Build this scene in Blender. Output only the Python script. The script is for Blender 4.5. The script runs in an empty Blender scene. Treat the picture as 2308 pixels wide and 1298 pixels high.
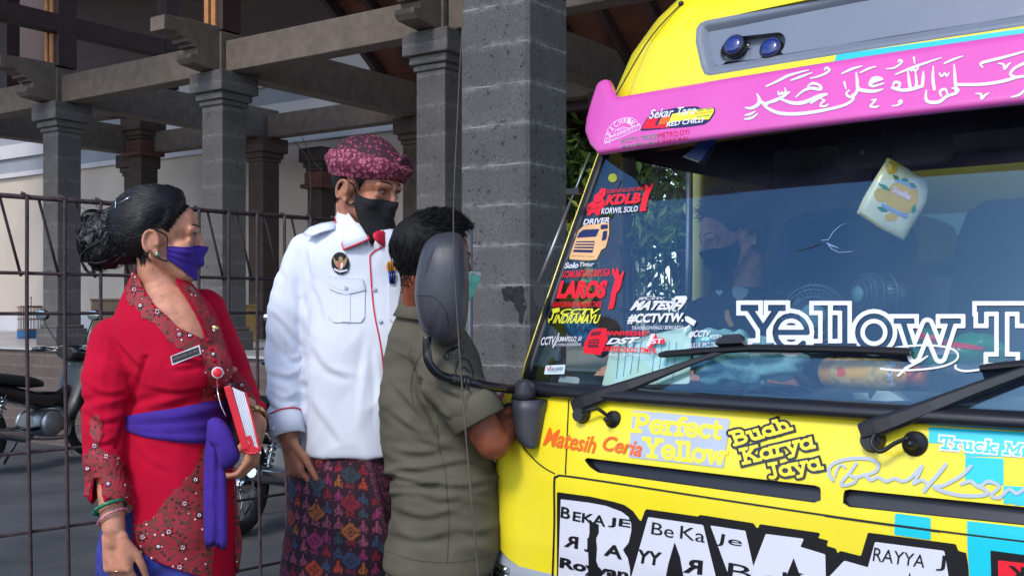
import bpy, bmesh, math, random
import numpy as np
from mathutils import Vector, Matrix, Quaternion, noise
from mathutils.bvhtree import BVHTree

random.seed(7)
rng = np.random.default_rng(7)
C = bpy.context.scene.collection
R = math.radians
PI = math.pi

# ------------------------------------------------------------------ camera
FPX, CX, HY, CH = 2450.0, 1154.0, 695.0, 1.35      # focal length and horizon in photo pixels, eye height
cam_d = bpy.data.cameras.new('camera')
cam = bpy.data.objects.new('camera', cam_d)
C.objects.link(cam)
cam.location = (0, 0, CH)
cam.rotation_euler = (R(90), 0, 0)
cam_d.sensor_width = 36.0
cam_d.lens = 36.0 * FPX / 2308.0
cam_d.shift_y = (HY - 649.0) / 2308.0
cam_d.clip_start = 0.05
cam_d.clip_end = 2000
bpy.context.scene.camera = cam

# ------------------------------------------------------------------ light
SUN_DIR = Vector((-0.38, -0.62, 0.72)).normalized()   # towards the sun
el = math.asin(SUN_DIR.z)
az = math.atan2(SUN_DIR.x, SUN_DIR.y)
world = bpy.data.worlds.new('World')
bpy.context.scene.world = world
world.use_nodes = True
wn = world.node_tree
for n in list(wn.nodes): wn.nodes.remove(n)
sky = wn.nodes.new('ShaderNodeTexSky'); sky.sky_type = 'NISHITA'; sky.sun_disc = False
sky.sun_elevation = el; sky.sun_rotation = az
sky.air_density = 1.0; sky.dust_density = 1.0; sky.ozone_density = 2.5
bg = wn.nodes.new('ShaderNodeBackground'); bg.inputs[1].default_value = 0.15
wo = wn.nodes.new('ShaderNodeOutputWorld')
wn.links.new(sky.outputs[0], bg.inputs[0]); wn.links.new(bg.outputs[0], wo.inputs[0])
sun_d = bpy.data.lights.new('sun', 'SUN'); sun_d.energy = 1.1; sun_d.angle = R(12); sun_d.color = (1.0, 0.95, 0.88)
sun = bpy.data.objects.new('sun', sun_d); C.objects.link(sun)
sun.rotation_euler = SUN_DIR.to_track_quat('Z', 'Y').to_euler()
sun.location = (0, 0, 20)
vs = bpy.context.scene.view_settings
vs.view_transform = 'Standard'; vs.look = 'None'; vs.exposure = 0.98; vs.gamma = 1.0; vs.use_curve_mapping = False

# ------------------------------------------------------------------ helpers
def P(px, py, Z):
    """point seen at photo pixel (px,py) standing Z metres in front of the camera"""
    return Vector(((px - CX) / FPX * Z, Z, CH - (py - HY) / FPX * Z))

def lin(c):
    return tuple((x / 12.92 if x <= 0.04045 else ((x + 0.055) / 1.055) ** 2.4) for x in c)

MATS = {}
def mat(name, col, rough=0.6, metal=0.0, var=0.12, vscale=12.0, bump=0.0, bscale=60.0, coat=0.0, sss=0.0, spec=0.5, sheen=0.0, detail=4.0):
    """procedural principled material: base colour broken up by noise, noise bump"""
    if name in MATS: return MATS[name]
    m = bpy.data.materials.new(name); m.use_nodes = True
    nt = m.node_tree; b = nt.nodes['Principled BSDF']
    b.inputs['Roughness'].default_value = rough
    b.inputs['Metallic'].default_value = metal
    b.inputs['Specular IOR Level'].default_value = spec
    if coat: b.inputs['Coat Weight'].default_value = coat; b.inputs['Coat Roughness'].default_value = 0.06
    if sss:
        b.inputs['Subsurface Weight'].default_value = sss
        b.inputs['Subsurface Radius'].default_value = (0.012, 0.005, 0.003)
        b.inputs['Subsurface Scale'].default_value = 1.0
    if sheen: b.inputs['Sheen Weight'].default_value = sheen; b.inputs['Sheen Roughness'].default_value = 0.4
    tc = nt.nodes.new('ShaderNodeTexCoord')
    nz = nt.nodes.new('ShaderNodeTexNoise'); nz.inputs['Scale'].default_value = vscale; nz.inputs['Detail'].default_value = detail
    nt.links.new(tc.outputs['Object'], nz.inputs['Vector'])
    mix = nt.nodes.new('ShaderNodeMix'); mix.data_type = 'RGBA'
    lo = tuple(max(0, c * (1 - var)) for c in col) + (1,); hi = tuple(min(1, c * (1 + var)) for c in col) + (1,)
    mix.inputs[6].default_value = lo; mix.inputs[7].default_value = hi
    ramp = nt.nodes.new('ShaderNodeMapRange'); ramp.inputs[1].default_value = 0.3; ramp.inputs[2].default_value = 0.7
    nt.links.new(nz.outputs[0], ramp.inputs[0]); nt.links.new(ramp.outputs[0], mix.inputs[0])
    nt.links.new(mix.outputs[2], b.inputs['Base Color'])
    if bump:
        n2 = nt.nodes.new('ShaderNodeTexNoise'); n2.inputs['Scale'].default_value = bscale; n2.inputs['Detail'].default_value = 3
        nt.links.new(tc.outputs['Object'], n2.inputs['Vector'])
        bp = nt.nodes.new('ShaderNodeBump'); bp.inputs['Strength'].default_value = bump; bp.inputs['Distance'].default_value = 0.01
        nt.links.new(n2.outputs[0], bp.inputs['Height']); nt.links.new(bp.outputs[0], b.inputs['Normal'])
    MATS[name] = m
    return m

def smat(name, srgb, **k):
    """same, colour given as display values 0-255"""
    return mat(name, lin([x / 255.0 for x in srgb]), **k)

class MB:
    """mesh builder; everything put in is ONE mesh object"""
    def __init__(s): s.v = []; s.f = []; s.m = []; s.sm = []
    def add(s, verts, faces, mi=0, smooth=False):
        o = len(s.v); s.v += [Vector(v) for v in verts]
        for f in faces: s.f.append([i + o for i in f]); s.m.append(mi); s.sm.append(smooth)
        return s
    def box(s, c, ax, ay, az, mi=0):
        c = Vector(c); ax = Vector(ax); ay = Vector(ay); az = Vector(az)
        vs = [c + i * ax + j * ay + k * az for k in (-1, 1) for j in (-1, 1) for i in (-1, 1)]
        return s.add(vs, [(0, 2, 3, 1), (4, 5, 7, 6), (0, 1, 5, 4), (2, 6, 7, 3), (0, 4, 6, 2), (1, 3, 7, 5)], mi)
    def beam(s, p, q, w, h, up=Vector((0, 0, 1)), mi=0):
        p = Vector(p); q = Vector(q); d = (q - p); L = d.length; d = d / L
        side = d.cross(up).normalized(); u2 = side.cross(d).normalized()
        return s.box((p + q) / 2, d * L / 2, side * w / 2, u2 * h / 2, mi)
    def tube(s, pts, rad, n=8, mi=0, caps=True):
        pts = [Vector(p) for p in pts]
        if not hasattr(rad, '__len__'): rad = [rad] * len(pts)
        rings = []; prev = None
        for i, p in enumerate(pts):
            a = pts[max(0, i - 1)]; b = pts[min(len(pts) - 1, i + 1)]
            d = (b - a); d = d.normalized() if d.length > 1e-9 else Vector((0, 0, 1))
            if prev is None:
                x = d.orthogonal().normalized()
            else:
                x = prev - d * prev.dot(d)
                x = x.normalized() if x.length > 1e-6 else d.orthogonal().normalized()
            prev = x; y = d.cross(x)
            rings.append([p + (x * math.cos(2 * PI * k / n) + y * math.sin(2 * PI * k / n)) * rad[i] for k in range(n)])
        return s.loft(rings, mi, True, caps)
    def loft(s, rings, mi=0, closed=True, caps=True, smooth=True):
        n = len(rings[0]); vs = [v for r in rings for v in r]; fs = []
        for i in range(len(rings) - 1):
            for k in range(n if closed else n - 1):
                k2 = (k + 1) % n
                fs.append((i * n + k, i * n + k2, (i + 1) * n + k2, (i + 1) * n + k))
        s.add(vs, fs, mi, smooth)
        if caps and closed:
            o = len(s.v) - len(vs)
            s.f.append([o + k for k in range(n)][::-1]); s.m.append(mi); s.sm.append(False)
            s.f.append([o + (len(rings) - 1) * n + k for k in range(n)]); s.m.append(mi); s.sm.append(False)
        return s
    def lathe(s, base, axis, prof, n=24, mi=0, caps=True):
        base = Vector(base); axis = Vector(axis).normalized(); x = axis.orthogonal().normalized(); y = axis.cross(x)
        rings = [[base + axis * h + (x * math.cos(2 * PI * k / n) + y * math.sin(2 * PI * k / n)) * max(r, 1e-5) for k in range(n)] for r, h in prof]
        return s.loft(rings, mi, True, caps)
    def ell(s, c, rx, ry, rz, M=None, n=16, mi=0):
        c = Vector(c); rings = []
        for i in range(1, n):
            th = PI * i / n
            ring = []
            for k in range(2 * n):
                ph = PI * k / n
                v = Vector((rx * math.sin(th) * math.cos(ph), ry * math.sin(th) * math.sin(ph), -rz * math.cos(th)))
                if M is not None: v = M @ v
                ring.append(c + v)
            rings.append(ring)
        return s.loft(rings, mi, True, True)
    def cap(s, p, r1, q, r2, n=14, mi=0):
        p = Vector(p); q = Vector(q); d = (q - p); L = max(d.length, 1e-6); d = d / L
        prof = [(r1 * math.cos(a), -r1 * math.sin(a)) for a in (R(80), R(60), R(40), R(20), 0)]
        prof += [(r2 * math.cos(a), L + r2 * math.sin(a)) for a in (0, R(20), R(40), R(60), R(80))]
        return s.lathe(p, d, prof, n, mi)
    def prism(s, poly, off, mi=0, smooth=False):
        """poly: planar loop of points; extruded by vector off"""
        n = len(poly); off = Vector(off); vs = [Vector(p) for p in poly] + [Vector(p) + off for p in poly]
        fs = [tuple(range(n))[::-1], tuple(range(n, 2 * n))]
        s.add(vs, fs, mi)
        o = len(s.v) - 2 * n
        for k in range(n):
            k2 = (k + 1) % n
            s.f.append([o + k, o + k2, o + n + k2, o + n + k]); s.m.append(mi); s.sm.append(smooth)
        return s
    def mesh(s, name, mats):
        me = bpy.data.meshes.new(name)
        me.from_pydata([tuple(v) for v in s.v], [], s.f)
        for m in (mats if isinstance(mats, (list, tuple)) else [mats]): me.materials.append(m)
        me.polygons.foreach_set('material_index', s.m); me.polygons.foreach_set('use_smooth', s.sm)
        me.update()
        return me
    def build(s, name, mats, parent=None, bevel=0.0, bseg=2, fixn=False):
        me = s.mesh(name, mats)
        if fixn or bevel:
            bm = bmesh.new(); bm.from_mesh(me)
            if bevel: bmesh.ops.remove_doubles(bm, verts=bm.verts, dist=1e-5)
            bmesh.ops.recalc_face_normals(bm, faces=bm.faces); bm.to_mesh(me); bm.free()
        return link(name, me, parent, bevel, bseg)

BASE = {}
def link(name, me, parent=None, bevel=0.0, bseg=2):
    if parent is not None:
        b = BASE[parent.name]
        me.transform(Matrix.Translation(-b))
    o = bpy.data.objects.new(name, me); C.objects.link(o)
    if parent is not None:
        o.parent = parent; BASE[o.name] = BASE[parent.name]
    else:
        BASE[o.name] = Vector((0, 0, 0))
    if bevel:
        md = o.modifiers.new('bevel', 'BEVEL'); md.width = bevel; md.segments = bseg; md.limit_method = 'ANGLE'; md.angle_limit = R(40)
        md.harden_normals = False
    return o

def thing(name, label, cat, loc, group=None):
    o = bpy.data.objects.new(name, None); C.objects.link(o)
    o.location = loc; o.empty_display_size = 0.1
    o['label'] = label; o['category'] = cat
    if group: o['group'] = group
    BASE[o.name] = Vector(loc)
    return o
def tag(o, label, cat, group=None):
    o['label'] = label; o['category'] = cat
    if group: o['group'] = group
    return o
def struct(o): o['kind'] = 'structure'; return o

def world_bvh(objs):
    vs, fs = [], []
    for o in objs:
        b = BASE[o.name]; me = o.data
        k = len(vs)
        vs += [v.co + b for v in me.vertices]; fs += [[i + k for i in p.vertices] for p in me.polygons]
    return BVHTree.FromPolygons(vs, fs)

def crom(pts, n):
    """Catmull-Rom resampling of tuples/vectors"""
    A = np.array([list(p) for p in pts], float); m = len(A)
    out = []
    for t in np.linspace(0, m - 1, n):
        i = min(int(t), m - 2); f = t - i
        p0 = A[max(i - 1, 0)]; p1 = A[i]; p2 = A[i + 1]; p3 = A[min(i + 2, m - 1)]
        out.append(0.5 * (2 * p1 + (p2 - p0) * f + (2 * p0 - 5 * p1 + 4 * p2 - p3) * f * f + (3 * p1 - p0 - 3 * p2 + p3) * f ** 3))
    return out

TMP = bpy.data.scenes.new('scratch')
def scratch(o):
    TMP.collection.objects.link(o)
    vl = TMP.view_layers[0]; vl.update(); dg = vl.depsgraph; dg.update()
    return bpy.data.meshes.new_from_object(o.evaluated_get(dg))
def evaluated(me, mods):
    """run modifiers on a mesh, return the resulting mesh"""
    o = bpy.data.objects.new('tmp', me)
    for typ, kw in mods:
        md = o.modifiers.new(typ, typ)
        for k, v in kw.items(): setattr(md, k, v)
    r = scratch(o)
    bpy.data.objects.remove(o); bpy.data.meshes.remove(me)
    return r

def blob_mesh(mb, m, voxel=0.006, smooth=6, fac=0.5):
    me = mb.mesh('blob', m)
    r = evaluated(me, [('REMESH', dict(mode='VOXEL', voxel_size=voxel, use_smooth_shade=True)), ('SMOOTH', dict(factor=fac, iterations=smooth))])
    r.materials.clear(); r.materials.append(m)
    for p in r.polygons: p.use_smooth = True
    return r

def displace(me, fn):
    """move vertices along their normals by fn(co, no)"""
    n = len(me.vertices)
    co = np.empty(n * 3); me.vertices.foreach_get('co', co); co = co.reshape(-1, 3)
    no = np.array([v.normal[:] for v in me.vertices])
    d = np.array([fn(Vector(c), Vector(k)) for c, k in zip(co, no)])
    me.vertices.foreach_set('co', (co + no * d[:, None]).ravel()); me.update()

def creases(me, lst):
    """push ridge and trough pairs of cloth folds into a mesh along traced lines (front side)"""
    n = len(me.vertices)
    co = np.empty(n * 3); me.vertices.foreach_get('co', co); co = co.reshape(-1, 3)
    no = np.array([v.normal[:] for v in me.vertices])
    x = CX + FPX * co[:, 0] / co[:, 1]; y = HY - FPX * (co[:, 2] - CH) / co[:, 1]
    fr = (no * (co - np.array([0, 0, CH]))).sum(1) < 0
    dsp = np.zeros(n)
    for pts, amp, w in lst:
        pts = [tuple(p) for p in crom(pts, 10)]; best = np.full(n, 1e9); sg = np.zeros(n); tt = np.zeros(n)
        for i in range(len(pts) - 1):
            ax, ay = pts[i]; dx, dy = pts[i + 1][0] - ax, pts[i + 1][1] - ay; L = dx * dx + dy * dy + 1e-9
            t = np.clip(((x - ax) * dx + (y - ay) * dy) / L, 0, 1); d = np.hypot(x - ax - t * dx, y - ay - t * dy)
            m = d < best; best[m] = d[m]; sg[m] = np.sign(dx * (y - ay) - dy * (x - ax))[m]; tt[m] = (i + t[m]) / (len(pts) - 1)
        s = best * sg; f = np.sin(np.pi * np.clip(tt, 0.02, 0.98)) ** 0.6
        dsp += amp * f * (np.exp(-((s + 0.7 * w) / w) ** 2) - 0.9 * np.exp(-((s - 0.7 * w) / w) ** 2)) * fr
    me.vertices.foreach_set('co', (co + no * dsp[:, None]).ravel()); me.update()

# ------------------------------------------------ decals lying on surfaces
def ray(px, py):
    o = Vector((0, 0, CH)); d = (P(px, py, 1.0) - o).normalized()
    return o, d
def onto(bvh, px, py, off):
    o, d = ray(px, py)
    h, n, i, t = bvh.ray_cast(o, d)
    if h is None: return None
    if n.dot(d) > 0: n = -n
    return h + n * off

def mesh2d(pts, tris, bvh, off, mb, mi=0):
    """2-D triangles in photo pixels laid on a surface"""
    hs = [onto(bvh, p[0], p[1], off) for p in pts]
    fs = []
    for t in tris:
        q = [hs[i] for i in t]
        if any(x is None for x in q): continue
        if max(a.y for a in q) - min(a.y for a in q) > 0.12: continue
        nn_ = (q[1] - q[0]).cross(q[2] - q[0]) + ((q[2] - q[0]).cross(q[3] - q[0]) if len(q) > 3 else Vector((0, 0, 0)))
        fs.append(t[::-1] if nn_.dot(q[0] - Vector((0, 0, CH))) > 0 else t)
    used = sorted({i for t in fs for i in t}); rm = {i: k for k, i in enumerate(used)}
    mb.add([hs[i] for i in used], [[rm[i] for i in t] for t in fs], mi, False)

def fill_sdf(fun, x0, y0, x1, y1, step, run=6):
    """marching squares: polygons covering fun(x,y) < 0"""
    nx = max(2, int(math.ceil((x1 - x0) / step)) + 1); ny = max(2, int(math.ceil((y1 - y0) / step)) + 1)
    xs = np.linspace(x0, x1, nx); ys = np.linspace(y0, y1, ny)
    X, Y = np.meshgrid(xs, ys); D = fun(X, Y)
    pts = []; key = {}; faces = []
    def vert(k, x, y):
        if k not in key: key[k] = len(pts); pts.append((x, y))
        return key[k]
    NEG = D < 0
    cellany = NEG[:-1, :-1] | NEG[1:, :-1] | NEG[:-1, 1:] | NEG[1:, 1:]
    for j in range(ny - 1):
        idx = np.flatnonzero(cellany[j])
        if not len(idx): continue
        i = int(idx[0]); last = int(idx[-1])
        while i <= last:
            if not cellany[j, i]: i += 1; continue
            c = [(i, j), (i + 1, j), (i + 1, j + 1), (i, j + 1)]
            dv = [D[b, a] for a, b in c]
            ins = [d < 0 for d in dv]
            if not any(ins): i += 1; continue
            if all(ins):
                i2 = i + 1
                while i2 < nx - 1 and i2 - i < run and D[j, i2 + 1] < 0 and D[j + 1, i2 + 1] < 0: i2 += 1
                faces.append([vert((i, j), xs[i], ys[j]), vert((i2, j), xs[i2], ys[j]), vert((i2, j + 1), xs[i2], ys[j + 1]), vert((i, j + 1), xs[i], ys[j + 1])])
                i = i2; continue
            poly = []
            for k in range(4):
                a, b = c[k], c[(k + 1) % 4]
                if ins[k]: poly.append(vert(a, xs[a[0]], ys[a[1]]))
                if ins[k] != ins[(k + 1) % 4]:
                    da, db = dv[k], dv[(k + 1) % 4]; t = da / (da - db)
                    e = (min(a, b), max(a, b))
                    poly.append(vert(e, xs[a[0]] + (xs[b[0]] - xs[a[0]]) * t, ys[a[1]] + (ys[b[1]] - ys[a[1]]) * t))
            if len(poly) >= 3: faces.append(poly)
            i += 1
    return pts, faces

def seg_d(X, Y, a, b, ra=0.0, rb=None):
    if rb is None: rb = ra
    ax, ay = a; bx, by = b
    dx, dy = bx - ax, by - ay; L = dx * dx + dy * dy + 1e-9
    t = np.clip(((X - ax) * dx + (Y - ay) * dy) / L, 0, 1)
    return np.hypot(X - ax - t * dx, Y - ay - t * dy) - (ra + (rb - ra) * t)

def seg_box(X, Y, a, b, r):
    """square ended stroke"""
    ax, ay = a; dx, dy = b[0] - ax, b[1] - ay; L = math.hypot(dx, dy) + 1e-9; dx /= L; dy /= L
    u = (X - ax) * dx + (Y - ay) * dy; v = np.abs(-(X - ax) * dy + (Y - ay) * dx)
    return np.maximum(np.maximum(-u, u - L), v) - r
def strokes_sdf(strokes, grow=0.0, square=False):
    """strokes: list of (points, width or list of widths)"""
    def fun(X, Y):
        D = np.full(X.shape, 1e9)
        if X.shape[0] < 2 or X.shape[1] < 2: return _full(X, Y, D)
        x0, y0 = X[0, 0], Y[0, 0]; dx = X[0, 1] - x0; dy = Y[1, 0] - y0; ny, nx = X.shape
        for st in strokes:
            pts, w = st[:2]; sq_ = square and len(st) > 2
            ws = w if hasattr(w, '__len__') else [w] * len(pts)
            for i in range(len(pts) - 1):
                a, b = pts[i], pts[i + 1]; m = 1.5 * (max(ws[i], ws[i + 1]) / 2 + abs(grow)) + 3 * max(dx, dy)
                i0 = max(0, int((min(a[0], b[0]) - m - x0) / dx)); i1 = min(nx, int((max(a[0], b[0]) + m - x0) / dx) + 2)
                j0 = max(0, int((min(a[1], b[1]) - m - y0) / dy)); j1 = min(ny, int((max(a[1], b[1]) + m - y0) / dy) + 2)
                if i0 >= i1 or j0 >= j1: continue
                sl_ = (slice(j0, j1), slice(i0, i1))
                if sq_: D[sl_] = np.minimum(D[sl_], seg_box(X[sl_], Y[sl_], a, b, ws[0] / 2 + grow)); continue
                D[sl_] = np.minimum(D[sl_], seg_d(X[sl_], Y[sl_], a, b, ws[i] / 2 + grow, ws[i + 1] / 2 + grow))
        return D
    def _full(X, Y, D):
        for st in strokes:
            pts, w = st[:2]; ws = w if hasattr(w, '__len__') else [w] * len(pts)
            for i in range(len(pts) - 1):
                D = np.minimum(D, seg_d(X, Y, pts[i], pts[i + 1], ws[i] / 2 + grow, ws[i + 1] / 2 + grow))
        return D
    return fun
def poly_sdf(poly):
    poly = [tuple(p) for p in poly]; n = len(poly)
    def fun(X, Y):
        D = np.full(X.shape, 1e9); ins = np.zeros(X.shape, bool)
        for i in range(n):
            a, b = poly[i], poly[(i + 1) % n]
            D = np.minimum(D, seg_d(X, Y, a, b))
            cond = ((a[1] > Y) != (b[1] > Y))
            with np.errstate(divide='ignore', invalid='ignore'):
                xi = (b[0] - a[0]) * (Y - a[1]) / ((b[1] - a[1]) if b[1] != a[1] else 1e-9) + a[0]
            ins ^= (cond & (X < xi))
        return np.where(ins, -D, D)
    return fun
def bounds(ptsl, pad):
    xs = [p[0] for pts in ptsl for p in pts]; ys = [p[1] for pts in ptsl for p in pts]
    return min(xs) - pad, min(ys) - pad, max(xs) + pad, max(ys) + pad
def d_strokes(mb, bvh, strokes, off, mi=0, grow=0.0, step=2.0, square=False):
    mw = max(max(t[1]) if hasattr(t[1], '__len__') else t[1] for t in strokes)
    b = bounds([t[0] for t in strokes], mw / 2 + grow + 2 * step)
    pts, fs = fill_sdf(strokes_sdf(strokes, grow, square), *b, step); mesh2d(pts, fs, bvh, off, mb, mi)
def d_poly(mb, bvh, poly, off, mi=0, step=4.0):
    b = bounds([poly], step * 1.5)
    pts, fs = fill_sdf(poly_sdf(poly), *b, step); mesh2d(pts, fs, bvh, off, mb, mi)

_tc = {}
def text2d(txt, bold=0.0, shear=0.0):
    k = (txt, bold, shear)
    if k in _tc: return _tc[k]
    cu = bpy.data.curves.new('t', 'FONT'); cu.body = txt; cu.offset = bold; cu.shear = shear; cu.resolution_u = 3
    o = bpy.data.objects.new('t', cu)
    me = scratch(o)
    pts = np.array([v.co[:2] for v in me.vertices]) if len(me.vertices) else np.zeros((0, 2)); fs = [list(p.vertices) for p in me.polygons]
    bpy.data.objects.remove(o); bpy.data.curves.remove(cu); bpy.data.meshes.remove(me)
    if len(pts):
        mn = pts.min(0); mx = pts.max(0); pts = (pts - mn) / np.maximum(mx - mn, 1e-6)
    _tc[k] = (pts, fs)
    return _tc[k]
def quad_map(q):
    """q: pixel corners TL, TR, BR, BL ; maps unit square (y up) bilinearly"""
    q = np.array(q, float)
    def f(u, v):
        return (q[3] * (1 - u) + q[2] * u) * (1 - v) + (q[0] * (1 - u) + q[1] * u) * v
    return f
def d_text(mb, bvh, txt, q, off, mi=0, bold=0.0, shear=0.0, mirror=False):
    pts, fs = text2d(txt, bold, shear); f = quad_map(q)
    pp = [f((1 - p[0]) if mirror else p[0], p[1]) for p in pts]
    mesh2d(pp, fs, bvh, off, mb, mi)
def box_q(x0, y0, x1, y1, slope=0.0, lean=0.0):
    """text box: left x0, right x1, top y0, bottom y1 at the left end, rising by slope px per px"""
    d = (x1 - x0) * slope
    return [(x0 + lean, y0), (x1 + lean, y0 + d), (x1, y1 + d), (x0, y1)]
# ------------------------------------------------------------------ materials of the setting
def stone_mat(name, srgb, course=0.2366, zoff=2.906, line=0.6, spots=1.0, scale=1.0):
    m = bpy.data.materials.new(name); m.use_nodes = True; nt = m.node_tree; L = nt.links.new
    b = nt.nodes['Principled BSDF']; b.inputs['Roughness'].default_value = 0.92
    b.inputs['Specular IOR Level'].default_value = 0.25
    col = lin([x / 255 for x in srgb])
    geo = nt.nodes.new('ShaderNodeNewGeometry')
    sep = nt.nodes.new('ShaderNodeSeparateXYZ'); L(geo.outputs['Position'], sep.inputs[0])
    def noise_(s, d=4, src=None):
        n = nt.nodes.new('ShaderNodeTexNoise'); n.inputs['Scale'].default_value = s * scale; n.inputs['Detail'].default_value = d
        L(src or geo.outputs['Position'], n.inputs['Vector']); return n.outputs[0]
    def rng_(src, a, b2, c=0.0, d=1.0):
        r = nt.nodes.new('ShaderNodeMapRange'); r.inputs[1].default_value = a; r.inputs[2].default_value = b2
        r.inputs[3].default_value = c; r.inputs[4].default_value = d; L(src, r.inputs[0]); return r.outputs[0]
    def math_(op, a, b2):
        n = nt.nodes.new('ShaderNodeMath'); n.operation = op
        for i, x in enumerate((a, b2)):
            if x is None: continue
            if isinstance(x, (int, float)): n.inputs[i].default_value = x
            else: L(x, n.inputs[i])
        return n.outputs[0]
    def mix_(f, a, b2):
        n = nt.nodes.new('ShaderNodeMix'); n.data_type = 'RGBA'
        L(f, n.inputs[0])
        for i, x in ((6, a), (7, b2)):
            if isinstance(x, tuple): n.inputs[i].default_value = x + (1,)
            else: L(x, n.inputs[i])
        return n.outputs[2]
    base = mix_(rng_(noise_(5), 0.3, 0.7), tuple(c * 0.8 for c in col), tuple(min(1, c * 1.2) for c in col))
    base = mix_(rng_(noise_(90, 2), 0.35, 0.7), base, tuple(c * 0.62 for c in col))
    # each block a little lighter or darker
    blk = nt.nodes.new('ShaderNodeTexWhiteNoise'); blk.noise_dimensions = '1D'
    zc = math_('ADD', math_('MULTIPLY', math_('SUBTRACT', sep.outputs[2], zoff), 1 / course), 100.0)
    L(math_('FLOOR', zc, None), blk.inputs['W'])
    base = mix_(rng_(blk.outputs[0], 0, 1, 0.0, 0.28), base, tuple(c * 1.5 for c in col))
    # dark pits of two sizes
    for sc, lo, hi, k in ((34, 0.11, 0.05, 0.9), (13, 0.10, 0.05, 0.6)):
        v = nt.nodes.new('ShaderNodeTexVoronoi'); v.inputs['Scale'].default_value = sc * scale; v.inputs['Randomness'].default_value = 1
        wob = nt.nodes.new('ShaderNodeVectorMath'); wob.operation = 'ADD'
        nn = nt.nodes.new('ShaderNodeTexNoise'); nn.inputs['Scale'].default_value = sc * 3 * scale
        sc_ = nt.nodes.new('ShaderNodeVectorMath'); sc_.operation = 'SCALE'; sc_.inputs['Scale'].default_value = 0.6 / sc
        L(geo.outputs['Position'], nn.inputs['Vector']); L(nn.outputs['Color'], sc_.inputs[0])
        L(geo.outputs['Position'], wob.inputs[0]); L(sc_.outputs[0], wob.inputs[1]); L(wob.outputs[0], v.inputs['Vector'])
        thr = rng_(noise_(sc * 0.7, 1), 0.35, 0.75, -0.08, 0.09)
        f = rng_(math_('SUBTRACT', v.outputs['Distance'], thr), lo * 2, hi * 2, 0.0, k * spots)
        base = mix_(f, base, tuple(c * 0.16 for c in col))
    # chalky mortar lines
    fr = math_('FRACT', math_('ADD', zc, rng_(noise_(8, 2), 0, 1, -0.03, 0.03)), None)
    d = math_('MINIMUM', fr, math_('SUBTRACT', 1.0, fr))
    streak = rng_(noise_(22, 5), 0.42, 0.66)
    wide = math_('MULTIPLY', rng_(d, 0.14, 0.0, 0.0, 0.55), streak)
    thin = math_('MULTIPLY', rng_(d, 0.030, 0.010), rng_(noise_(9, 4), 0.38, 0.62, 0.05, 0.9))
    f = math_('MULTIPLY', math_('MAXIMUM', wide, thin), line)
    base = mix_(f, base, tuple(min(1, c * 2.4 + 0.05) for c in col))
    L(base, b.inputs['Base Color'])
    bp = nt.nodes.new('ShaderNodeBump'); bp.inputs['Strength'].default_value = 0.35; bp.inputs['Distance'].default_value = 0.01
    L(noise_(70, 4), bp.inputs['Height']); L(bp.outputs[0], b.inputs['Normal'])
    return m

M_stone = stone_mat('grey_stone', (90, 89, 89), line=0.85)
M_stone2 = stone_mat('column_stone', (92, 88, 87), course=0.24, zoff=0.1, line=0.35, spots=0.8)
M_stone3 = stone_mat('brown_stone', (78, 66, 60), course=0.24, zoff=0.1, line=0.1, spots=0.5)
M_plinth = stone_mat('plinth_stone', (96, 84, 80), course=0.11, zoff=0.0, line=0.5, spots=0.8)
M_beam = smat('grey_beam', (98, 86, 76), rough=0.85, var=0.2, vscale=9, bump=0.35, bscale=45, detail=10)
M_brown = smat('dark_timber', (56, 36, 34), rough=0.7, var=0.25, vscale=6)
M_plank = smat('roof_plank', (92, 50, 34), rough=0.75, var=0.35, vscale=3)
M_slat = smat('light_timber', (176, 116, 66), rough=0.7, var=0.25)
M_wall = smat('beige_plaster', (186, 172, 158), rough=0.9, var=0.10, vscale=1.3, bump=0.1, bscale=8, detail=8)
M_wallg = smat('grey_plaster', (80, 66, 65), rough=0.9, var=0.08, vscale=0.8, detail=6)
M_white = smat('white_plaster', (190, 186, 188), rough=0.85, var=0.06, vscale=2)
M_slabshade = smat('shade_and_slab_grey', (140, 142, 150), rough=0.85, var=0.08, vscale=2)
M_cream = smat('cream_wall', (226, 218, 176), rough=0.9, var=0.06)
M_orange = smat('terracotta', (96, 58, 48), rough=0.85, var=0.2)
M_floor = smat('floor_tile', (170, 168, 168), rough=0.3, var=0.1, vscale=2)
M_rust = smat('rusty_steel', (70, 55, 58), rough=0.75, var=0.4, vscale=40, metal=0.3, bump=0.3, bscale=200)
M_leafd = smat('leaf_dark', (48, 74, 34), rough=0.5, var=0.4, vscale=4)
M_leafm = smat('leaf_mid', (84, 116, 46), rough=0.5, var=0.4, vscale=4)
M_leafl = smat('leaf_light', (142, 160, 70), rough=0.5, var=0.3, vscale=4)
M_bark = smat('bark', (92, 80, 70), rough=0.9, var=0.35, vscale=14, bump=0.5, bscale=30)
M_pipe = smat('pipe_grey', (72, 78, 86), rough=0.5, var=0.15)

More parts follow.
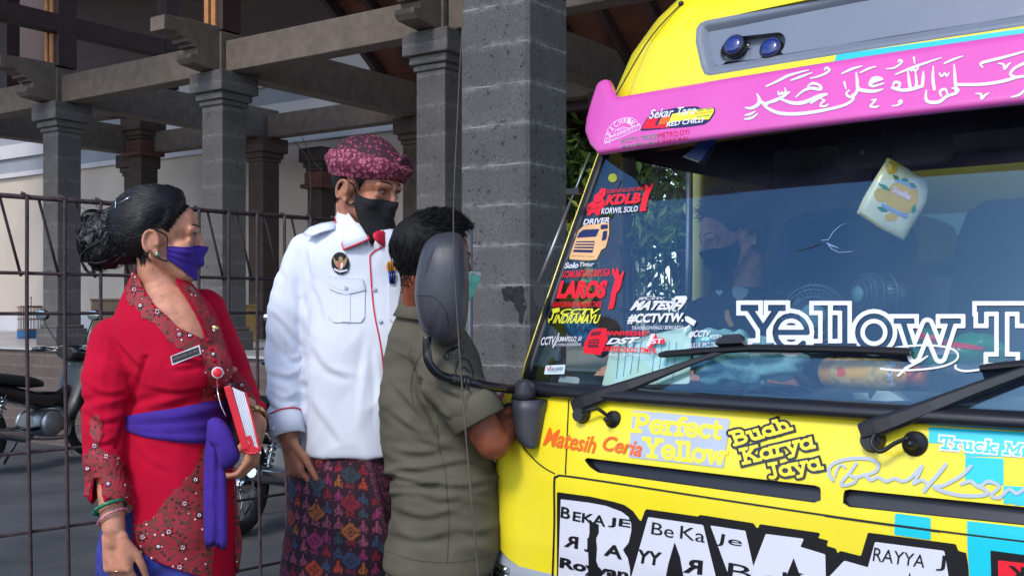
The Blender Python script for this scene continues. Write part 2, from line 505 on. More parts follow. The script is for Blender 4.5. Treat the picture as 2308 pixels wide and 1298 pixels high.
def asphalt_mat():
    m = bpy.data.materials.new('asphalt'); m.use_nodes = True; nt = m.node_tree; L = nt.links.new
    b = nt.nodes['Principled BSDF']; b.inputs['Roughness'].default_value = 0.85
    geo = nt.nodes.new('ShaderNodeNewGeometry')
    def n_(s, d): 
        n = nt.nodes.new('ShaderNodeTexNoise'); n.inputs['Scale'].default_value = s; n.inputs['Detail'].default_value = d
        L(geo.outputs['Position'], n.inputs['Vector']); return n.outputs[0]
    r1 = nt.nodes.new('ShaderNodeValToRGB'); L(n_(1.7, 10), r1.inputs[0])
    r1.color_ramp.elements[0].position = 0.3; r1.color_ramp.elements[0].color = (0.034, 0.036, 0.041, 1)
    r1.color_ramp.elements[1].position = 0.72; r1.color_ramp.elements[1].color = (0.09, 0.09, 0.097, 1)
    r2 = nt.nodes.new('ShaderNodeValToRGB'); L(n_(160, 2), r2.inputs[0])
    r2.color_ramp.elements[0].position = 0.35; r2.color_ramp.elements[0].color = (0.45, 0.45, 0.45, 1)
    r2.color_ramp.elements[1].position = 0.72; r2.color_ramp.elements[1].color = (1.6, 1.6, 1.6, 1)
    mx = nt.nodes.new('ShaderNodeMix'); mx.data_type = 'RGBA'; mx.blend_type = 'MULTIPLY'; mx.inputs[0].default_value = 1
    L(r1.outputs[0], mx.inputs[6]); L(r2.outputs[0], mx.inputs[7]); L(mx.outputs[2], b.inputs['Base Color'])
    bp = nt.nodes.new('ShaderNodeBump'); bp.inputs['Strength'].default_value = 0.6; bp.inputs['Distance'].default_value = 0.01
    L(n_(160, 2), bp.inputs['Height']); L(bp.outputs[0], b.inputs['Normal'])
    return m
M_asphalt = asphalt_mat()

# ------------------------------------------------------------------ ground
g = MB(); S = 400
g.add([(-S, -S, 0), (S, -S, 0), (S, S, 0), (-S, S, 0)], [(0, 1, 2, 3)])
struct(g.build('ground', M_asphalt))

# ------------------------------------------------------------------ pavilion
D = Vector((0.819, -0.574, 0)); CC = Vector((0.574, 0.819, 0)); UP = Vector((0, 0, 1))
KA = Vector((-4.89, 11.7, 0))
FLZ = 0.93
def at(s, q, z=0.0): return KA + D * s + CC * q + UP * z

pl = MB(); pl.box(at(1.0, 2.1, FLZ / 2), D * 9.0, CC * 2.65, UP * FLZ / 2)
o = pl.build('pavilion_floor', [M_plinth]); struct(o)
fl = MB(); fl.box(at(1.0, 2.1, FLZ + 0.012), D * 9.03, CC * 2.68, UP * 0.011)
struct(fl.build('floor_tiles', [M_floor]))

pav = thing('pavilion', 'open sided pavilion of grey stone columns, carved beams and a brown timber roof', 'pavilion', at(0, 0, FLZ + 0.024))
def column(s, q, z0, z1, w, m, band=False, parent=pav):
    k = at(s, q); cz = 0.31
    mb = MB(); mb.box(k - D * w / 2 + CC * w / 2 + UP * (z0 + z1 - cz) / 2, D * w / 2, CC * w / 2, UP * (z1 - cz - z0) / 2)
    col = mb.build('column', m, parent, bevel=0.006)
    mb = MB(); c0 = k - D * w / 2 + CC * w / 2
    for a, b, e in ((z1 - cz, z1 - cz + 0.05, 0.02), (z1 - cz + 0.05, z1 - 0.19, 0.045), (z1 - 0.19, z1 - 0.002, 0.085)):
        mb.box(c0 + UP * (a + b) / 2, D * (w / 2 + e), CC * (w / 2 + e), UP * (b - a) / 2)
    cp = mb.build('capital', m, col, bevel=0.012)
    if band:
        mb = MB(); mb.box(c0 + UP * (z1 - cz - 0.09), D * (w / 2 + 0.03), CC * (w / 2 + 0.03), UP * 0.08)
        mb.box(c0 + UP * (z1 - cz - 0.20), D * (w / 2 + 0.07), CC * (w / 2 + 0.07), UP * 0.03)
        mb.build('capital_band', M_orange, col, bevel=0.008)
    mb = MB(); mb.box(c0 + UP * (z0 + 0.09), D * (w / 2 + 0.05), CC * (w / 2 + 0.05), UP * 0.09)
    mb.box(c0 + UP * (z0 + 0.2), D * (w / 2 + 0.025), CC * (w / 2 + 0.025), UP * 0.02)
    mb.build('column_base', m, col, bevel=0.01)
    return col
F0 = FLZ + 0.024; BT = 3.57
SP = 2.66
for i in range(-1, 5): column(i * SP, 0, F0, BT, 0.28 + 0.008 * i, M_stone2)
for i in range(-1, 5): column(i * SP - 0.02, 2.92, F0, BT, 0.28, M_stone3)
def beam(s0, q0, s1, q1, z0, h, w, m, name='beam'):
    mb = MB(); mb.beam(at(s0, q0, z0 + h / 2), at(s1, q1, z0 + h / 2), w, h); return mb.build(name, m, pav, bevel=0.01)
for i in range(-1, 4):
    beam(i * SP + 0.0, 0.14, (i + 1) * SP - 0.282, 0.14, BT, 0.29, 0.2, M_beam)
    beam(i * SP + 0.0, 3.06, (i + 1) * SP - 0.282, 3.06, BT, 0.29, 0.2, M_beam)
for i in range(-1, 5):
    beam(i * SP - 0.14, 0.0, i * SP - 0.14, 3.2, BT, 0.38, 0.24, M_beam, 'tie_beam')
    # carved bracket end
    prof = [(0.0, 0.0), (-0.30, 0.03), (-0.34, 0.07), (-0.33, 0.11), (-0.26, 0.12), (-0.26, 0.17), (-0.31, 0.18), (-0.31, 0.20), (-0.38, 0.21), (-0.38, 0.24), (-0.43, 0.25), (-0.47, 0.28), (-0.62, 0.27), (-0.62, 0.40), (-0.3, 0.42), (0.0, 0.42)]
    mb = MB(); mb.prism([at(i * SP - 0.24, q, BT + z) for q, z in prof], D * 0.2)
    mb.build('bracket', M_beam, pav, fixn=True, bevel=0.006)
    # posts standing on the beams, with two pale slats on the left face
    mb = MB(); mb.box(at(i * SP - 0.14, 0.14, 5.0), D * 0.11, CC * 0.11, UP * 1.03); mb.build('post', M_brown, pav, bevel=0.004)
    for dq in (-0.05, 0.05):
        mb = MB(); mb.box(at(i * SP - 0.14 - 0.05 + dq, 0.02, 4.8), D * 0.03, CC * 0.012, UP * 0.85); mb.build('slat', M_slat, pav)
beam(-0.1, -3.0, -0.1, 3.4, 4.33, 0.2, 0.14, M_brown, 'purlin')
mb = MB(); mb.box(at(-0.1, 1.5, 4.8), D * 0.09, CC * 0.09, UP * 0.84); mb.build('post', M_brown, pav)
mb = MB(); mb.box(at(-3.0, 1.2, 4.8), D * 0.09, CC * 0.09, UP * 0.84); mb.build('post', M_brown, pav)
beam(-2.7, -0.05, 2.3, -0.05, 5.66, 0.16, 0.12, M_brown, 'purlin')
# roof: planks under rafters, falling to the back
def rz(q): return 3.97 + 0.75 * (2.92 - q)
sl = Vector((CC.x, CC.y, -0.75)).normalized(); nr = D.cross(sl).normalized()
if nr.z < 0: nr = -nr
mb = MB()
for k in range(23):
    q0 = 3.9 - k * 0.42; s0 = 2.15 if q0 > -0.6 else 2.9
    a = at(s0, q0, rz(q0) + 0.06 + 0.004 * (k % 3)); b_ = at(12.5, q0, rz(q0) + 0.06 + 0.004 * (k % 3))
    mb.box((a + b_) / 2, (b_ - a) / 2, sl * 0.255, nr * 0.012)
roof = mb.build('roof_deck', M_plank, pav)
for k in range(20):
    s = 2.2 + k * 0.52
    mb = MB(); mb.beam(at(s, 3.9, rz(3.9) - 0.04), at(s, -5.4, rz(-5.4) - 0.04), 0.07, 0.12, up=nr); mb.build('rafter', M_brown, pav)
for q in (3.2, 1.5, -0.4, -2.2):
    mb = MB(); mb.beam(at(2.2, q, rz(q) - 0.2), at(12.4, q, rz(q) - 0.2), 0.12, 0.18); mb.build('purlin', M_brown, pav)
mb = MB(); mb.box(at(-2.4, 0.4, 6.95), D * 4.5, CC * 3.9, UP * 0.05); mb.build('unseen_shade_ceiling', M_brown, pav)  # unseen slab above the view, added to shade the wall and columns
# beam and board right of the big pillar
a = P(1190, 95, 11.0); mb = MB(); mb.beam(a, a + CC * 3.5, 0.24, 0.34); mb.build('tie_beam', M_beam, pav, bevel=0.01)
a = P(1180, 190, 12.5); mb = MB(); mb.beam(a, a + D * 0.2 + CC * 3.0, 0.1, 0.42); mb.build('eave_board', M_brown, pav)

# ------------------------------------------------------------------ the big pillar in front
K = Vector((0.093, 6.3, 0)); wl, wr = 0.5, 0.435
big = thing('stone_pillar', 'massive square pillar of grey pitted stone blocks behind the olive uniformed man', 'pillar', K - D * wl / 2 + CC * wr / 2)
def pill_poly(e=0.0, ch=0.02):
    a = K + D * e - CC * e
    return [a - D * ch, a + CC * ch, a + CC * (wr + 2 * e - ch), a + CC * (wr + 2 * e) - D * ch, a + CC * (wr + 2 * e) - D * (wl + 2 * e - ch), a + CC * (wr + 2 * e - ch) - D * (wl + 2 * e), a + CC * ch - D * (wl + 2 * e), a - D * (wl + 2 * e - ch)]
mb = MB(); mb.prism([p + UP * 0.42 for p in pill_poly()], UP * 6.2); mb.build('shaft', M_stone, big, fixn=True)
mb = MB(); mb.prism(pill_poly(0.06), UP * 0.42); mb.build('plinth', M_stone, big, fixn=True)

BV_pil = world_bvh([o for o in bpy.data.objects if o.parent == big and o.name.startswith('shaft')])
def chip(poly, name='chipped_patch', m=None):
    pts = [(x + rng.normal(0, 2.5), y + rng.normal(0, 2.5)) for x, y in [tuple(p) for p in crom(poly + [poly[0]], 40)[:-1]]]
    mb = MB(); d_poly(mb, BV_pil, pts, 0.002, 0, 2.5); mb.build(name, m or M_chip, big)
M_chip = smat('broken_stone', (38, 37, 40), rough=0.95, var=0.6, vscale=60, bump=1.0, bscale=120)
chip([(1130, 655), (1145, 645), (1165, 650), (1182, 644), (1184, 690), (1176, 735), (1166, 700), (1152, 680), (1136, 676)])
pp = P(1059, 505, 6.0)
mb = MB(); mb.tube([(pp.x, pp.y, 0), (pp.x, pp.y, pp.z)], 0.0165, 12); mb.tube([(pp.x, pp.y, pp.z - 0.025), (pp.x, pp.y, pp.z)], 0.022, 12)
pipe = mb.build('pipe', M_pipe); tag(pipe, 'thin grey metal pipe standing upright against the big stone pillar', 'pipe')
for zz in (pp.z - 0.1, pp.z - 0.75):
    mb = MB(); mb.tube([(pp.x, pp.y, zz), (pp.x + 0.035, pp.y + 0.0, zz)], 0.005, 8); mb.build('bolt', M_pipe, pipe)

# ------------------------------------------------------------------ building behind
W0 = Vector((-5.97, 17.5, 0))
def aw(s, q, z): return W0 + D * s + CC * q + UP * z
bb = thing('back_building', 'beige plastered building with a cornice banded with painted shade behind the pavilion', 'building', aw(0, 0.3, 0))
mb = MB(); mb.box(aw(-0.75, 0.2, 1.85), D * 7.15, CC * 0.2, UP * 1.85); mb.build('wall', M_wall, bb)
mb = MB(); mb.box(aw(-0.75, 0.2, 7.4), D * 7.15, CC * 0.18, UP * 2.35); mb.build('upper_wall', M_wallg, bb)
z = 3.701
mb = MB()
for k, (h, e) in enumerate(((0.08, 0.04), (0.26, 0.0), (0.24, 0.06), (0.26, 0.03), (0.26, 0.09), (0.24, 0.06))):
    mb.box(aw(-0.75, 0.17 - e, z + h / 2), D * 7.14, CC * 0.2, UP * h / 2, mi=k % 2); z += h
mb.build('cornice', [M_white, M_slabshade], bb)  # grey bands paint in the shade under each cornice step
mb = MB(); mb.box(aw(-0.75, -0.02, 1.1), D * 7.1, CC * 0.01, UP * 0.17); mb.build('skirting', M_white, bb)
mb = MB(); mb.box(aw(-0.75, 0.2, 9.9), D * 7.3, CC * 0.5, UP * 0.12); mb.build('roof_slab', M_slabshade, bb)
def bcol(px, Z, ztop, w):
    k = P(px, 695, Z); q = (k - KA)
    s = q.x * D.x + q.y * D.y; qq = q.x * CC.x + q.y * CC.y
    column(s, qq, F0, ztop, w, M_stone3, band=True, parent=bb)
bcol(318, 15.3, 4.05, 0.28); bcol(724, 14.5, 3.50, 0.26)
mb = MB(); mb.beam(P(100, 690, 16.2) + UP * 2.73, P(420, 690, 14.8) + UP * 2.73, 0.2, 0.1); mb.build('eave_beam', M_brown, bb)
# yellow house further right, in the open
yh = P(905, 690, 21.0)
mb = MB(); mb.box(yh + Vector((0.6, 1.5, 1.2 - yh.z + 0.6)), D * 4.2, CC * 1.2, UP * 1.85)
house = thing('house', 'pale yellow house wall glimpsed behind tree leaves beyond the pavilion', 'house', (yh.x + 0.6, yh.y + 1.5, 0))
mb.build('wall', M_cream, house)
mb = MB(); c_ = yh + Vector((0.6, 1.5, 3.7 - yh.z))
mb.prism([c_ - CC * 1.6 - D * 4.4, c_ + CC * 1.6 - D * 4.4, c_ + UP * 0.8 - D * 4.4], D * 8.8); mb.build('roof', M_orange, house, fixn=True)

# small things on the pavilion floor
def crate(px, py, Z, w, h, d, m, name, label, cat, rot=0.0):
    p = P(px, py, Z); p.z = F0 + 0.001
    ax = Vector((math.cos(rot), math.sin(rot), 0)); ay = Vector((-math.sin(rot), math.cos(rot), 0))
    t = thing(name, label, cat, p)
    mb = MB(); 
    mb.box(p + UP * h / 2, ax * w / 2, ay * d / 2, UP * h / 2); mb.build('box_body', m, t, bevel=0.008)
    mb = MB(); mb.box(p + UP * (h + 0.012), ax * (w / 2 + 0.012), ay * (d / 2 + 0.012), UP * 0.0115); mb.build('lid', m, t)
    return t
crate(243, 760, 14.5, 0.42, 0.5, 0.3, smat('card_brown', (110, 92, 80)), 'carton', 'brown carton on the pavilion floor behind the woman in red', 'carton', 0.4)
crate(562, 760, 13.0, 0.15, 0.42, 0.15, smat('yellow_board', (120, 96, 50)), 'cabinet', 'small ochre cabinet on the pavilion floor beside a column', 'cabinet', 0.5)

# bird cage
cg = P(70, 760, 14.6); cg.z = F0 + 0.001
cage = thing('bird_cage', 'wooden barred bird cage with a blue base on the pavilion floor', 'bird cage', cg)
mb = MB(); mb.box(cg + UP * 0.05, D * 0.13, CC * 0.13, UP * 0.05); mb.build('base_tray', smat('blue_tray', (40, 100, 150)), cage, bevel=0.01)
mb = MB()
Mc = smat('cage_wood', (130, 90, 70))
for k in range(7):
    t = -0.115 + 0.23 * k / 6
    for a, b_ in ((D * t, CC * 0.115), (D * t, -CC * 0.115), (CC * t, D * 0.115), (CC * t, -D * 0.115)):
        mb.tube([cg + a + b_ + UP * 0.1, cg + a + b_ + UP * 0.41], 0.004, 5)
mb.build('bars', Mc, cage)
for e in (0.11, 0.25, 0.41):
    mb = MB()
    for sg in (-1, 1):
        mb.box(cg + D * 0.118 * sg + UP * e, D * 0.008, CC * 0.126, UP * 0.008); mb.box(cg + CC * 0.118 * sg + UP * (e + 0.001), D * 0.126, CC * 0.008, UP * 0.008)
    mb.build('cage_frame', Mc, cage)
mb = MB(); mb.box(cg + UP * 0.425, D * 0.1, CC * 0.1, UP * 0.006); mb.build('cage_top', Mc, cage)
mb = MB(); mb.tube([cg + UP * 0.43, cg + UP * 0.50, cg + UP * 0.53 + D * 0.02, cg + UP * 0.55, cg + UP * 0.53 - D * 0.025], 0.006, 6); mb.build('hook', M_rust, cage)

# cables hanging between column heads
mb = MB(); mb.tube(crom([P(662, 318, 13.7), P(690, 352, 13.8), P(698, 375, 13.9), P(700, 450, 13.9), P(692, 560, 13.9)], 14), 0.008, 6)
mb.tube(crom([P(680, 310, 13.7), P(696, 340, 13.8), P(706, 362, 13.9), P(733, 392, 13.9)], 12), 0.006, 6)
tag(mb.build('cable', M_pipe), 'thin dark cables drooping around a banded column at the back', 'cable')

# ------------------------------------------------------------------ trees
def tree(px, py, Z, r, n, label, mats_w, leaf=0.16, cl=30, rz_=0.85):
    c = P(px, py, Z); base = Vector((c.x + 0.1, c.y + 0.2, 0))
    t = thing('tree', label, 'tree', base)
    mb = MB()
    top = c.z + r * 0.3
    mb.tube([base, base + Vector((0.03, 0, top * 0.35)), base + Vector((-0.05, 0.02, top * 0.7)), Vector((c.x, c.y, top))], [0.13, 0.1, 0.08, 0.03], 10)
    for k in range(9):
        a = rng.uniform(0, 2 * PI); zz = top * rng.uniform(0.45, 0.9)
        q = Vector((c.x + math.cos(a) * r * 0.8, c.y + math.sin(a) * r * 0.8, c.z + rng.uniform(-0.4, 0.7) * r))
        s_ = base.lerp(Vector((c.x, c.y, top)), zz / top)
        mb.tube([s_, s_.lerp(q, 0.5) + Vector((0, 0, 0.06)), q], [0.045, 0.028, 0.008], 7)
    mb.build('trunk', M_bark, t)
    mb = MB(); cs = []
    while len(cs) < cl:
        v = Vector(rng.uniform(-1, 1, 3))
        if 0.25 < v.length < 1.0: cs.append((Vector((v.x * r, v.y * r, v.z * r * rz_)) + c, int(rng.choice(3, p=mats_w))))
    for k in range(n):
        cc, mi = cs[rng.integers(cl)]
        if rng.random() < 0.25: mi = int(rng.choice(3, p=mats_w))
        p = cc + Vector(rng.normal(0, 0.16 * r, 3))
        d = Vector((rng.normal(), rng.normal(), rng.normal() - 0.8)).normalized()
        x = d.orthogonal().normalized(); x = Quaternion(d, rng.uniform(0, 6.28)) @ x
        l = leaf * rng.uniform(0.7, 1.3); w = l * 0.16
        u = x.cross(d) * l * 0.06
        mb.add([p, p + d * l * 0.4 + x * w + u, p + d * l, p + d * l * 0.4 - x * w + u], [(0, 1, 2), (0, 2, 3)], mi)
    mb.build('crown', [M_leafd, M_leafm, M_leafl], t)
tree(858, 372, 17.5, 1.15, 5200, 'dark green tree with drooping long leaves behind the patterned headdress', (0.72, 0.22, 0.06), leaf=0.22)
tree(1318, 345, 13.0, 1.0, 5600, 'leafy sunlit tree seen between the big stone pillar and the truck', (0.5, 0.3, 0.2), leaf=0.17, cl=36)
tree(1540, 560, 12.0, 1.15, 4200, 'light green tree seen through the truck side window', (0.3, 0.4, 0.3), leaf=0.17, cl=30)

# ------------------------------------------------------------------ rebar fence
E = Vector((0.681, 0.732, 0)); FB = Vector((-1.88, 4.25, 0))
def af(s, z): return FB + E * s + UP * z
fence = thing('rebar_fence', 'rusty welded rebar fence panel with slanted bars along its top, behind the woman', 'fence', af(0.3, 0))
SA, SB = -0.62, 1.52
mb = MB(); mb.tube([af(SA, 1.783), af(SB, 1.783)], 0.0100, 8); mb.build('top_rail', M_rust, fence)
for zz in (1.487, 1.33, 0.79, 0.478, 0.16):
    mb = MB(); mb.tube([af(SA, zz), af(SB, zz)], 0.0070, 8); mb.build('rail', M_rust, fence)
s = SA; k = 0
while s < SB:
    r1 = 0.0076; nn = Vector((E.y, -E.x, 0)) * 0.010
    mb = MB(); mb.tube(crom([af(s + 0.02, 0.0) + nn, af(s + 0.012, 0.5) + nn, af(s, 1.2) + nn, af(s, 1.74) + nn, af(s - 0.003, 1.786) + nn, af(s - 0.02, 1.797)], 16), r1, 7); mb.build('upright', M_rust, fence)
    mb = MB(); mb.tube([af(s + 0.055, 1.775) - nn, af(s + 0.135, 1.475) - nn], 0.0058, 7); mb.build('diagonal_bar', M_rust, fence)
    s += 0.15; k += 1

# iron fence beyond the truck, seen through its window
gf = thing('iron_fence', 'black iron railing of thin bars seen through the truck side window', 'fence', (P(1500, 690, 9.2).x, P(1500, 690, 9.2).y, 0))
M_iron = smat('black_iron', (30, 34, 36), rough=0.5)
for k in range(16):
    p = P(1400 + k * 14, 690, 9.2 + k * 0.07)
    mb = MB(); mb.tube([(p.x, p.y, 0), (p.x, p.y, 1.86)], 0.008, 6); mb.build('bar', M_iron, gf)
for zz in (1.87, 1.35, 0.3):
    a = P(1390, 690, 9.15); b_ = P(1630, 690, 10.35)
    mb = MB(); mb.tube([(a.x, a.y, zz), (b_.x, b_.y, zz)], 0.012, 6); mb.build('rail', M_iron, gf)

# fallen leaf
lp = P(152, 1030, 9.87); 
mb = MB()
for k in range(7):
    a = rng.uniform(0, 6.28); p = Vector((lp.x + rng.uniform(-0.06, 0.06), lp.y + rng.uniform(-0.05, 0.05), 0.006 + 0.006 * k)); d = Vector((math.cos(a), math.sin(a), 0.15)) * 0.045; x = Vector((-d.y, d.x, 0.02)) * 0.35
    mb.add([p, p + d * 0.5 + x, p + d, p + d * 0.5 - x], [(0, 1, 2), (0, 2, 3)])
tag(mb.build('fallen_leaves', smat('yellow_leaf', (170, 180, 40))), 'small spray of fallen yellow green leaves on the asphalt', 'leaves')
# ------------------------------------------------------------------ motorcycles
M_blk = smat('black_gloss', (22, 22, 26), rough=0.2, coat=0.5)
M_rub = smat('tyre_rubber', (30, 30, 32), rough=0.9, bump=0.3, bscale=120)
M_seat = smat('black_vinyl', (26, 26, 28), rough=0.5)
M_chr = smat('chrome', (200, 202, 205), rough=0.12, metal=1.0, var=0.03)
M_alu = smat('cast_aluminium', (150, 152, 155), rough=0.4, metal=0.8)
M_redl = smat('red_lens', (170, 20, 24), rough=0.15, coat=0.6)
M_mir = smat('mirror_glass', (235, 240, 248), rough=0.04, metal=1.0, var=0.0)
M_pl = smat('plate_black', (20, 20, 22), rough=0.4)
M_ltr = smat('plate_white', (220, 220, 215), rough=0.5)
def motorcycle(pos, yaw, body, accent, label, plate=True):
    pos = Vector(pos); f = Vector((math.cos(yaw), math.sin(yaw), 0)); l = Vector((-f.y, f.x, 0))
    def T(x, y, z): return pos + f * x + l * y + UP * z
    t = thing('motorcycle', label, 'motorcycle', pos, 'motorcycles parked behind the fence')
    for nm, wx in (('rear_wheel', -0.62), ('front_wheel', 0.62)):
        w = bpy.data.objects.new(nm, None)
        mb = MB(); prof = []
        for k in range(12):
            a = 2 * PI * k / 12; prof.append((0.255 + 0.042 * math.cos(a), 0.042 * math.sin(a)))
        mb.lathe(T(wx, 0, 0.297), l, prof + [prof[0]], 32, caps=False)
        w = mb.build(nm, M_rub, t)
        mb = MB(); mb.lathe(T(wx, 0, 0.297), l, [(0.222, -0.02), (0.23, -0.022), (0.23, 0.022), (0.222, 0.02), (0.222, -0.02)], 32, caps=False)
        mb.lathe(T(wx, 0, 0.297), l, [(0.05, -0.04), (0.05, 0.04)], 16)
        for k in range(18):
            a = 2 * PI * k / 18; r_ = f * math.cos(a) + UP * math.sin(a); c = T(wx, 0, 0.297)
            mb.tube([c + r_ * 0.04 + l * 0.02 * (-1) ** k, c + r_ * 0.225], 0.003, 5)
        mb.build('rim', M_chr, w)
    def rl(stations, n=12, sq=2.6):
        rings = []
        for x, z, hw, hh in stations:
            rr = []
            for k in range(n * 2):
                a = PI * k / n; ca, sa = math.cos(a), math.sin(a)
                rr.append(T(x, hw * math.copysign(abs(ca) ** (2 / sq), ca), z + hh * math.copysign(abs(sa) ** (2 / sq), sa)))
            rings.append(rr)
        return rings
    mb = MB(); mb.loft(rl([(-0.95, 0.80, 0.03, 0.02), (-0.85, 0.77, 0.08, 0.05), (-0.6, 0.70, 0.12, 0.07), (-0.3, 0.63, 0.12, 0.07), (-0.05, 0.56, 0.09, 0.08), (0.2, 0.55, 0.06, 0.07), (0.32, 0.6, 0.05, 0.08)])); mb.build('tail_cover', body, t)
    mb = MB(); mb.loft(rl([(0.20, 0.35, 0.10, 0.06), (0.30, 0.45, 0.15, 0.12), (0.38, 0.62, 0.16, 0.13), (0.42, 0.80, 0.13, 0.12), (0.44, 0.92, 0.08, 0.06)])); mb.build('leg_shield', accent, t)
    mb = MB(); mb.loft(rl([(-0.88, 0.83, 0.07, 0.02), (-0.7, 0.80, 0.12, 0.05), (-0.4, 0.76, 0.13, 0.055), (-0.1, 0.72, 0.10, 0.05), (0.02, 0.70, 0.06, 0.03)])); mb.build('seat', M_seat, t)
    mb = MB(); mb.loft(rl([(-0.12, 0.36, 0.09, 0.09), (0.0, 0.36, 0.14, 0.12), (0.15, 0.36, 0.13, 0.11), (0.3, 0.38, 0.09, 0.08)]))
    for k in range(5): mb.loft(rl([(0.18 + 0.03 * k, 0.38, 0.12, 0.1), (0.19 + 0.03 * k, 0.38, 0.12, 0.1)]))
    mb.lathe(T(0.02, -0.13, 0.36), -l, [(0.11, 0), (0.11, 0.03), (0.09, 0.05), (0.02, 0.055)], 20); mb.lathe(T(0.02, 0.13, 0.36), l, [(0.11, 0), (0.11, 0.03), (0.09, 0.05), (0.02, 0.055)], 20)
    mb.build('engine', M_alu, t)
    mb = MB(); mb.tube(crom([T(0.28, -0.08, 0.33), T(0.2, -0.13, 0.24), T(0.0, -0.15, 0.24), T(-0.25, -0.16, 0.27)], 10), 0.02, 10); mb.tube([T(-0.22, -0.165, 0.27), T(-0.3, -0.17, 0.28), T(-0.8, -0.19, 0.4), T(-0.84, -0.19, 0.41)], [0.03, 0.048, 0.05, 0.03], 14); mb.build('exhaust', M_chr, t)
    mb = MB()
    for sg in (-1, 1):
        mb.tube([T(-0.62, 0.1 * sg, 0.3), T(-0.05, 0.09 * sg, 0.33)], 0.022, 8)
    mb.build('swingarm', M_blk, t)
    for sg in (-1, 1):
        mb = MB(); pts = []
        for k in range(60):
            a = k * 0.9; u = k / 59; c = T(-0.58 + 0.12 * u, 0.14 * sg, 0.34 + 0.28 * u); pts.append(c + f * 0.026 * math.cos(a) + l * 0.026 * math.sin(a))
        mb.tube(pts, 0.006, 6); mb.tube([T(-0.59, 0.14 * sg, 0.32), T(-0.455, 0.14 * sg, 0.64)], 0.012, 8); mb.build('shock', M_chr, t)
        mb = MB(); mb.tube([T(0.62, 0.07 * sg, 0.3), T(0.47, 0.07 * sg, 0.68), T(0.42, 0.05 * sg, 0.86)], [0.022, 0.02, 0.02], 10); mb.build('fork', M_chr if sg > 0 else M_alu, t)
        mb = MB(); mb.tube(crom([T(0.36, 0.12 * sg, 1.0), T(0.36, 0.2 * sg, 1.1), T(0.34, 0.26 * sg, 1.19), T(0.34, 0.29 * sg, 1.24)], 8), 0.006, 6)
        st = mb.build('mirror_stem', M_blk, t)
        Mx = Matrix(((f.x, l.x, 0), (f.y, l.y, 0), (0, 0, 1)))
        mb = MB(); mb.ell(T(0.35, 0.31 * sg, 1.29), 0.03, 0.075, 0.05, Mx, 10); mb.build('mirror_shell', M_blk, st)
        mb = MB(); mb.ell(T(0.325, 0.31 * sg, 1.29), 0.012, 0.068, 0.044, Mx, 10); mb.build('mirror_glass', M_mir, st)
    mb = MB(); mb.tube(crom([T(0.28, 0.34, 0.98), T(0.33, 0.2, 1.0), T(0.4, 0.0, 0.97), T(0.33, -0.2, 1.0), T(0.28, -0.34, 0.98)], 14), 0.013, 8)
    for sg in (-1, 1): mb.tube([T(0.3, 0.24 * sg, 0.99), T(0.28, 0.36 * sg, 0.98)], 0.02, 8); mb.tube([T(0.36, 0.2 * sg, 0.98), T(0.34, 0.34 * sg, 0.97)], 0.006, 6)
    mb.build('handlebar', M_blk, t)
    mb = MB(); mb.loft(rl([(0.3, 0.96, 0.1, 0.05), (0.4, 0.95, 0.14, 0.08), (0.5, 0.92, 0.12, 0.07), (0.55, 0.9, 0.07, 0.04)])); hl = mb.build('headlight_cowl', body, t)
    mb = MB(); mb.ell(T(0.535, 0, 0.9), 0.03, 0.08, 0.05, Matrix(((f.x, l.x, 0), (f.y, l.y, 0), (0, 0, 1))), 10); mb.build('headlight', M_mir, hl)
    for nm, wx, a0, a1 in (('front_fender', 0.62, 20, 150), ('rear_fender', -0.62, 40, 175)):
        rings = []
        for k in range(14):
            a = R(a0 + (a1 - a0) * k / 13); r_ = 0.33; c = T(wx, 0, 0.297)
            rings.append([c + (f * math.cos(a) + UP * math.sin(a)) * (r_ - 0.5 * abs(y) ** 1.6 * 8 * 0.06) + l * y for y in (-0.07, -0.045, 0, 0.045, 0.07)])
        mb = MB(); mb.loft(rings, closed=False); mb.build(nm, accent if nm[0] == 'f' else M_blk, t)
    mb = MB(); mb.box(T(-0.93, 0, 0.73), f * 0.03, l * 0.07, UP * 0.04); tl = mb.build('tail_light', M_redl, t, bevel=0.012)
    for sg in (-1, 1):
        mb = MB(); mb.ell(T(-0.9, 0.12 * sg, 0.66), 0.03, 0.025, 0.03, None, 8); mb.build('indicator', smat('amber_lens', (200, 110, 30), rough=0.2), t)
    if plate:
        mb = MB(); mb.box(T(-0.955, 0, 0.56), f * 0.004 + UP * 0.0, l * 0.13, UP * 0.055 - f * 0.01); p_ = mb.build('number_plate', M_pl, t)
        pts, fs = text2d('DK 24', 0.0)
        mb = MB(); mb.add([T(-0.962 - 0.0, 0.0, 0.56) - l * (u - 0.5) * 0.21 + UP * (v - 0.5) * 0.06 for u, v in pts], fs); mb.build('plate_lettering', M_ltr, p_)
    mb = MB(); mb.tube([T(-0.05, 0.12, 0.28), T(-0.12, 0.26, 0.01)], 0.012, 8); mb.build('side_stand', M_blk, t)
    return t
b1 = P(84, 695, 9.4); motorcycle((b1.x, b1.y, 0), R(66), M_blk, smat('blue_white_panel', (16, 17, 20), rough=0.45, coat=0.1), 'black motorcycle with a dark number plate parked behind the fence, left of the woman')
b2 = P(655, 695, 7.1); motorcycle((b2.x, b2.y, 0), R(74), M_blk, smat('blue_panel', (10, 70, 150), rough=0.25, coat=0.5), 'blue and black motorcycle with chrome exhaust, behind the woman and the white shirt man', plate=False)
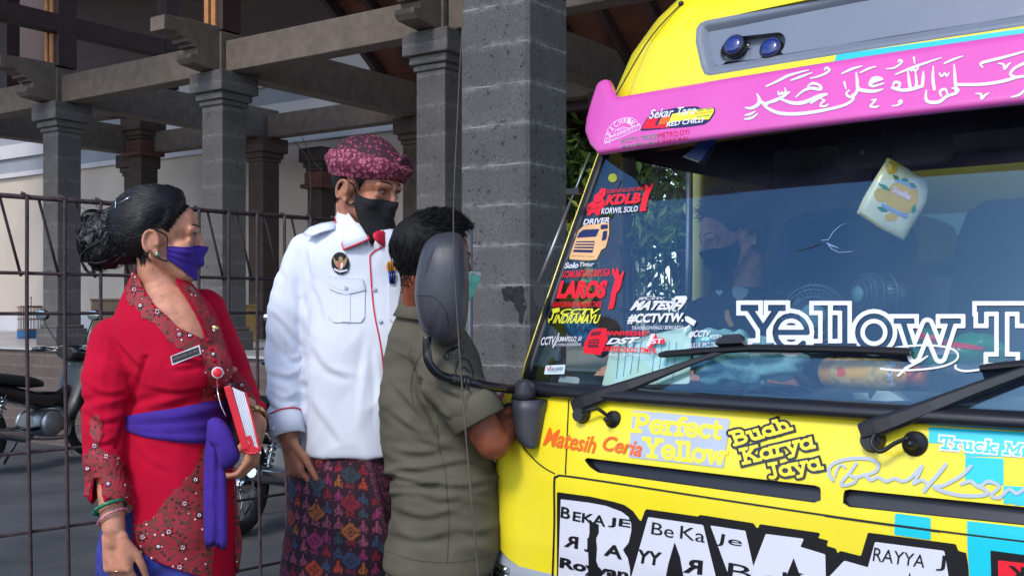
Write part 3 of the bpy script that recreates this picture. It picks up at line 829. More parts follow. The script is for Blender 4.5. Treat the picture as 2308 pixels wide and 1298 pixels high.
# ------------------------------------------------------------------ the yellow truck
TT = Vector((0.768, -0.640, 0)); TN = Vector((-0.640, -0.768, 0)); T0 = Vector((0.667, 2.25, 0))
def T(u, v, w): return T0 + TT * u + TN * w + UP * v
def interp(x, xs, ys): return float(np.interp(x, xs, ys))
def px2uv(px, py, wf):
    """photo pixel to truck width/height on a surface w = wf(u, v)"""
    rx = (px - CX) / FPX; rz = (HY - py) / FPX; w = -0.02
    for _ in range(24):
        a = T0.x + TN.x * w; b = T0.y + TN.y * w
        u = (rx * b - a) / (TT.x - rx * TT.y)
        Z = b + TT.y * u; v = CH + rz * Z
        w = 0.5 * w + 0.5 * wf(min(max(u, -1.1), 1.1), min(max(v, 0.3), 2.8))
    return u, v

def paint_mat(name, srgb, rough=0.28, dirt=0.5):
    """car paint: clear coat, faint dust and blotches"""
    new = name not in MATS
    m = mat(name, lin([x / 255 for x in srgb]), rough=rough, var=0.05, vscale=3, coat=0.35, spec=0.4)
    if new:      # road dust in drifting patches, specks, and uneven gloss
        nt = m.node_tree; L = nt.links.new; b = nt.nodes['Principled BSDF']; src = b.inputs['Base Color'].links[0].from_socket
        tc = nt.nodes.new('ShaderNodeTexCoord')
        def n_(s, d):
            n = nt.nodes.new('ShaderNodeTexNoise'); n.inputs['Scale'].default_value = s; n.inputs['Detail'].default_value = d; L(tc.outputs['Object'], n.inputs['Vector']); return n.outputs[0]
        def r_(x, a, c, lo=0.0, hi=1.0):
            r = nt.nodes.new('ShaderNodeMapRange'); r.inputs[1].default_value = a; r.inputs[2].default_value = c; r.inputs[3].default_value = lo; r.inputs[4].default_value = hi; L(x, r.inputs[0]); return r.outputs[0]
        for f, c in ((r_(n_(2.3, 9), 0.48, 0.75, 0.0, 0.22 * dirt), (0.42, 0.38, 0.30, 1)), (r_(n_(95, 2), 0.73, 0.78, 0.0, 0.5 * dirt), (0.12, 0.10, 0.07, 1))):
            mx = nt.nodes.new('ShaderNodeMix'); mx.data_type = 'RGBA'; L(f, mx.inputs[0]); L(src, mx.inputs[6]); mx.inputs[7].default_value = c; src = mx.outputs[2]
        L(src, b.inputs['Base Color']); L(r_(n_(3.5, 8), 0.35, 0.7, rough * 0.7, rough * 1.5), b.inputs['Roughness'])
        bp = nt.nodes.new('ShaderNodeBump'); bp.inputs['Strength'].default_value = 0.06; bp.inputs['Distance'].default_value = 0.02; L(n_(4.5, 2), bp.inputs['Height']); L(bp.outputs[0], b.inputs['Normal']); L(bp.outputs[0], b.inputs['Coat Normal'])
    return m
M_yel = paint_mat('yellow_paint', (236, 216, 36))
M_yel2 = paint_mat('pale_yellow_decal', (232, 220, 96))
M_gry = paint_mat('grey_paint_truck', (112, 120, 134), rough=0.35)
M_pink = paint_mat('pink_paint', (208, 84, 168), rough=0.33)
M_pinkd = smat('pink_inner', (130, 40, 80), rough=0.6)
M_bpl = smat('black_plastic', (54, 55, 62), rough=0.45, var=0.15, bump=0.12, bscale=300)
M_bpl2 = smat('black_trim', (30, 30, 36), rough=0.35, var=0.1)
M_seal = smat('black_rubber', (18, 18, 24), rough=0.5, var=0.1)
M_bumper = paint_mat('silver_paint', (150, 156, 166), rough=0.3)
M_dash = smat('dashboard', (84, 98, 114), rough=0.7, var=0.1, bump=0.1, bscale=200)
M_trim = smat('cab_lining', (180, 172, 154), rough=0.85, var=0.08)
M_liner = smat('dark_lining', (30, 30, 34), rough=0.9)
M_seatc = smat('seat_cloth', (34, 42, 66), rough=0.9)
M_cyan = smat('cyan_film', (8, 190, 208), rough=0.35, var=0.03, coat=0.3)
M_silv = smat('silver_film', (172, 182, 200), rough=0.4, var=0.03)
M_wfilm = smat('white_film', (206, 206, 216), rough=0.45, var=0.02)
M_bfilm = smat('black_film', (22, 20, 24), rough=0.3, var=0.1, coat=0.3)
M_rfilm = smat('red_film', (226, 22, 44), rough=0.4, var=0.04)
M_ofilm = smat('orange_film', (240, 98, 24), rough=0.4, var=0.03)
M_gfilm = smat('green_film', (24, 150, 90), rough=0.4)
M_yfilm = smat('lime_film', (222, 220, 60), rough=0.4)
M_tan = smat('tan_film', (220, 172, 122), rough=0.45)
M_navy = smat('navy_film', (26, 34, 84), rough=0.4)
M_lamp = smat('blue_lens', (8, 34, 110), rough=0.25, coat=0.8, var=0.2, vscale=60)

def glass_mat(name, tint, ior):
    m = bpy.data.materials.new(name); m.use_nodes = True; nt = m.node_tree; L = nt.links.new
    for n in list(nt.nodes): nt.nodes.remove(n)
    o = nt.nodes.new('ShaderNodeOutputMaterial'); mx = nt.nodes.new('ShaderNodeMixShader')
    tr = nt.nodes.new('ShaderNodeBsdfTransparent'); tr.inputs[0].default_value = tint + (1,)
    gl = nt.nodes.new('ShaderNodeBsdfGlossy'); gl.inputs['Roughness'].default_value = 0.03; gl.inputs[0].default_value = (0.34, 0.70, 1, 1)
    fr = nt.nodes.new('ShaderNodeFresnel'); fr.inputs[0].default_value = ior
    L(fr.outputs[0], mx.inputs[0]); L(tr.outputs[0], mx.inputs[1]); L(gl.outputs[0], mx.inputs[2]); df = nt.nodes.new('ShaderNodeBsdfDiffuse'); df.inputs[0].default_value = (0.62, 0.66, 0.7, 1); m2 = nt.nodes.new('ShaderNodeMixShader')
    tc = nt.nodes.new('ShaderNodeTexCoord'); nz = nt.nodes.new('ShaderNodeTexNoise'); nz.inputs['Scale'].default_value = 4; nz.inputs['Detail'].default_value = 8; L(tc.outputs['Object'], nz.inputs['Vector'])
    mr = nt.nodes.new('ShaderNodeMapRange'); mr.inputs[1].default_value = 0.35; mr.inputs[2].default_value = 0.75; mr.inputs[3].default_value = 0.001; mr.inputs[4].default_value = 0.022; L(nz.outputs[0], mr.inputs[0])   # dust film
    L(mr.outputs[0], m2.inputs[0]); L(mx.outputs[0], m2.inputs[1]); L(df.outputs[0], m2.inputs[2]); L(m2.outputs[0], o.inputs[0])
    return m
M_glass = glass_mat('windscreen_glass', (0.86, 0.93, 0.95), 2.15)
M_glass2 = glass_mat('rear_glass', (0.25, 0.33, 0.42), 1.6)

truck = thing('truck', 'bright yellow truck cab covered in stickers with a pink visor, filling the right half', 'truck', T(0, 0, -1.0))

# ---- lower cab body: front wraps round the corner to the doors
BOW, RAD = 0.05, 0.20
HW = 1.05
def w0b(v): return interp(v, [0.3, 0.6, 0.75, 0.92, 1.0, 1.07, 1.125], [-0.02, 0.0, 0.015, 0.015, 0.008, -0.006, -0.03])
def sec_pt(s, v, hw, w0, bow=BOW, r=RAD, back=1.5):
    """s: path length along the section from the middle"""
    sg = -1 if s < 0 else 1; a = abs(s); f = hw - r
    if a <= f: return sg * a, w0 - bow * (a / hw) ** 2
    wc = w0 - bow * (f / hw) ** 2 - r
    if a <= f + r * PI / 2:
        t = (a - f) / r; return sg * (f + r * math.sin(t)), wc + r * math.cos(t)
    return sg * hw, wc - (a - f - r * PI / 2)
def body_pt(s, v, off=0.0):
    u, w = sec_pt(s, v, HW - off * 0, w0b(v)); return T(u, v, w + off)
wfb = lambda u, v: w0b(v) - BOW * (u / HW) ** 2
slot_px = [(1322, 1031), (1843, 1094), (1850, 1099), (1850, 1126), (1842, 1133), (1347, 1064), (1330, 1052), (1317, 1036)]
slot = [px2uv(x, y, wfb) for x, y in slot_px]
slot2 = [(-u, v) for u, v in slot][::-1]
SL = HW - RAD + RAD * PI / 2 + 1.15
def fun_body(X, Y):
    D = np.maximum(np.maximum(0.655 - Y, Y - 1.128), np.abs(X) - SL)
    # raised lower edge over the lamps at the corners
    corner = 0.655 + 0.10 * np.clip((np.abs(X) - 0.72) / 0.35, 0, 1) ** 1.5
    D = np.maximum(D, corner - Y)
    for sl_ in (slot, slot2): D = np.maximum(D, -poly_sdf(sl_)(X, Y))
    return D
def grid_surface(fun, x0, y0, x1, y1, step, mapf, name, m, parent, smooth=True):
    pts, fs = fill_sdf(fun, x0, y0, x1, y1, step, 1)
    mb = MB(); mb.add([mapf(*p) for p in pts], fs, 0, smooth)
    return mb.build(name, m, parent)
body = grid_surface(fun_body, -SL - 0.02, 0.63, SL + 0.02, 1.14, 0.0125, body_pt, 'cab_body', M_yel, truck)
for sl_ in (slot, slot2):
    mb = MB()
    ring0 = [body_pt(u, v, 0.0005) for u, v in sl_]; ring1 = [body_pt(u, v, -0.045) for u, v in sl_]
    mb.loft([ring0, ring1], closed=True, caps=False, smooth=False)
    pts, fs = fill_sdf(poly_sdf(sl_), *bounds([sl_], 0.03), 0.02)
    mb.add([T(u, v, wfb(u, v) - 0.012 - 0.05 * max(0, min(1, (v - min(q[1] for q in sl_)) * 6))) for u, v in pts], fs, 0, True)
    mb.build('grille_slot', M_bpl2, truck)
# lower front: bumper, lamps
mb = MB(); rings = []
for v, o in ((0.30, -0.04), (0.33, 0.01), (0.48, 0.035), (0.60, 0.03), (0.62, 0.0)):
    rings.append([T(*((lambda p: (p[0], v, p[1]))(sec_pt(s, v, HW + o * 0.4, o + 0.0, r=0.16)))) for s in np.linspace(-1.35, 1.35, 61)])
mb.loft(rings, closed=False); mb.build('bumper', M_bumper, truck)
for sg in (-1, 1):
    # head lamp wrapped round the corner, chrome rings inside a clear lens
    mb = MB(); rings = []
    for v, o in ((0.60, -0.02), (0.615, 0.012), (0.64, 0.02), (0.67, 0.016), (0.70, 0.004)):
        rings.append([T(*((lambda p: (p[0] , v + 0.03 * max(0, (abs(s) - 0.8)) , p[1]))(sec_pt(s, v, HW, w0b(v) + o - 0.012)))) for s in np.linspace(sg * 0.62, sg * 1.2, 24)])
    mb.loft(rings, closed=False); hl = mb.build('headlight', M_bumper, truck)
    for k in range(4):
        v = 0.605 + 0.02 * k
        pts = [T(*((lambda p: (p[0], v + 0.02 * max(0, abs(s) - 0.8), p[1]))(sec_pt(s, v, HW, w0b(v) + 0.012)))) for s in np.linspace(sg * 0.9, sg * 1.19, 14)]
        mb = MB(); mb.tube(pts, 0.008, 8); mb.build('chrome_ring', M_chr, hl)

BV_body = world_bvh([body])
# ---- black cowl strip under the windscreen
mb = MB(); rings = []
for v, o in ((1.118, -0.03), (1.121, 0.022), (1.132, 0.034), (1.146, 0.030), (1.155, 0.012), (1.157, -0.05)):
    rings.append([T(*((lambda p: (p[0], v, p[1]))(sec_pt(s, v, 0.97, -0.032 + o, bow=0.055, r=0.14)))) for s in np.linspace(-1.12, 1.12, 61)])
mb.loft(rings, closed=False); cowl = mb.build('cowl_strip', M_bpl2, truck)

# ---- windscreen
GV0, GV1 = 1.15, 1.90
def gw0(v): return -0.035 - 0.47 * (v - GV0) - 0.05 * (v - GV0) ** 2
def gwf(u, v): return gw0(v) - 0.075 * (u / 0.84) ** 2
def ghw(v): return 0.930 - 0.04 * (v - GV0) / 0.7
mb = MB(); mb.loft([[T(a * ghw(v), v, gwf(a * ghw(v), v)) for a in np.linspace(-1, 1, 41)] for v in np.linspace(GV0, GV1, 15)], closed=False)
glass = mb.build('windscreen', M_glass, truck)
BV_glass = world_bvh([glass])
# seal and pillars
def pil(sg, ins, outs, name, m, parent=truck):
    mb = MB(); rings = []
    for v in np.linspace(1.13, 1.93, 12):
        vv = min(max(v, GV0), GV1); h = ghw(vv); wE = gwf(h, vv)
        rings.append([T(sg * (h + du), v, wE + dw) for du, dw in (ins if sg < 0 else ins[::-1])])
    mb.loft(rings); return mb.build(name, m, parent)
for sg in (-1, 1):
    pil(sg, [(-0.012, 0.006), (0.028, -0.012), (0.03, -0.05), (-0.005, -0.03)], None, 'screen_seal', M_seal)
    pil(sg, [(0.029, -0.012), (0.048, -0.032), (0.062, -0.08), (0.062, -0.15), (0.035, -0.15), (0.031, -0.052)], None, 'front_pillar', M_yel)
    # door post and window frame at the back of the door window
    mb = MB()
    for (ua, ub, va, vb, wa, wb) in ((0.93, 0.985, 1.12, 1.9, -1.08, -1.5),):
        a0, a1 = T(sg * ua, va, wa), T(sg * ub, va, wa)
        mb.box(T(sg * (ua + ub) / 2, (va + vb) / 2, (wa + wb) / 2), TT * (ub - ua) / 2, TN * (wa - wb) / 2, UP * (vb - va) / 2)
    mb.build('rear_pillar', M_yel2, truck, bevel=0.01)
    mb = MB(); mb.tube([T(sg * 0.955, 1.12, -1.03), T(sg * 0.95, 1.88, -1.03)], 0.012, 8); mb.build('window_channel', M_alu, truck)
    mb = MB(); mb.box(T(sg * 0.96, 1.115, -0.75), TT * 0.05, TN * 0.55, UP * 0.018); mb.build('door_sill', M_bpl2, truck)
    # inner door panel
    mb = MB(); mb.box(T(sg * 1.0, 0.86, -0.8), TT * 0.025, TN * 0.6, UP * 0.24); mb.build('door_panel', M_dash, truck)

# ---- roof and fairing above
def rw0(v): return interp(v, [1.80, 1.9, 2.0, 2.1, 2.2, 2.3, 2.38, 2.45, 2.5], [-0.35, -0.355, -0.375, -0.41, -0.46, -0.535, -0.63, -0.78, -1.05])
def rhw(v): return interp(v, [1.80, 1.95, 2.1, 2.2, 2.3, 2.4, 2.5], [0.90, 0.955, 0.92, 0.87, 0.80, 0.70, 0.55])
def rrad(v): return interp(v, [1.8, 2.0, 2.5], [0.20, 0.25, 0.3])
rwf = lambda u, v: rw0(v) - 0.075 * (u / 0.95) ** 2
pan_px = [(1592, 47), (1640, 38), (2000, -24), (2308, -75), (2308, 66), (2000, 107), (1870, 127), (1600, 171), (1588, 168), (1580, 150), (1568, 95), (1570, 65), (1578, 53)]
pan = [px2uv(x, y, rwf) for x, y in pan_px]
uR = max(p[0] for p in pan)
left = [p for p in pan if p[0] < uR - 1e-6]
# the panel is symmetric about the middle of the cab
top_l = [pan[0], pan[1], pan[2]]; 
midv_t = pan[2][1] + (pan[3][1] - pan[2][1]) * (0 - pan[2][0]) / (pan[3][0] - pan[2][0])
half = [p for p in pan if p[0] < -0.02]
half = [pan[1], pan[0]] + pan[:8:-1][:0] + [pan[12], pan[11], pan[10], pan[9], pan[8], pan[7], pan[6]]
panel_poly = half + [(-u, v) for u, v in half[::-1]]
def roof_map(s, v):
    u, w = sec_pt(s, v, rhw(v), rw0(v), bow=0.075, r=rrad(v)); return T(u, v, w)
RS = 2.2
def fun_roof(X, Y):
    D = np.maximum(np.maximum(1.80 + 0.05 * (np.abs(X) < 0.95) - Y, Y - 2.5), np.abs(X) - RS)
    return np.maximum(D, -poly_sdf(panel_poly)(X, Y))
roofo = grid_surface(fun_roof, -RS - 0.03, 1.785, RS + 0.03, 2.515, 0.015, roof_map, 'cab_roof', M_yel, truck)
mb = MB(); mb.add([T(u, 2.499, w) for u, w in ((-0.56, -1.3), (0.56, -1.3), (0.56, -2.4), (-0.56, -2.4))], [(0, 1, 2, 3)]); mb.build('roof_top', M_yel, truck)
# recessed grey panel with a rounded lip
cu_, cv_ = np.mean([p[0] for p in panel_poly]), np.mean([p[1] for p in panel_poly])
def shrink(poly, d):
    out = []; n = len(poly)
    for i in range(n):
        a = Vector(poly[i - 1]); b = Vector(poly[i]); c = Vector(poly[(i + 1) % n])
        t1 = (b - a).normalized(); t2 = (c - b).normalized(); nn = Vector((-(t1.y + t2.y), t1.x + t2.x))
        if nn.length < 1e-6: out.append(tuple(b)); continue
        nn.normalize(); out.append(tuple(b + nn * d))
    return out
area = sum(panel_poly[i - 1][0] * panel_poly[i][1] - panel_poly[i][0] * panel_poly[i - 1][1] for i in range(len(panel_poly)))
sgn = 1 if area > 0 else -1
def rpt(p, off): return T(p[0], p[1], rwf(*p) + off)
p1 = shrink(panel_poly, sgn * 0.006); p2 = shrink(panel_poly, sgn * 0.018); p3 = shrink(panel_poly, sgn * 0.03)
mb = MB(); mb.loft([[rpt(p, 0.0) for p in panel_poly], [rpt(p, 0.003) for p in p1], [rpt(p, -0.008) for p in p2], [rpt(p, -0.022) for p in p3]], closed=True, caps=False)
# lamp pocket in the panel
def px_r(x, y): return px2uv(x, y, lambda u, v: rwf(u, v) - 0.02)
cap_a, cap_b = px_r(1648, 112), px_r(1742, 102)
def pocket(X, Y): return np.minimum(seg_d(X, Y, cap_a, cap_b, 0.034), seg_d(X, Y, (-cap_a[0], cap_a[1]), (-cap_b[0], cap_b[1]), 0.034))
pts, fs = fill_sdf(lambda X, Y: np.maximum(poly_sdf(p3)(X, Y), -pocket(X, Y)), *bounds([p3], 0.02), 0.01, 1)
o_ = len(mb.v); mb.add([rpt(p, -0.022) for p in pts], fs, 0, True)
panel = mb.build('fairing_panel', M_gry, truck)
mb = MB(); pts, fs = fill_sdf(poly_sdf(p1), *bounds([p1], 0.02), 0.03, 1); mb.add([rpt(p, -0.062) for p in pts], fs, 0, True); mb.build('panel_back', M_gry, truck)
for sg in (1, -1):
    a, b = (sg * cap_a[0], cap_a[1]), (sg * cap_b[0], cap_b[1])
    d_ = Vector((b[0] - a[0], b[1] - a[1])); an = math.atan2(d_.y, d_.x)
    loop = []
    for k in range(24):
        t = an + PI / 2 + PI * k / 12 if k < 12 else an - PI / 2 + PI * (k - 12) / 12
        c = a if k < 12 else b; loop.append((c[0] + 0.035 * math.cos(t), c[1] + 0.035 * math.sin(t)))
    inner = shrink(loop, 0.006 if True else 0)
    mb = MB(); mb.loft([[rpt(p, -0.021) for p in loop], [rpt(p, -0.05) for p in loop]], closed=True, caps=False)
    mb.add([rpt(p, -0.05) for p in loop], [tuple(range(24))])
    pk = mb.build('lamp_pocket', M_gry, truck, fixn=False)
    for (x, y) in ((1652, 107), (1735, 113)):
        u, v = px_r(x, y); u *= sg
        c = T(u, v, rwf(u, v) - 0.045); nrm = (TN + UP * 0.3).normalized()
        mb = MB(); mb.lathe(c, nrm, [(0.031, 0), (0.031, 0.022), (0.027, 0.026)], 24); rimo = mb.build('lamp', M_bpl2, truck)
        mb = MB(); mb.lathe(c + nrm * 0.0235, nrm, [(0.0265, 0), (0.0255, 0.003), (0.015, 0.007), (0.0, 0.008)], 24); mb.build('lens', M_lamp, rimo)
        for e in (-1, 1):
            mb = MB(); mb.ell(c + TT * 0.035 * e + nrm * 0.008, 0.004, 0.004, 0.004, None, 6); mb.build('screw', M_chr, rimo)
BV_roof = world_bvh([roofo, panel])

# ---- pink visor: bowed plate, ears curling back at both ends
def vw(u, v): return -0.185 - 0.5 * (v - 1.745) - 0.06 * (u / 0.8) ** 2 - 0.5 * max(0, abs(u) - 0.76) ** 1.5
vis_px = [(1345, 347), (1325, 325), (1315, 298), (1318, 270), (1330, 225), (1341, 192), (1350, 180), (1364, 178), (1370, 190), (1376, 205), (1388, 219)]
vis_l = [px2uv(x, y, lambda u, v: vw(u, v)) for x, y in vis_px]
vis = vis_l + [(-0.3, 1.897), (0.3, 1.897)] + [(-u, v) for u, v in vis_l[::-1]]
vis[11] = (-0.3, vis_l[-1][1] - 0.004); vis[12] = (0.3, vis_l[-1][1] - 0.004)
vb = vis_l[0][1]
fv = poly_sdf(vis)
pts, fs = fill_sdf(fv, *bounds([vis], 0.02), 0.01, 1)
mb = MB()
n_ = len(pts)
dd_ = -fv(np.array([[p[0] for p in pts]]), np.array([[p[1] for p in pts]]))[0]
ee_ = np.clip(1 - dd_ / 0.014, 0, 1); rr_ = 0.012 * (1 - np.sqrt(1 - ee_ ** 2))
front = [T(p[0], p[1], vw(*p) - r_) for p, r_ in zip(pts, rr_)]; back = [T(p[0], p[1], vw(*p) - 0.03) for p in pts]
mb.add(front, fs, 0, True); mb.add(back, [f[::-1] for f in fs], 0, True)
cnt = {}
for f in fs:
    for i in range(len(f)):
        e = (f[i], f[(i + 1) % len(f)]); k = (min(e), max(e)); cnt[k] = cnt.get(k, []) + [e]
for k, es in cnt.items():
    if len(es) == 1:
        a, b = es[0]; mb.f.append([a, b, b + n_, a + n_][::-1]); mb.m.append(0); mb.sm.append(True)
visor = mb.build('visor', M_pink, truck, fixn=True)
# shelf closing the visor to the cab, and the ears' hollow backs
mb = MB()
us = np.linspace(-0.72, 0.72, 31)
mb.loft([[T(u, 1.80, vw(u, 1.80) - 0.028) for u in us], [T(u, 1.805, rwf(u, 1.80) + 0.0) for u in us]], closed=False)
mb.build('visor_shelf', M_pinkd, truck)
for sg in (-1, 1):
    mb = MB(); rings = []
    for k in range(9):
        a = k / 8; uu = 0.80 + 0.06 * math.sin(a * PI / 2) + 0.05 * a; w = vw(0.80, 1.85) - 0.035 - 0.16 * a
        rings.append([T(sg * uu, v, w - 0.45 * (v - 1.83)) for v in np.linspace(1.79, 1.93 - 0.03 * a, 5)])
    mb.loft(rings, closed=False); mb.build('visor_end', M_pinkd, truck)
BV_visor = world_bvh([visor])

# ---- aerials
def hit(b, x, y, off): return onto(b, x, y, off)
a_ = hit(BV_roof, 1537, 12, 0.004); b_ = P(1386, 220, 3.03); mid = hit(BV_roof, 1470, 95, 0.012)
mb = MB(); mb.tube(crom([a_, mid, b_], 12), 0.0022, 6); mb.ell(a_, 0.008, 0.008, 0.008, None, 6); mb.build('roof_cable', M_seal, truck)
q0, q1 = P(1212, 640, 2.98), P(1330, 345, 3.08)
mb = MB(); mb.tube([q0, q0.lerp(q1, 0.62)], 0.0042, 8); mb.tube([q0.lerp(q1, 0.60), q1], 0.0026, 8)
aer = mb.build('aerial', M_alu, truck)
mb = MB(); mb.loft([[P(x, y, z) for x, y in ((1203, 645), (1216, 640), (1225, 650), (1228, 690), (1215, 694), (1204, 675))] for z in (2.95, 3.02)]); mb.build('aerial_base', M_bpl2, aer, fixn=True)
cl = q0.lerp(q1, 0.70); mb = MB(); mb.box(cl, TT * 0.022, TN * 0.012, UP * 0.008); mb.build('clip', M_bpl2, aer)

# ---- door mirror on its tube arm
MZ = 2.66
arm_px = [(962, 758), (962, 790), (967, 818), (988, 842), (1020, 854), (1080, 866), (1130, 874), (1165, 878)]
arm_Z = [2.66, 2.66, 2.66, 2.67, 2.69, 2.72, 2.76, 2.80]
mb = MB(); mb.tube(crom([P(x, y, z) for (x, y), z in zip(arm_px, arm_Z)], 40), [0.0115] * 40, 14); arm = mb.build('mirror_arm', smat('gloss_black_tube', (20, 21, 28), rough=0.2, coat=0.4), truck)
mb = MB(); 
for k in range(6):
    c0 = crom([P(x, y, z) for (x, y), z in zip(arm_px, arm_Z)], 60)[33 + k]; c1 = crom([P(x, y, z) for (x, y), z in zip(arm_px, arm_Z)], 60)[34 + k]
    mb.tube([Vector(c0), Vector(c1)], 0.0135, 10)
mb.tube([P(1050, 866, 2.695), P(1056, 878, 2.69)], 0.003, 5)
mb.build('tape_wrap', M_seal, arm)
mir_px = [(970, 760), (955, 748), (944, 725), (937, 690), (934, 665), (937, 625), (943, 590), (951, 563), (963, 543), (982, 529), (1005, 524), (1028, 524), (1041, 533), (1050, 555), (1055, 590), (1057, 640), (1056, 690), (1050, 735), (1038, 765), (1018, 780), (1000, 781), (985, 778)]
mir_px = [tuple(p) for p in crom(mir_px + [mir_px[0]], 60)[:-1]]
mc = np.mean(mir_px, axis=0)
def mring(k, z, dx=0, dy=0): return [P(mc[0] + dx + (x - mc[0]) * k, mc[1] + dy + (y - mc[1]) * k, z) for x, y in mir_px]
mb = MB(); mb.loft([mring(0.97, MZ + 0.075), mring(1.0, MZ + 0.06), mring(1.0, MZ + 0.035), mring(0.965, MZ + 0.005), mring(0.88, MZ - 0.022), mring(0.70, MZ - 0.042, 4), mring(0.42, MZ - 0.053, 8), mring(0.15, MZ - 0.056, 10)])
mirror = mb.build('door_mirror', M_bpl, truck)
for p in mirror.data.polygons: p.use_smooth = True
BV_mir = world_bvh([mirror])
mb = MB()
d_strokes(mb, BV_mir, [([(935, 667), (968, 667), (985, 675), (1000, 692), (1009, 712), (1011, 735)], 2.4)], 0.0004)
mb.build('housing_seam', M_seal, mirror)
mb = MB(); d_strokes(mb, BV_mir, [([(981, 549), (974, 570), (966, 595), (958, 625)], [7, 6, 4, 1.5])], 0.0004); mb.build('housing_groove', smat('groove_plastic', (28, 31, 52), rough=0.5), mirror)
mb = MB(); mb.add(mring(0.9, MZ + 0.0765), [tuple(range(len(mir_px)))]); mb.build('mirror_glass', M_mir, mirror)
# arm mount on the cab corner
def mount(y0, ys, name, m, parent):
    mb = MB(); rings = []
    for y, xl, xr in ys:
        c = P((xl + xr) / 2, y, 2.83); a = (xr - xl) / 2 / FPX * 2.83
        rings.append([c + Vector((math.copysign(abs(math.cos(t)) ** 0.75, math.cos(t)) * a, math.copysign(abs(math.sin(t)) ** 0.75, math.sin(t)) * 0.075, 0)) for t in np.linspace(0, 2 * PI, 28, endpoint=False)])
    mb.loft(rings); o = mb.build(name, m, parent); 
    return o
mt = mount(0, [(1003, 1192, 1202), (1002, 1180, 1212), (994, 1168, 1220), (975, 1158, 1224), (950, 1154, 1229), (920, 1152, 1232), (897, 1152, 1234)], 'mirror_mount', M_bpl, truck)
mount(0, [(895, 1154, 1209), (880, 1155, 1208), (868, 1158, 1205), (860, 1166, 1198), (857, 1176, 1188)], 'mount_cap', M_bpl, mt)

# ---- wipers
def wpt(x, y, off, b=None):
    h = onto(BV_glass, x, y, off) if b is None else onto(b, x, y, off)
    return h
BV_front = world_bvh([glass, body, cowl])
def wiper(arm_pts, blade_pts, clip, piv, dome, hose):
    mb = MB()
    rings = []
    pa = onto(BV_front, *arm_pts[0][:3]); pb = onto(BV_front, *arm_pts[-1][:3]); P3 = []
    for x, y, o, _ in arm_pts:
        t = (x - arm_pts[0][0]) / (arm_pts[-1][0] - arm_pts[0][0]); P3.append(P(x, y, 1 / ((1 - t) / pa.y + t / pb.y) - 0.012 * math.sin(PI * min(1, t * 1.6 + 0.05)) if t < 0.6 else 1 / ((1 - t) / pa.y + t / pb.y)))
    for i, p in enumerate(P3):
        d = (P3[min(i + 1, len(P3) - 1)] - P3[max(i - 1, 0)]).normalized(); w = arm_pts[i][3] / FPX * p.y / 2
        sd = d.cross(TN).normalized(); nn = sd.cross(d).normalized()
        rings.append([p + sd * w * a + nn * w * 0.55 * b for a, b in ((-1, -0.8), (1, -0.8), (1, 0.3), (0.6, 0.9), (-0.6, 0.9), (-1, 0.3))])
    mb.loft(rings, smooth=False); wp = mb.build('wiper_arm', M_bpl2, truck, bevel=0.003)
    mb = MB(); B3 = [onto(BV_glass, x, y, 0.016) for x, y in blade_pts]
    rings = []
    for i, p in enumerate(B3):
        d = (B3[min(i + 1, len(B3) - 1)] - B3[max(i - 1, 0)]).normalized(); sd = d.cross(TN).normalized(); nn = sd.cross(d)
        w = 0.0085 if 0 < i < len(B3) - 1 else 0.006
        rings.append([p + sd * w * a + nn * b for a, b in ((-1, -0.013), (1, -0.013), (1, 0.002), (0.3, 0.009), (-0.3, 0.009), (-1, 0.002))])
    mb.loft(rings, smooth=False); mb.build('wiper_blade', M_seal, wp)
    if clip:
        mb = MB(); c3 = [onto(BV_glass, x, y, o) for o in (0.012, 0.034) for x, y in clip]; n = len(clip)
        mb.loft([c3[:n], c3[n:]], smooth=False); mb.build('blade_clip', M_bpl2, wp, fixn=True)
    if piv is None: return
    c = onto(BV_body, piv[0], piv[1], 0.0); r = piv[2] / FPX * c.y; nn = (TN + UP * 0.1).normalized()
    mb = MB(); mb.lathe(c - nn * 0.004, nn, [(r * 1.05, 0), (r * 1.05, 0.012), (r * 0.8, 0.02), (r * 0.8, 0.03)], 20); mb.build('pivot_cap', M_bpl2, wp)
    c = onto(BV_body, dome[0], dome[1], 0.0); r = dome[2] / FPX * c.y
    mb = MB(); mb.lathe(c - nn * 0.004, nn, [(r, 0), (r, 0.008), (r * 0.9, 0.014), (r * 0.5, 0.017), (r * 0.45, 0.026), (r * 0.3, 0.03), (r * 0.25, 0.04), (0, 0.041)], 28); mb.build('nozzle_boot', M_seal, wp)
    mb = MB(); mb.tube(crom([onto(BV_body, x, y, o) for x, y, o in hose], 20), 0.0045, 8); mb.build('washer_hose', M_seal, wp)
wiper([(1292, 916, 0.03, 30), (1320, 904, 0.045, 38), (1350, 893, 0.04, 36), (1420, 868, 0.035, 28), (1500, 838, 0.03, 19), (1570, 812, 0.028, 14), (1640, 788, 0.026, 12), (1668, 780, 0.026, 11)],
      [(1496, 806), (1510, 804), (1600, 797), (1700, 791), (1850, 793), (1980, 797), (2045, 800), (2058, 800)], [(1628, 788), (1632, 778), (1648, 768), (1685, 766), (1688, 786)], (1316, 935, 19), (1383, 945, 20), [(1330, 940, 0.03), (1342, 935, 0.035), (1360, 930, 0.03), (1372, 936, 0.03), (1383, 944, 0.036)])
wiper([(1940, 974, 0.035, 40), (1975, 962, 0.055, 46), (2010, 950, 0.05, 42), (2100, 915, 0.045, 36), (2200, 876, 0.04, 30), (2310, 836, 0.035, 24), (2420, 800, 0.03, 18)],
      [(2213, 838), (2230, 836), (2308, 828), (2420, 822), (2560, 826), (2600, 828)], None, (1970, 992, 27), (2063, 1000, 29), [(1985, 990, 0.035), (1980, 1010, 0.04), (1998, 1021, 0.035), (2030, 1008, 0.035), (2062, 1000, 0.04)])

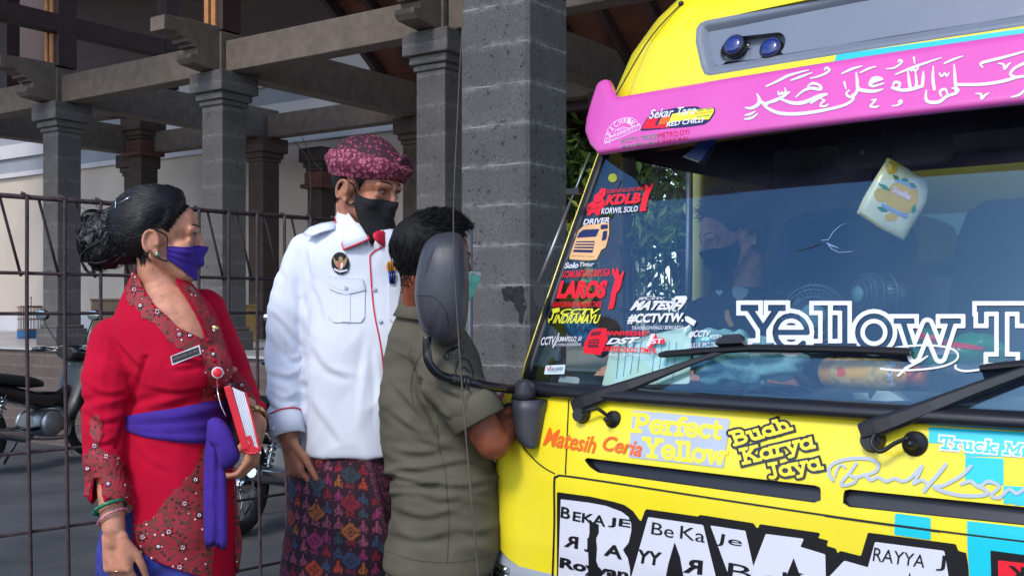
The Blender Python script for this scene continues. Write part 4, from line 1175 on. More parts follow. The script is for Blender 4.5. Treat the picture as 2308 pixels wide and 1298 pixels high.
# ---- cab interior
mb = MB(); us = np.linspace(-0.97, 0.97, 31)
rings = []
for v, w in ((1.145, -0.06), (1.135, -0.10), (1.14, -0.28), (1.155, -0.42), (1.14, -0.49), (1.02, -0.53), (0.80, -0.55), (0.7, -0.4)):
    rings.append([T(u, v, w - 0.06 * (u / 0.95) ** 2 * (1 if w > -0.3 else 0.3)) for u in us])
mb.loft(rings, closed=False); dash = mb.build('dashboard', M_dash, truck)
BV_dash = world_bvh([dash])
win = [(-0.46, 1.52), (-0.44, 1.50), (0.44, 1.50), (0.46, 1.52), (0.46, 1.79), (0.44, 1.81), (-0.44, 1.81), (-0.46, 1.79)]
grid_surface(lambda X, Y: np.maximum(np.maximum(np.maximum(0.5 - Y, Y - 1.93), np.abs(X) - 0.97), -(poly_sdf(win)(X, Y) - 0.03)), -1.0, 0.45, 1.0, 1.95, 0.02, lambda u, v: T(u, v, -1.5), 'rear_wall', M_trim, truck, False)
mb = MB()
for e, w in ((0.03, -1.488), (0.0, -1.478)):
    pass
loop = [Vector((a, b)) for a, b in win]
lo = [(0.46 + 0.03, 1.50 - 0.03)]
mb = MB(); nb = 40
def rrect(hu, v0, v1, r, w):
    pts = []
    for cx, cy, a0 in ((hu - r, v1 - r, 0), (-hu + r, v1 - r, 90), (-hu + r, v0 + r, 180), (hu - r, v0 + r, 270)):
        for k in range(7): t = R(a0 + 15 * k); pts.append(T(cx + r * math.cos(t), cy + r * math.sin(t), w))
    return pts
mb.loft([rrect(0.50, 1.46, 1.85, 0.06, -1.497), rrect(0.50, 1.46, 1.85, 0.06, -1.47), rrect(0.46, 1.50, 1.81, 0.05, -1.47), rrect(0.46, 1.50, 1.81, 0.05, -1.51)], caps=False, smooth=False); mb.build('rear_window_seal', M_seatc, truck)
mb = MB(); mb.add(rrect(0.49, 1.47, 1.84, 0.05, -1.505), [tuple(range(28))]); mb.build('rear_window', M_glass2, truck)
for k in range(8):
    u = -0.8 + 0.23 * k
    mb = MB(); mb.loft([[T(u + a * s_, v_, -1.498 + h) for a, v_ in ((-0.05, 1.16), (-0.05, 1.26), (-0.03, 1.29), (0.03, 1.29), (0.05, 1.26), (0.05, 1.16))] for s_, h in ((1.0, 0), (0.8, 0.012))]); mb.build('pressed_rib', M_trim, truck)
mb = MB(); mb.add([T(u, v, w) for u, v, w in ((-0.93, 1.90, -0.40), (0.93, 1.90, -0.40), (0.93, 1.92, -1.5), (-0.93, 1.92, -1.5))], [(0, 1, 2, 3)]); mb.build('headlining', M_liner, truck)
mb = MB(); lp_ = [(0.78, -0.42), (0.85, -0.55), (0.865, -0.8), (0.865, -1.48)]
for sg in (-1, 1): mb.loft([[T(sg * u, v, w) for u, w in lp_] for v in (1.785, 1.91)], closed=False, smooth=False)
mb.loft([[T(u, v, gwf(u, v) - 0.03) for u in np.linspace(-0.82, 0.82, 21)] for v in (1.80, 1.90)], closed=False)
mb.build('roof_lining', M_liner, truck)
mb = MB(); mb.box(T(0, 0.62, -1.0), TT * 0.97, TN * 0.5, UP * 0.02); mb.build('cab_floor', M_liner, truck)
def seat(uc, hw):
    mb = MB(); rings = []
    for v, k, w in ((0.86, 0.9, -1.12), (0.95, 1.0, -1.15), (1.3, 1.0, -1.22), (1.56, 0.94, -1.28), (1.64, 0.80, -1.30), (1.67, 0.55, -1.31)):
        rings.append([T(uc + hw * k * math.copysign(abs(math.cos(t)) ** 0.5, math.cos(t)), v, w + 0.09 * math.copysign(abs(math.sin(t)) ** 0.6, math.sin(t))) for t in np.linspace(0, 2 * PI, 24, endpoint=False)])
    mb.loft(rings); st = mb.build('seat_back', M_seatc, truck)
    mb = MB(); mb.box(T(uc, 0.80, -0.95), TT * hw, TN * 0.25, UP * 0.07); mb.build('seat_cushion', M_seatc, truck, bevel=0.04)
seat(-0.52, 0.25); seat(0.50, 0.25); seat(0.02, 0.18)
ax = (TN * 0.55 + UP * 0.83).normalized(); c = T(-0.52, 1.06, -0.62)
mb = MB(); x = TT; y = ax.cross(x)
mb.tube([c + (x * math.cos(t) + y * math.sin(t)) * 0.2 for t in np.linspace(0, 2 * PI, 41)], 0.013, 8); mb.tube([c - x * 0.19, c + x * 0.19], 0.012, 6); mb.tube([c, c - ax * 0.3], 0.03, 8); mb.build('steering_wheel', M_bpl2, truck)
# rear-view mirror
mc_ = P(2015, 340, 2.72)
mb = MB(); mb.loft([[mc_ + TT * x * 0.145 * k + UP * y * 0.042 * k + TN * d for x, y in ((-1, -0.6), (-0.9, -1), (0.9, -1), (1, -0.6), (1, 0.7), (0.92, 1), (-0.92, 1), (-1, 0.7))] for k, d in ((0.95, -0.012), (1, 0.0), (1, 0.008), (0.93, 0.016))]); rm = mb.build('rear_view_mirror', smat('mirror_back', (70, 76, 74), rough=0.5), truck)
mb = MB(); mb.tube([mc_ + TN * 0.016 - TT * 0.01, mc_ + UP * 0.11 + TN * 0.03 - TT * 0.012], 0.011, 8); mb.build('mirror_stalk', M_bpl, rm)
mb = MB(); mb.lathe(mc_ + TN * 0.016 - TT * 0.075, TN, [(0.007, 0), (0.006, 0.003)], 14); mb.build('screw', M_alu, rm)

# ---- the rest of the lorry behind the cab
for sg in (-1, 1):
    for wz in (-0.75, -4.0):
        mb = MB(); c = T(sg * 0.86, 0.41, wz)
        mb.lathe(c - TT * 0.12 * sg, TT * sg, [(0.25, 0), (0.38, 0.0), (0.41, 0.03), (0.41, 0.2), (0.38, 0.235), (0.25, 0.235), (0.22, 0.2), (0.0, 0.2)], 36, caps=False); wh = mb.build('wheel', M_rub, truck)
        mb = MB(); mb.lathe(c + TT * 0.085 * sg, TT * sg, [(0.24, 0), (0.24, 0.02), (0.2, 0.02), (0.12, 0.0), (0.1, 0.04), (0, 0.05)], 28); mb.build('rim', M_bumper, wh)
mb = MB(); mb.box(T(0, 0.7, -3.4), TT * 0.4, TN * 1.9, UP * 0.09); mb.build('chassis', M_bpl2, truck)
mb = MB(); mb.box(T(0, 0.88, -3.6), TT * 1.02, TN * 1.85, UP * 0.08)
for sg in (-1, 1): mb.box(T(sg * 1.0, 1.2, -3.6), TT * 0.03, TN * 1.85, UP * 0.24)
mb.box(T(0, 1.5, -1.80), TT * 0.97, TN * 0.03, UP * 0.55)
mb.build('cargo_bed', M_yel, truck)
# ------------------------------------------------------------------ lettering and stickers on the truck
def sticker(name, bvh, parent, layers, mats, base=0.0022):
    """layers: list of (callable(mb, bvh, off, mi)); each layer lies a touch above the one before"""
    mb = MB()
    for i, (fn, mi) in enumerate(layers): fn(mb, bvh, base + 0.0006 * i, mi)
    return mb.build(name, mats, parent)
def S_(strokes, grow=0.0, step=2.0): return lambda mb, b, o, mi: d_strokes(mb, b, strokes, o, mi, grow, step)
def Q_(poly, step=3.0): return lambda mb, b, o, mi: d_poly(mb, b, poly, o, mi, step)
def X_(txt, q, bold=0.0, shear=0.0, mirror=False): return lambda mb, b, o, mi: d_text(mb, b, txt, q, o, mi, bold, shear, mirror)
def circ(cx, cy, rx, ry=None, n=28, a0=0, a1=360, rot=0):
    ry = rx if ry is None else ry; out = []
    for k in range(n + 1):
        t = R(a0 + (a1 - a0) * k / n); x, y = rx * math.cos(t), ry * math.sin(t); c, s = math.cos(R(rot)), math.sin(R(rot))
        out.append((cx + x * c - y * s, cy + x * s + y * c))
    return out

# slab-serif stroke alphabet: glyph -> (advance, strokes); cap height 1, x height .72, descender -.3
def arc(cx, cy, rx, ry, a0, a1, n=14): return [(cx + rx * math.cos(R(a0 + (a1 - a0) * k / n)), cy + ry * math.sin(R(a0 + (a1 - a0) * k / n))) for k in range(n + 1)]
def H(x0, x1, y): return [(x0, y), (x1, y)]
GL = {
 'Y': (.92, [[(.14, .95), (.46, .45)], [(.78, .95), (.46, .45)], [(.46, .45), (.46, .05)], H(.02, .28, .95), H(.64, .9, .95), H(.28, .64, .05)]),
 'e': (.68, [arc(.34, .36, .27, .32, -40, -360), H(.08, .6, .36)]),
 'l': (.40, [[(.22, .95), (.22, .05)], H(.06, .22, .95), H(.06, .38, .05)]),
 'o': (.70, [arc(.35, .36, .27, .31, 0, 360, 24)]),
 'w': (1.0, [[(.12, .66), (.3, .06)], [(.3, .06), (.5, .6)], [(.5, .6), (.7, .06)], [(.7, .06), (.88, .66)], H(.02, .26, .66), H(.74, .98, .66)]),
 'T': (.86, [H(.06, .8, .95), [(.43, .95), (.43, .05)], [(.08, .95), (.08, .74)], [(.78, .95), (.78, .74)], H(.25, .61, .05)]),
 'P': (.82, [[(.2, .95), (.2, .05)], [(.2, .95), (.45, .95)] + arc(.45, .71, .24, .24, 90, -90) + [(.2, .47)], H(.04, .36, .05), H(.04, .2, .95)]),
 'r': (.54, [[(.18, .66), (.18, .05)], arc(.38, .4, .2, .26, 180, 70), H(.04, .18, .66), H(.04, .34, .05)]),
 'f': (.48, [arc(.38, .76, .18, .2, 60, 180) + [(.2, .05)], H(.04, .42, .64), H(.06, .36, .05)]),
 'c': (.62, [arc(.34, .36, .27, .31, 50, 310)]),
 't': (.48, [[(.2, .9), (.2, .2)] + arc(.34, .2, .14, .15, 180, 300), H(.04, .42, .64)]),
 'B': (.80, [[(.18, .95), (.18, .05)], [(.04, .95), (.42, .95)] + arc(.42, .74, .2, .21, 90, -90) + [(.18, .53)], [(.42, .53)] + arc(.44, .29, .24, .24, 90, -90) + [(.04, .05)]]),
 'u': (.72, [[(.18, .66), (.18, .25)] + arc(.36, .25, .18, .2, 180, 320), [(.54, .66), (.54, .05)], H(.04, .18, .66), H(.4, .54, .66), H(.54, .68, .05)]),
 'a': (.70, [arc(.32, .34, .24, .29, 0, 360, 20), [(.56, .66), (.56, .05)], H(.56, .68, .05)]),
 'h': (.74, [[(.18, .98), (.18, .05)], arc(.37, .42, .19, .24, 180, 0) + [(.56, .05)], H(.04, .18, .98), H(.06, .3, .05), H(.44, .7, .05)]),
 'K': (.90, [[(.18, .95), (.18, .05)], [(.2, .42), (.7, .95)], [(.36, .58), (.74, .05)], H(.04, .34, .95), H(.04, .34, .05), H(.56, .84, .95), H(.6, .88, .05)]),
 'y': (.76, [[(.14, .66), (.38, .08)], [(.64, .66), (.34, -.2), (.16, -.22)], H(.02, .28, .66), H(.5, .76, .66)]),
 'J': (.58, [[(.38, .95), (.38, .25)] + arc(.22, .2, .16, .18, 0, -140), H(.2, .54, .95)]),
 'k': (.78, [[(.18, .98), (.18, .05)], [(.2, .3), (.56, .64)], [(.32, .4), (.62, .05)], H(.04, .18, .98), H(.06, .3, .05), H(.44, .7, .64), H(.5, .74, .05)]),
 'M': (1.1, [[(.18, .05), (.18, .95), (.54, .3), (.9, .95), (.9, .05)], H(.04, .32, .05), H(.76, 1.04, .05), H(.04, .2, .95), H(.88, 1.04, .95)]),
 ' ': (.40, []),
}
def slab(txt, q, wpx, track=0.0, hgt=1.0):
    """strokes in photo pixels for a word set into the pixel quad q (TL,TR,BR,BL of cap height box)"""
    tot = sum(GL[c][0] + track for c in txt) - track; f = quad_map(q); x = 0; out = []
    for c in txt:
        adv, st = GL[c]
        for s in st:
            ax_ = len(s) == 2 and (abs(s[0][0] - s[1][0]) < 1e-6 or abs(s[0][1] - s[1][1]) < 1e-6)
            e = ([tuple(f((x + a) / tot, b)) for a, b in s], wpx); out.append(e + ('sq',) if ax_ else e)
        x += adv + track
    return out

# --- checks: blocks of cyan film on the right of the nose
def clip_poly(name, polys, mats=M_cyan, bv=BV_body, par=None, base=0.0012):
    mb = MB()
    for p in polys: d_poly(mb, bv, p, base, 0, 4.0)
    return mb.build(name, mats, par or body)
clip_poly('cyan_check', [[(2094, 962), (2330, 975), (2330, 1030), (2175, 1028), (2175, 1002), (2094, 998)]])
clip_poly('cyan_check', [[(2176, 1029), (2262, 1033), (2262, 1093), (2176, 1088)]])
clip_poly('cyan_check', [[(2262, 1094), (2330, 1098), (2330, 1148), (2262, 1141)]])
clip_poly('cyan_check', [[(2018, 1156), (2098, 1166), (2098, 1216), (2016, 1204)]])
clip_poly('cyan_check', [[(2180, 1173), (2330, 1190), (2330, 1400), (2194, 1400), (2181, 1240)]])

# --- seams of the nose panels
def seam(name, pts, w, parent=None):
    mb = MB(); d_strokes(mb, BV_body, [(pts, w)], 0.0017, 0, 0, 2.0); return mb.build(name, M_seal, parent or body)
seam('panel_seam', [(1283, 895), (1279, 980), (1275, 1068)], 2.6)
seam('panel_seam', [tuple(p) for p in crom([(1170, 985), (1178, 1003), (1200, 1030), (1225, 1052), (1251, 1067)], 16)], 2.8)
seam('panel_seam', [tuple(p) for p in crom([(1246, 1300), (1250, 1180), (1250, 1085), (1256, 1074), (1275, 1072), (1400, 1090), (1600, 1121), (1900, 1166), (2120, 1196), (2330, 1222)], 60)], 4.2)
mb = MB(); d_strokes(mb, BV_body, [([(1860, 1162), (1900, 1168), (2000, 1182), (2120, 1198)], 3)], 0.0016); mb.build('seam_scuff', M_seal, body)

# --- silver block "Perfect Yellow"
q1 = [(1437, 946), (1626, 962), (1620, 1006), (1432, 978)]
q2 = [(1460, 984), (1640, 1006), (1634, 1048), (1452, 1030)]
mb = MB(); d_poly(mb, BV_body, [(1428, 925), (1646, 944), (1632, 1054), (1417, 1030)], 0.0018, 0, 5)
d_strokes(mb, BV_body, slab('Perfect', [(1431, 932), (1630, 949), (1626, 990), (1426, 972)], 9.5), 0.0024, 1, 0, 1.4, True)
d_strokes(mb, BV_body, slab('Yellow', [(1452, 986), (1640, 1006), (1636, 1048), (1450, 1028)], 9.5), 0.0024, 1, 0, 1.4, True)
mb.build('silver_sticker', [M_silv, M_yel], body)
# --- black and yellow block
bk = slab('Buah', [(1644, 975), (1775, 942), (1788, 968), (1656, 1004)], 8) + slab('Karya', [(1668, 1012), (1832, 976), (1838, 1008), (1676, 1046)], 8) + slab('Jaya', [(1726, 1046), (1846, 1024), (1856, 1056), (1734, 1078)], 8)
mb = MB(); d_strokes(mb, BV_body, bk, 0.0026, 0, 5.0, 2.0, True); d_strokes(mb, BV_body, bk, 0.0033, 1, -0.3, 1.4, True)
mb.build('slogan_sticker', [M_bfilm, M_yel], body)
# --- orange script
def script(txt, pts_by, w): return None
mb = MB()
d_text(mb, BV_body, 'Matesih', [(1232, 962), (1347, 984), (1342, 1022), (1224, 1003)], 0.0024, 0, 0.022, 0.25)
mb.build('orange_lettering', M_ofilm, body); mb = MB()
d_text(mb, BV_body, 'Ceria', [(1364, 980), (1452, 994), (1446, 1030), (1358, 1014)], 0.0030, 0, 0.022, 0.25)
mb.build('orange_lettering', M_ofilm, body)
# --- "Truck M..." in white outline
tk = slab('Truck M', [(2120, 984), (2308, 1002), (2300, 1026), (2116, 1010)], 6.0, 0.06)
mb = MB(); d_strokes(mb, BV_body, tk, 0.0022, 0, 3.6, 1.6, True); d_strokes(mb, BV_body, tk, 0.0028, 1, -0.8, 1.3, True); mb.build('outlined_lettering', [M_wfilm, M_cyan], body)
# --- silver flowing script
Z4 = lambda x, y: (1600 + x / 3.26, 900 + y / 3.26)
def z4(l): return [tuple(p) for p in crom([Z4(*p) for p in l], len(l) * 5)]
fl_ = [(z4([(910, 590), (880, 545), (890, 490), (960, 450), (1080, 432), (1190, 440), (1240, 480), (1220, 530), (1120, 560), (1080, 570)]), 6.5),
       (z4([(1080, 470), (1030, 540), (970, 610), (990, 630), (1060, 610), (1080, 580), (1040, 560)]), 5.5),
       (z4([(1000, 500), (970, 480), (940, 510), (925, 560)]), 4),
       (z4([(1150, 560), (1190, 590), (1240, 570), (1300, 600), (1360, 580), (1420, 600), (1480, 575), (1560, 490), (1540, 545), (1500, 615), (1560, 590), (1590, 610)]), 6),
       (z4([(1735, 480), (1680, 550), (1600, 640), (1580, 670)]), 8),
       (z4([(1920, 490), (1850, 560), (1720, 630), (1650, 640), (1740, 680), (1880, 705), (2020, 700), (2040, 670), (1960, 630)]), 7),
       (z4([(1850, 620), (1920, 600), (1980, 640), (2050, 600), (2130, 640), (2070, 700), (2130, 720), (2200, 660), (2260, 690), (2330, 640)]), 6.5)]
mb = MB(); d_strokes(mb, BV_body, fl_, 0.0034, 0, 0.6, 1.8); mb.build('script_lettering', M_silv, body)

# --- the large black and white name block
blk_px = [(1256, 1108), (1330, 1118), (1385, 1130), (1408, 1137), (1427, 1150), (1445, 1175), (1456, 1146), (1575, 1163), (1578, 1159), (1699, 1178), (1708, 1192), (1713, 1180), (1850, 1200), (1844, 1211), (1867, 1217), (1863, 1229), (1885, 1235), (1888, 1247), (1894, 1240), (1941, 1252), (1957, 1199), (2155, 1225), (2160, 1240), (2178, 1245), (2183, 1274), (2187, 1340), (1256, 1340)]
W = [[(1265, 1124), (1330, 1132), (1367, 1139), (1402, 1152), (1418, 1164), (1424, 1180), (1424, 1196), (1418, 1222), (1405, 1238), (1416, 1256), (1421, 1280), (1422, 1340), (1258, 1340)],
     [(1462, 1164), (1586, 1182), (1600, 1240), (1625, 1340), (1412, 1340), (1435, 1260)],
     [(1602, 1183), (1681, 1195), (1699, 1275), (1680, 1340), (1660, 1340)],
     [(1727, 1202), (1813, 1213), (1805, 1231), (1861, 1248), (1863, 1340), (1675, 1340), (1698, 1277)],
     [(1973, 1220), (2129, 1240), (2146, 1340), (1830, 1340), (1904, 1262), (1957, 1277)]]
B2 = [[(1330, 1168), (1340, 1178), (1351, 1180), (1351, 1200), (1345, 1212), (1347, 1235), (1345, 1262), (1352, 1280), (1352, 1340), (1326, 1340), (1328, 1262), (1326, 1225), (1330, 1200)],
      [(1522, 1220), (1534, 1254), (1542, 1300), (1552, 1340), (1494, 1340), (1508, 1268)],
      [(1790, 1256), (1806, 1300), (1812, 1340), (1756, 1340)], [(2052, 1288), (2062, 1340), (2030, 1340)]]
mb = MB(); d_poly(mb, BV_body, blk_px, 0.0014, 0, 4)
for w in W: d_poly(mb, BV_body, w, 0.0020, 1, 3)
for w in B2: d_poly(mb, BV_body, w, 0.0027, 0, 3)
big_st = mb.build('name_sticker', [M_bfilm, M_wfilm], body)
def bt(t, q, bold=0.02, mirror=False):
    mb = MB(); d_text(mb, BV_body, t, q, 0.0034, 0, bold, 0, mirror); mb.build('lettering', M_bfilm, big_st)
bt('B', [(1267, 1140), (1288, 1144), (1286, 1170), (1265, 1165)]); bt('EKA', [(1294, 1151), (1368, 1162), (1366, 1186), (1292, 1172)]); bt('JE', [(1374, 1164), (1424, 1170), (1421, 1194), (1372, 1186)])
bt('Be', [(1472, 1175), (1522, 1184), (1519, 1212), (1469, 1202)], 0.0); bt('Ka', [(1536, 1183), (1592, 1194), (1590, 1222), (1534, 1212)], 0.0); bt('Je', [(1618, 1199), (1676, 1212), (1672, 1236), (1612, 1228)], 0.0)
bt('R', [(1276, 1204), (1306, 1209), (1304, 1236), (1272, 1230)], 0.03, True); bt('J', [(1318, 1210), (1334, 1212), (1334, 1246), (1318, 1240)], 0.03)
bt('A', [(1366, 1222), (1408, 1232), (1404, 1260), (1362, 1250)], 0.03); bt('YY', [(1440, 1236), (1494, 1244), (1490, 1274), (1434, 1266)], 0.03); bt('R', [(1545, 1256), (1586, 1262), (1584, 1294), (1540, 1288)], 0.03, True)
bt('Royyan', [(1264, 1254), (1420, 1282), (1416, 1312), (1262, 1284)], 0.04)
bt('B', [(1644, 1266), (1698, 1276), (1696, 1308), (1640, 1300)], 0.0); bt('eKa', [(1718, 1284), (1858, 1294), (1856, 1326), (1716, 1316)], 0.0)
bt('RAYYA', [(1972, 1232), (2088, 1250), (2084, 1278), (1968, 1262)], 0.0); bt('J', [(2114, 1248), (2134, 1251), (2130, 1286), (2110, 1284)], 0.0)
mb = MB(); d_poly(mb, BV_body, [(2233, 1239), (2330, 1252), (2330, 1340), (2236, 1340)], 0.0022, 0, 4); d_poly(mb, BV_body, [(2250, 1261), (2330, 1270), (2330, 1340), (2252, 1340)], 0.0028, 1, 4)
d_text(mb, BV_body, 'K', [(2268, 1272), (2312, 1277), (2310, 1312), (2268, 1308)], 0.0034, 0, 0.03, 0, True); mb.build('red_sticker', [M_bfilm, M_rfilm], body)

# --- visor: strip above it, calligraphy, small stickers
mb = MB(); d_poly(mb, BV_roof, [(1886, 124), (1880, 142), (2330, 92), (2330, 62)], 0.0012, 0, 4); mb.build('cyan_strip', M_cyan, roofo)
Z8 = lambda x, y: (1280 + x / 2.245, y / 2.245)
def z8(l, ws, n=6):
    k = len(l) * n
    pts = [tuple(p) for p in crom([Z8(*p) for p in l], k)]; w = [float(x[0]) / 2.245 for x in crom([(a, 0) for a in ws], k)]
    return (pts, w)
AR = [
 z8([(900, 548), (930, 550), (965, 530), (970, 505), (958, 478)], [4, 12, 15, 14, 3]),                    # dal
 z8([(1002, 525), (1040, 515), (1085, 495), (1120, 470)], [6, 14, 12, 8]), z8([(970, 512), (1000, 530), (1010, 530)], [10, 13, 10]),
 z8([(1080, 505), (1140, 525), (1200, 520), (1270, 490), (1310, 480)], [8, 14, 16, 15, 10]),
 z8([(1155, 495), (1190, 465), (1230, 450), (1280, 455), (1275, 435), (1240, 425), (1215, 440)], [3, 8, 12, 12, 9, 10, 4]),
 z8([(1310, 480), (1270, 500), (1230, 528)], [8, 10, 4]),
 z8([(1065, 465), (1070, 482), (1085, 470), (1090, 482), (1103, 465), (1098, 448)], [3, 7, 6, 7, 6, 2]),   # shadda
 z8([(1005, 440), (1060, 415), (1120, 385), (1218, 358)], [5, 9, 10, 2]), z8([(1130, 410), (1180, 392), (1235, 372)], [4, 9, 2]),
 z8([(1228, 400), (1262, 392), (1300, 378), (1325, 358), (1310, 346), (1300, 358)], [2, 6, 8, 8, 8, 4]),
 z8([(895, 606), (930, 600), (962, 578)], [4, 10, 2]), z8([(898, 586), (925, 580), (950, 566)], [3, 9, 2]),
 z8([(985, 530), (1020, 555), (1080, 577), (1180, 578), (1300, 560), (1400, 535), (1445, 505), (1440, 480)], [2, 12, 14, 14, 12, 11, 9, 4]),
 z8([(1285, 505), (1300, 512), (1285, 525), (1280, 540), (1305, 540), (1320, 530)], [3, 6, 6, 6, 6, 2]),
 # 'ala
 z8([(1595, 455), (1550, 465), (1500, 462), (1470, 450), (1465, 410), (1460, 370)], [3, 13, 15, 14, 12, 3]),
 z8([(1595, 405), (1560, 412), (1530, 425), (1545, 440), (1600, 425)], [4, 12, 14, 10, 4]), z8([(1590, 398), (1565, 395), (1540, 405), (1530, 425)], [3, 9, 12, 10]),
 z8([(1470, 450), (1455, 480), (1430, 495), (1410, 478), (1425, 460)], [12, 12, 10, 8, 4]),
 z8([(1400, 420), (1410, 455)], [9, 2]), z8([(1388, 376), (1440, 352), (1490, 338)], [4, 9, 2]), z8([(1480, 372), (1520, 352), (1560, 340)], [4, 8, 2]),
 z8([(1538, 510), (1560, 508), (1545, 525), (1532, 542), (1560, 545), (1575, 538)], [3, 6, 6, 7, 7, 2]),
 # Allah
 z8([(1645, 440), (1655, 420), (1680, 425), (1672, 448), (1640, 448), (1690, 460), (1740, 455), (1790, 440)], [5, 10, 11, 9, 7, 13, 14, 12]),
 z8([(1735, 455), (1728, 415), (1722, 365)], [12, 13, 3]), z8([(1795, 440), (1798, 400), (1800, 365)], [12, 13, 3]), z8([(1760, 450), (1765, 420), (1760, 370)], [10, 11, 3]),
 z8([(1732, 348), (1738, 362), (1752, 352), (1758, 364), (1772, 350), (1766, 336)], [3, 6, 6, 6, 6, 2]), z8([(1752, 295), (1756, 325)], [8, 3]),
 z8([(1660, 380), (1760, 340), (1890, 296)], [4, 10, 2]), z8([(1612, 352), (1650, 348), (1680, 330), (1692, 314), (1680, 308), (1672, 318)], [2, 6, 7, 7, 7, 3]),
 z8([(1855, 455), (1848, 400), (1850, 340)], [12, 13, 3]),
 z8([(1640, 540), (1670, 535), (1690, 522), (1685, 512), (1672, 520)], [2, 6, 8, 8, 3]),
 # salla
 z8([(1815, 460), (1812, 500), (1830, 520), (1880, 518), (1920, 490), (1965, 475), (1975, 455), (1945, 450)], [4, 12, 14, 14, 12, 10, 9, 4]),
 z8([(1890, 490), (1885, 465), (1910, 455), (1920, 475)], [6, 10, 10, 6]),
 z8([(1965, 470), (1960, 400), (1955, 330)], [10, 13, 3]), z8([(1960, 430), (1990, 432), (2100, 430), (2200, 415), (2270, 395), (2308, 390)], [10, 12, 13, 13, 12, 10]),
 z8([(1880, 372), (1892, 390), (1908, 375), (1918, 388), (1930, 372)], [3, 6, 6, 6, 2]), z8([(1905, 325), (1950, 305), (2000, 288)], [4, 8, 2]),
 z8([(2270, 395), (2240, 380), (2260, 350), (2308, 325), (2340, 318)], [8, 10, 11, 11, 8]), z8([(2100, 345), (2090, 325), (2140, 310), (2220, 290), (2320, 262)], [4, 10, 12, 10, 6]),
 z8([(2180, 325), (2205, 330), (2210, 352), (2225, 335), (2240, 322)], [3, 8, 9, 8, 3]), z8([(2065, 478), (2090, 480), (2095, 502), (2112, 485), (2130, 475)], [3, 8, 9, 8, 3]),
 z8([(2245, 495), (2290, 480), (2320, 450)], [3, 9, 4]),
]
mb = MB(); d_strokes(mb, BV_visor, AR, 0.0016, 0, 0.9, 1.6); mb.build('calligraphy', M_wfilm, visor)
# round phone sticker
mb = MB()
d_strokes(mb, BV_visor, [([Z8(*p) for p in [(190, 695), (205, 655), (235, 620), (280, 600), (320, 598), (345, 610), (362, 632)]], 1.3), ([Z8(*p) for p in [(232, 690), (245, 660), (280, 645), (310, 650), (318, 660)]], 1.2),
  ([Z8(*p) for p in [(186, 707), (365, 630), (368, 655), (190, 730), (186, 707)]], 1.6), ([Z8(*p) for p in [(190, 730), (196, 716), (214, 722), (215, 738)]], 1.2)], 0.0014, 0, 0, 1.0)
d_text(mb, BV_visor, '082299903237', [Z8(*p) for p in [(194, 707), (360, 634), (362, 650), (196, 725)]], 0.0016, 0, 0.0)
d_text(mb, BV_visor, 'MERAK', [Z8(*p) for p in [(248, 658), (294, 642), (296, 655), (252, 672)]], 0.0016, 0, 0.0)
for ch, (x, y, a) in zip('FACHRIE', [(214, 682, -62), (225, 655, -48), (244, 634, -35), (268, 619, -20), (293, 613, -5), (312, 616, 8), (330, 628, 30)]):
    ca, sa = math.cos(R(a)), math.sin(R(a))
    q = [Z8(x + dx * ca - dy * sa, y + dx * sa + dy * ca) for dx, dy in ((-9, -14), (9, -14), (9, 14), (-9, 14))]
    d_text(mb, BV_visor, ch, q, 0.0016, 0, 0.02)
mb.build('phone_sticker', smat('pale_pink_film', (236, 190, 232)), visor)
# racing style sticker
mb = MB()
d_poly(mb, BV_visor, [Z8(*p) for p in [(366, 660), (402, 598), (440, 570), (560, 545), (650, 540), (680, 552), (742, 545), (748, 568), (720, 612), (690, 632), (600, 645), (500, 652), (380, 664)]], 0.0010, 0, 3)
d_poly(mb, BV_visor, [Z8(*p) for p in [(376, 655), (405, 603), (462, 596), (440, 640), (520, 630), (512, 648)]], 0.0016, 1, 2)
d_poly(mb, BV_visor, [Z8(*p) for p in [(456, 636), (478, 594), (522, 588), (505, 630)]], 0.0022, 3, 2)
d_poly(mb, BV_visor, [Z8(*p) for p in [(508, 628), (530, 580), (640, 560), (738, 548), (742, 566), (716, 608), (600, 610)]], 0.0022, 2, 2)
d_text(mb, BV_visor, 'Sekar Taro', [Z8(*p) for p in [(416, 560), (655, 538), (650, 580), (412, 606)]], 0.0028, 4, 0.02, 0.35)
d_text(mb, BV_visor, 'RED CHILLI', [Z8(*p) for p in [(502, 622), (692, 596), (690, 622), (500, 646)]], 0.0028, 4, 0.03, 0.2)
d_text(mb, BV_visor, 'BEN REJO', [Z8(*p) for p in [(660, 560), (742, 548), (742, 560), (660, 572)]], 0.0028, 0, 0.0)
d_text(mb, BV_visor, 'Numpuk Joyo', [Z8(*p) for p in [(645, 575), (738, 562), (738, 574), (645, 587)]], 0.0028, 1, 0.0)
d_text(mb, BV_visor, 'Vivo Musica', [Z8(*p) for p in [(655, 590), (722, 580), (722, 590), (655, 600)]], 0.0028, 0, 0.0)
mb.build('racing_sticker', [M_navy, M_rfilm, M_yfilm, M_ofilm, M_wfilm], visor)
mb = MB()
d_text(mb, BV_visor, '#CCTV_TRUCK', [Z8(*p) for p in [(268, 706), (456, 678), (458, 706), (268, 730)]], 0.0014, 0, 0.0, 0.1)
d_text(mb, BV_visor, 'SALAM SEDULUR SA', [Z8(*p) for p in [(272, 738), (456, 712), (456, 726), (272, 750)]], 0.0014, 0, 0.0, 0.1)
mb.build('hashtag_lettering', M_gfilm, visor); mb = MB()
d_text(mb, BV_visor, 'METRO.OYI', [Z8(*p) for p in [(458, 676), (615, 655), (614, 682), (460, 704)]], 0.0014, 1, 0.0)
d_text(mb, BV_visor, 'K DAWANE DALAN', [Z8(*p) for p in [(456, 710), (608, 690), (606, 704), (456, 726)]], 0.0014, 1, 0.0, 0.1)
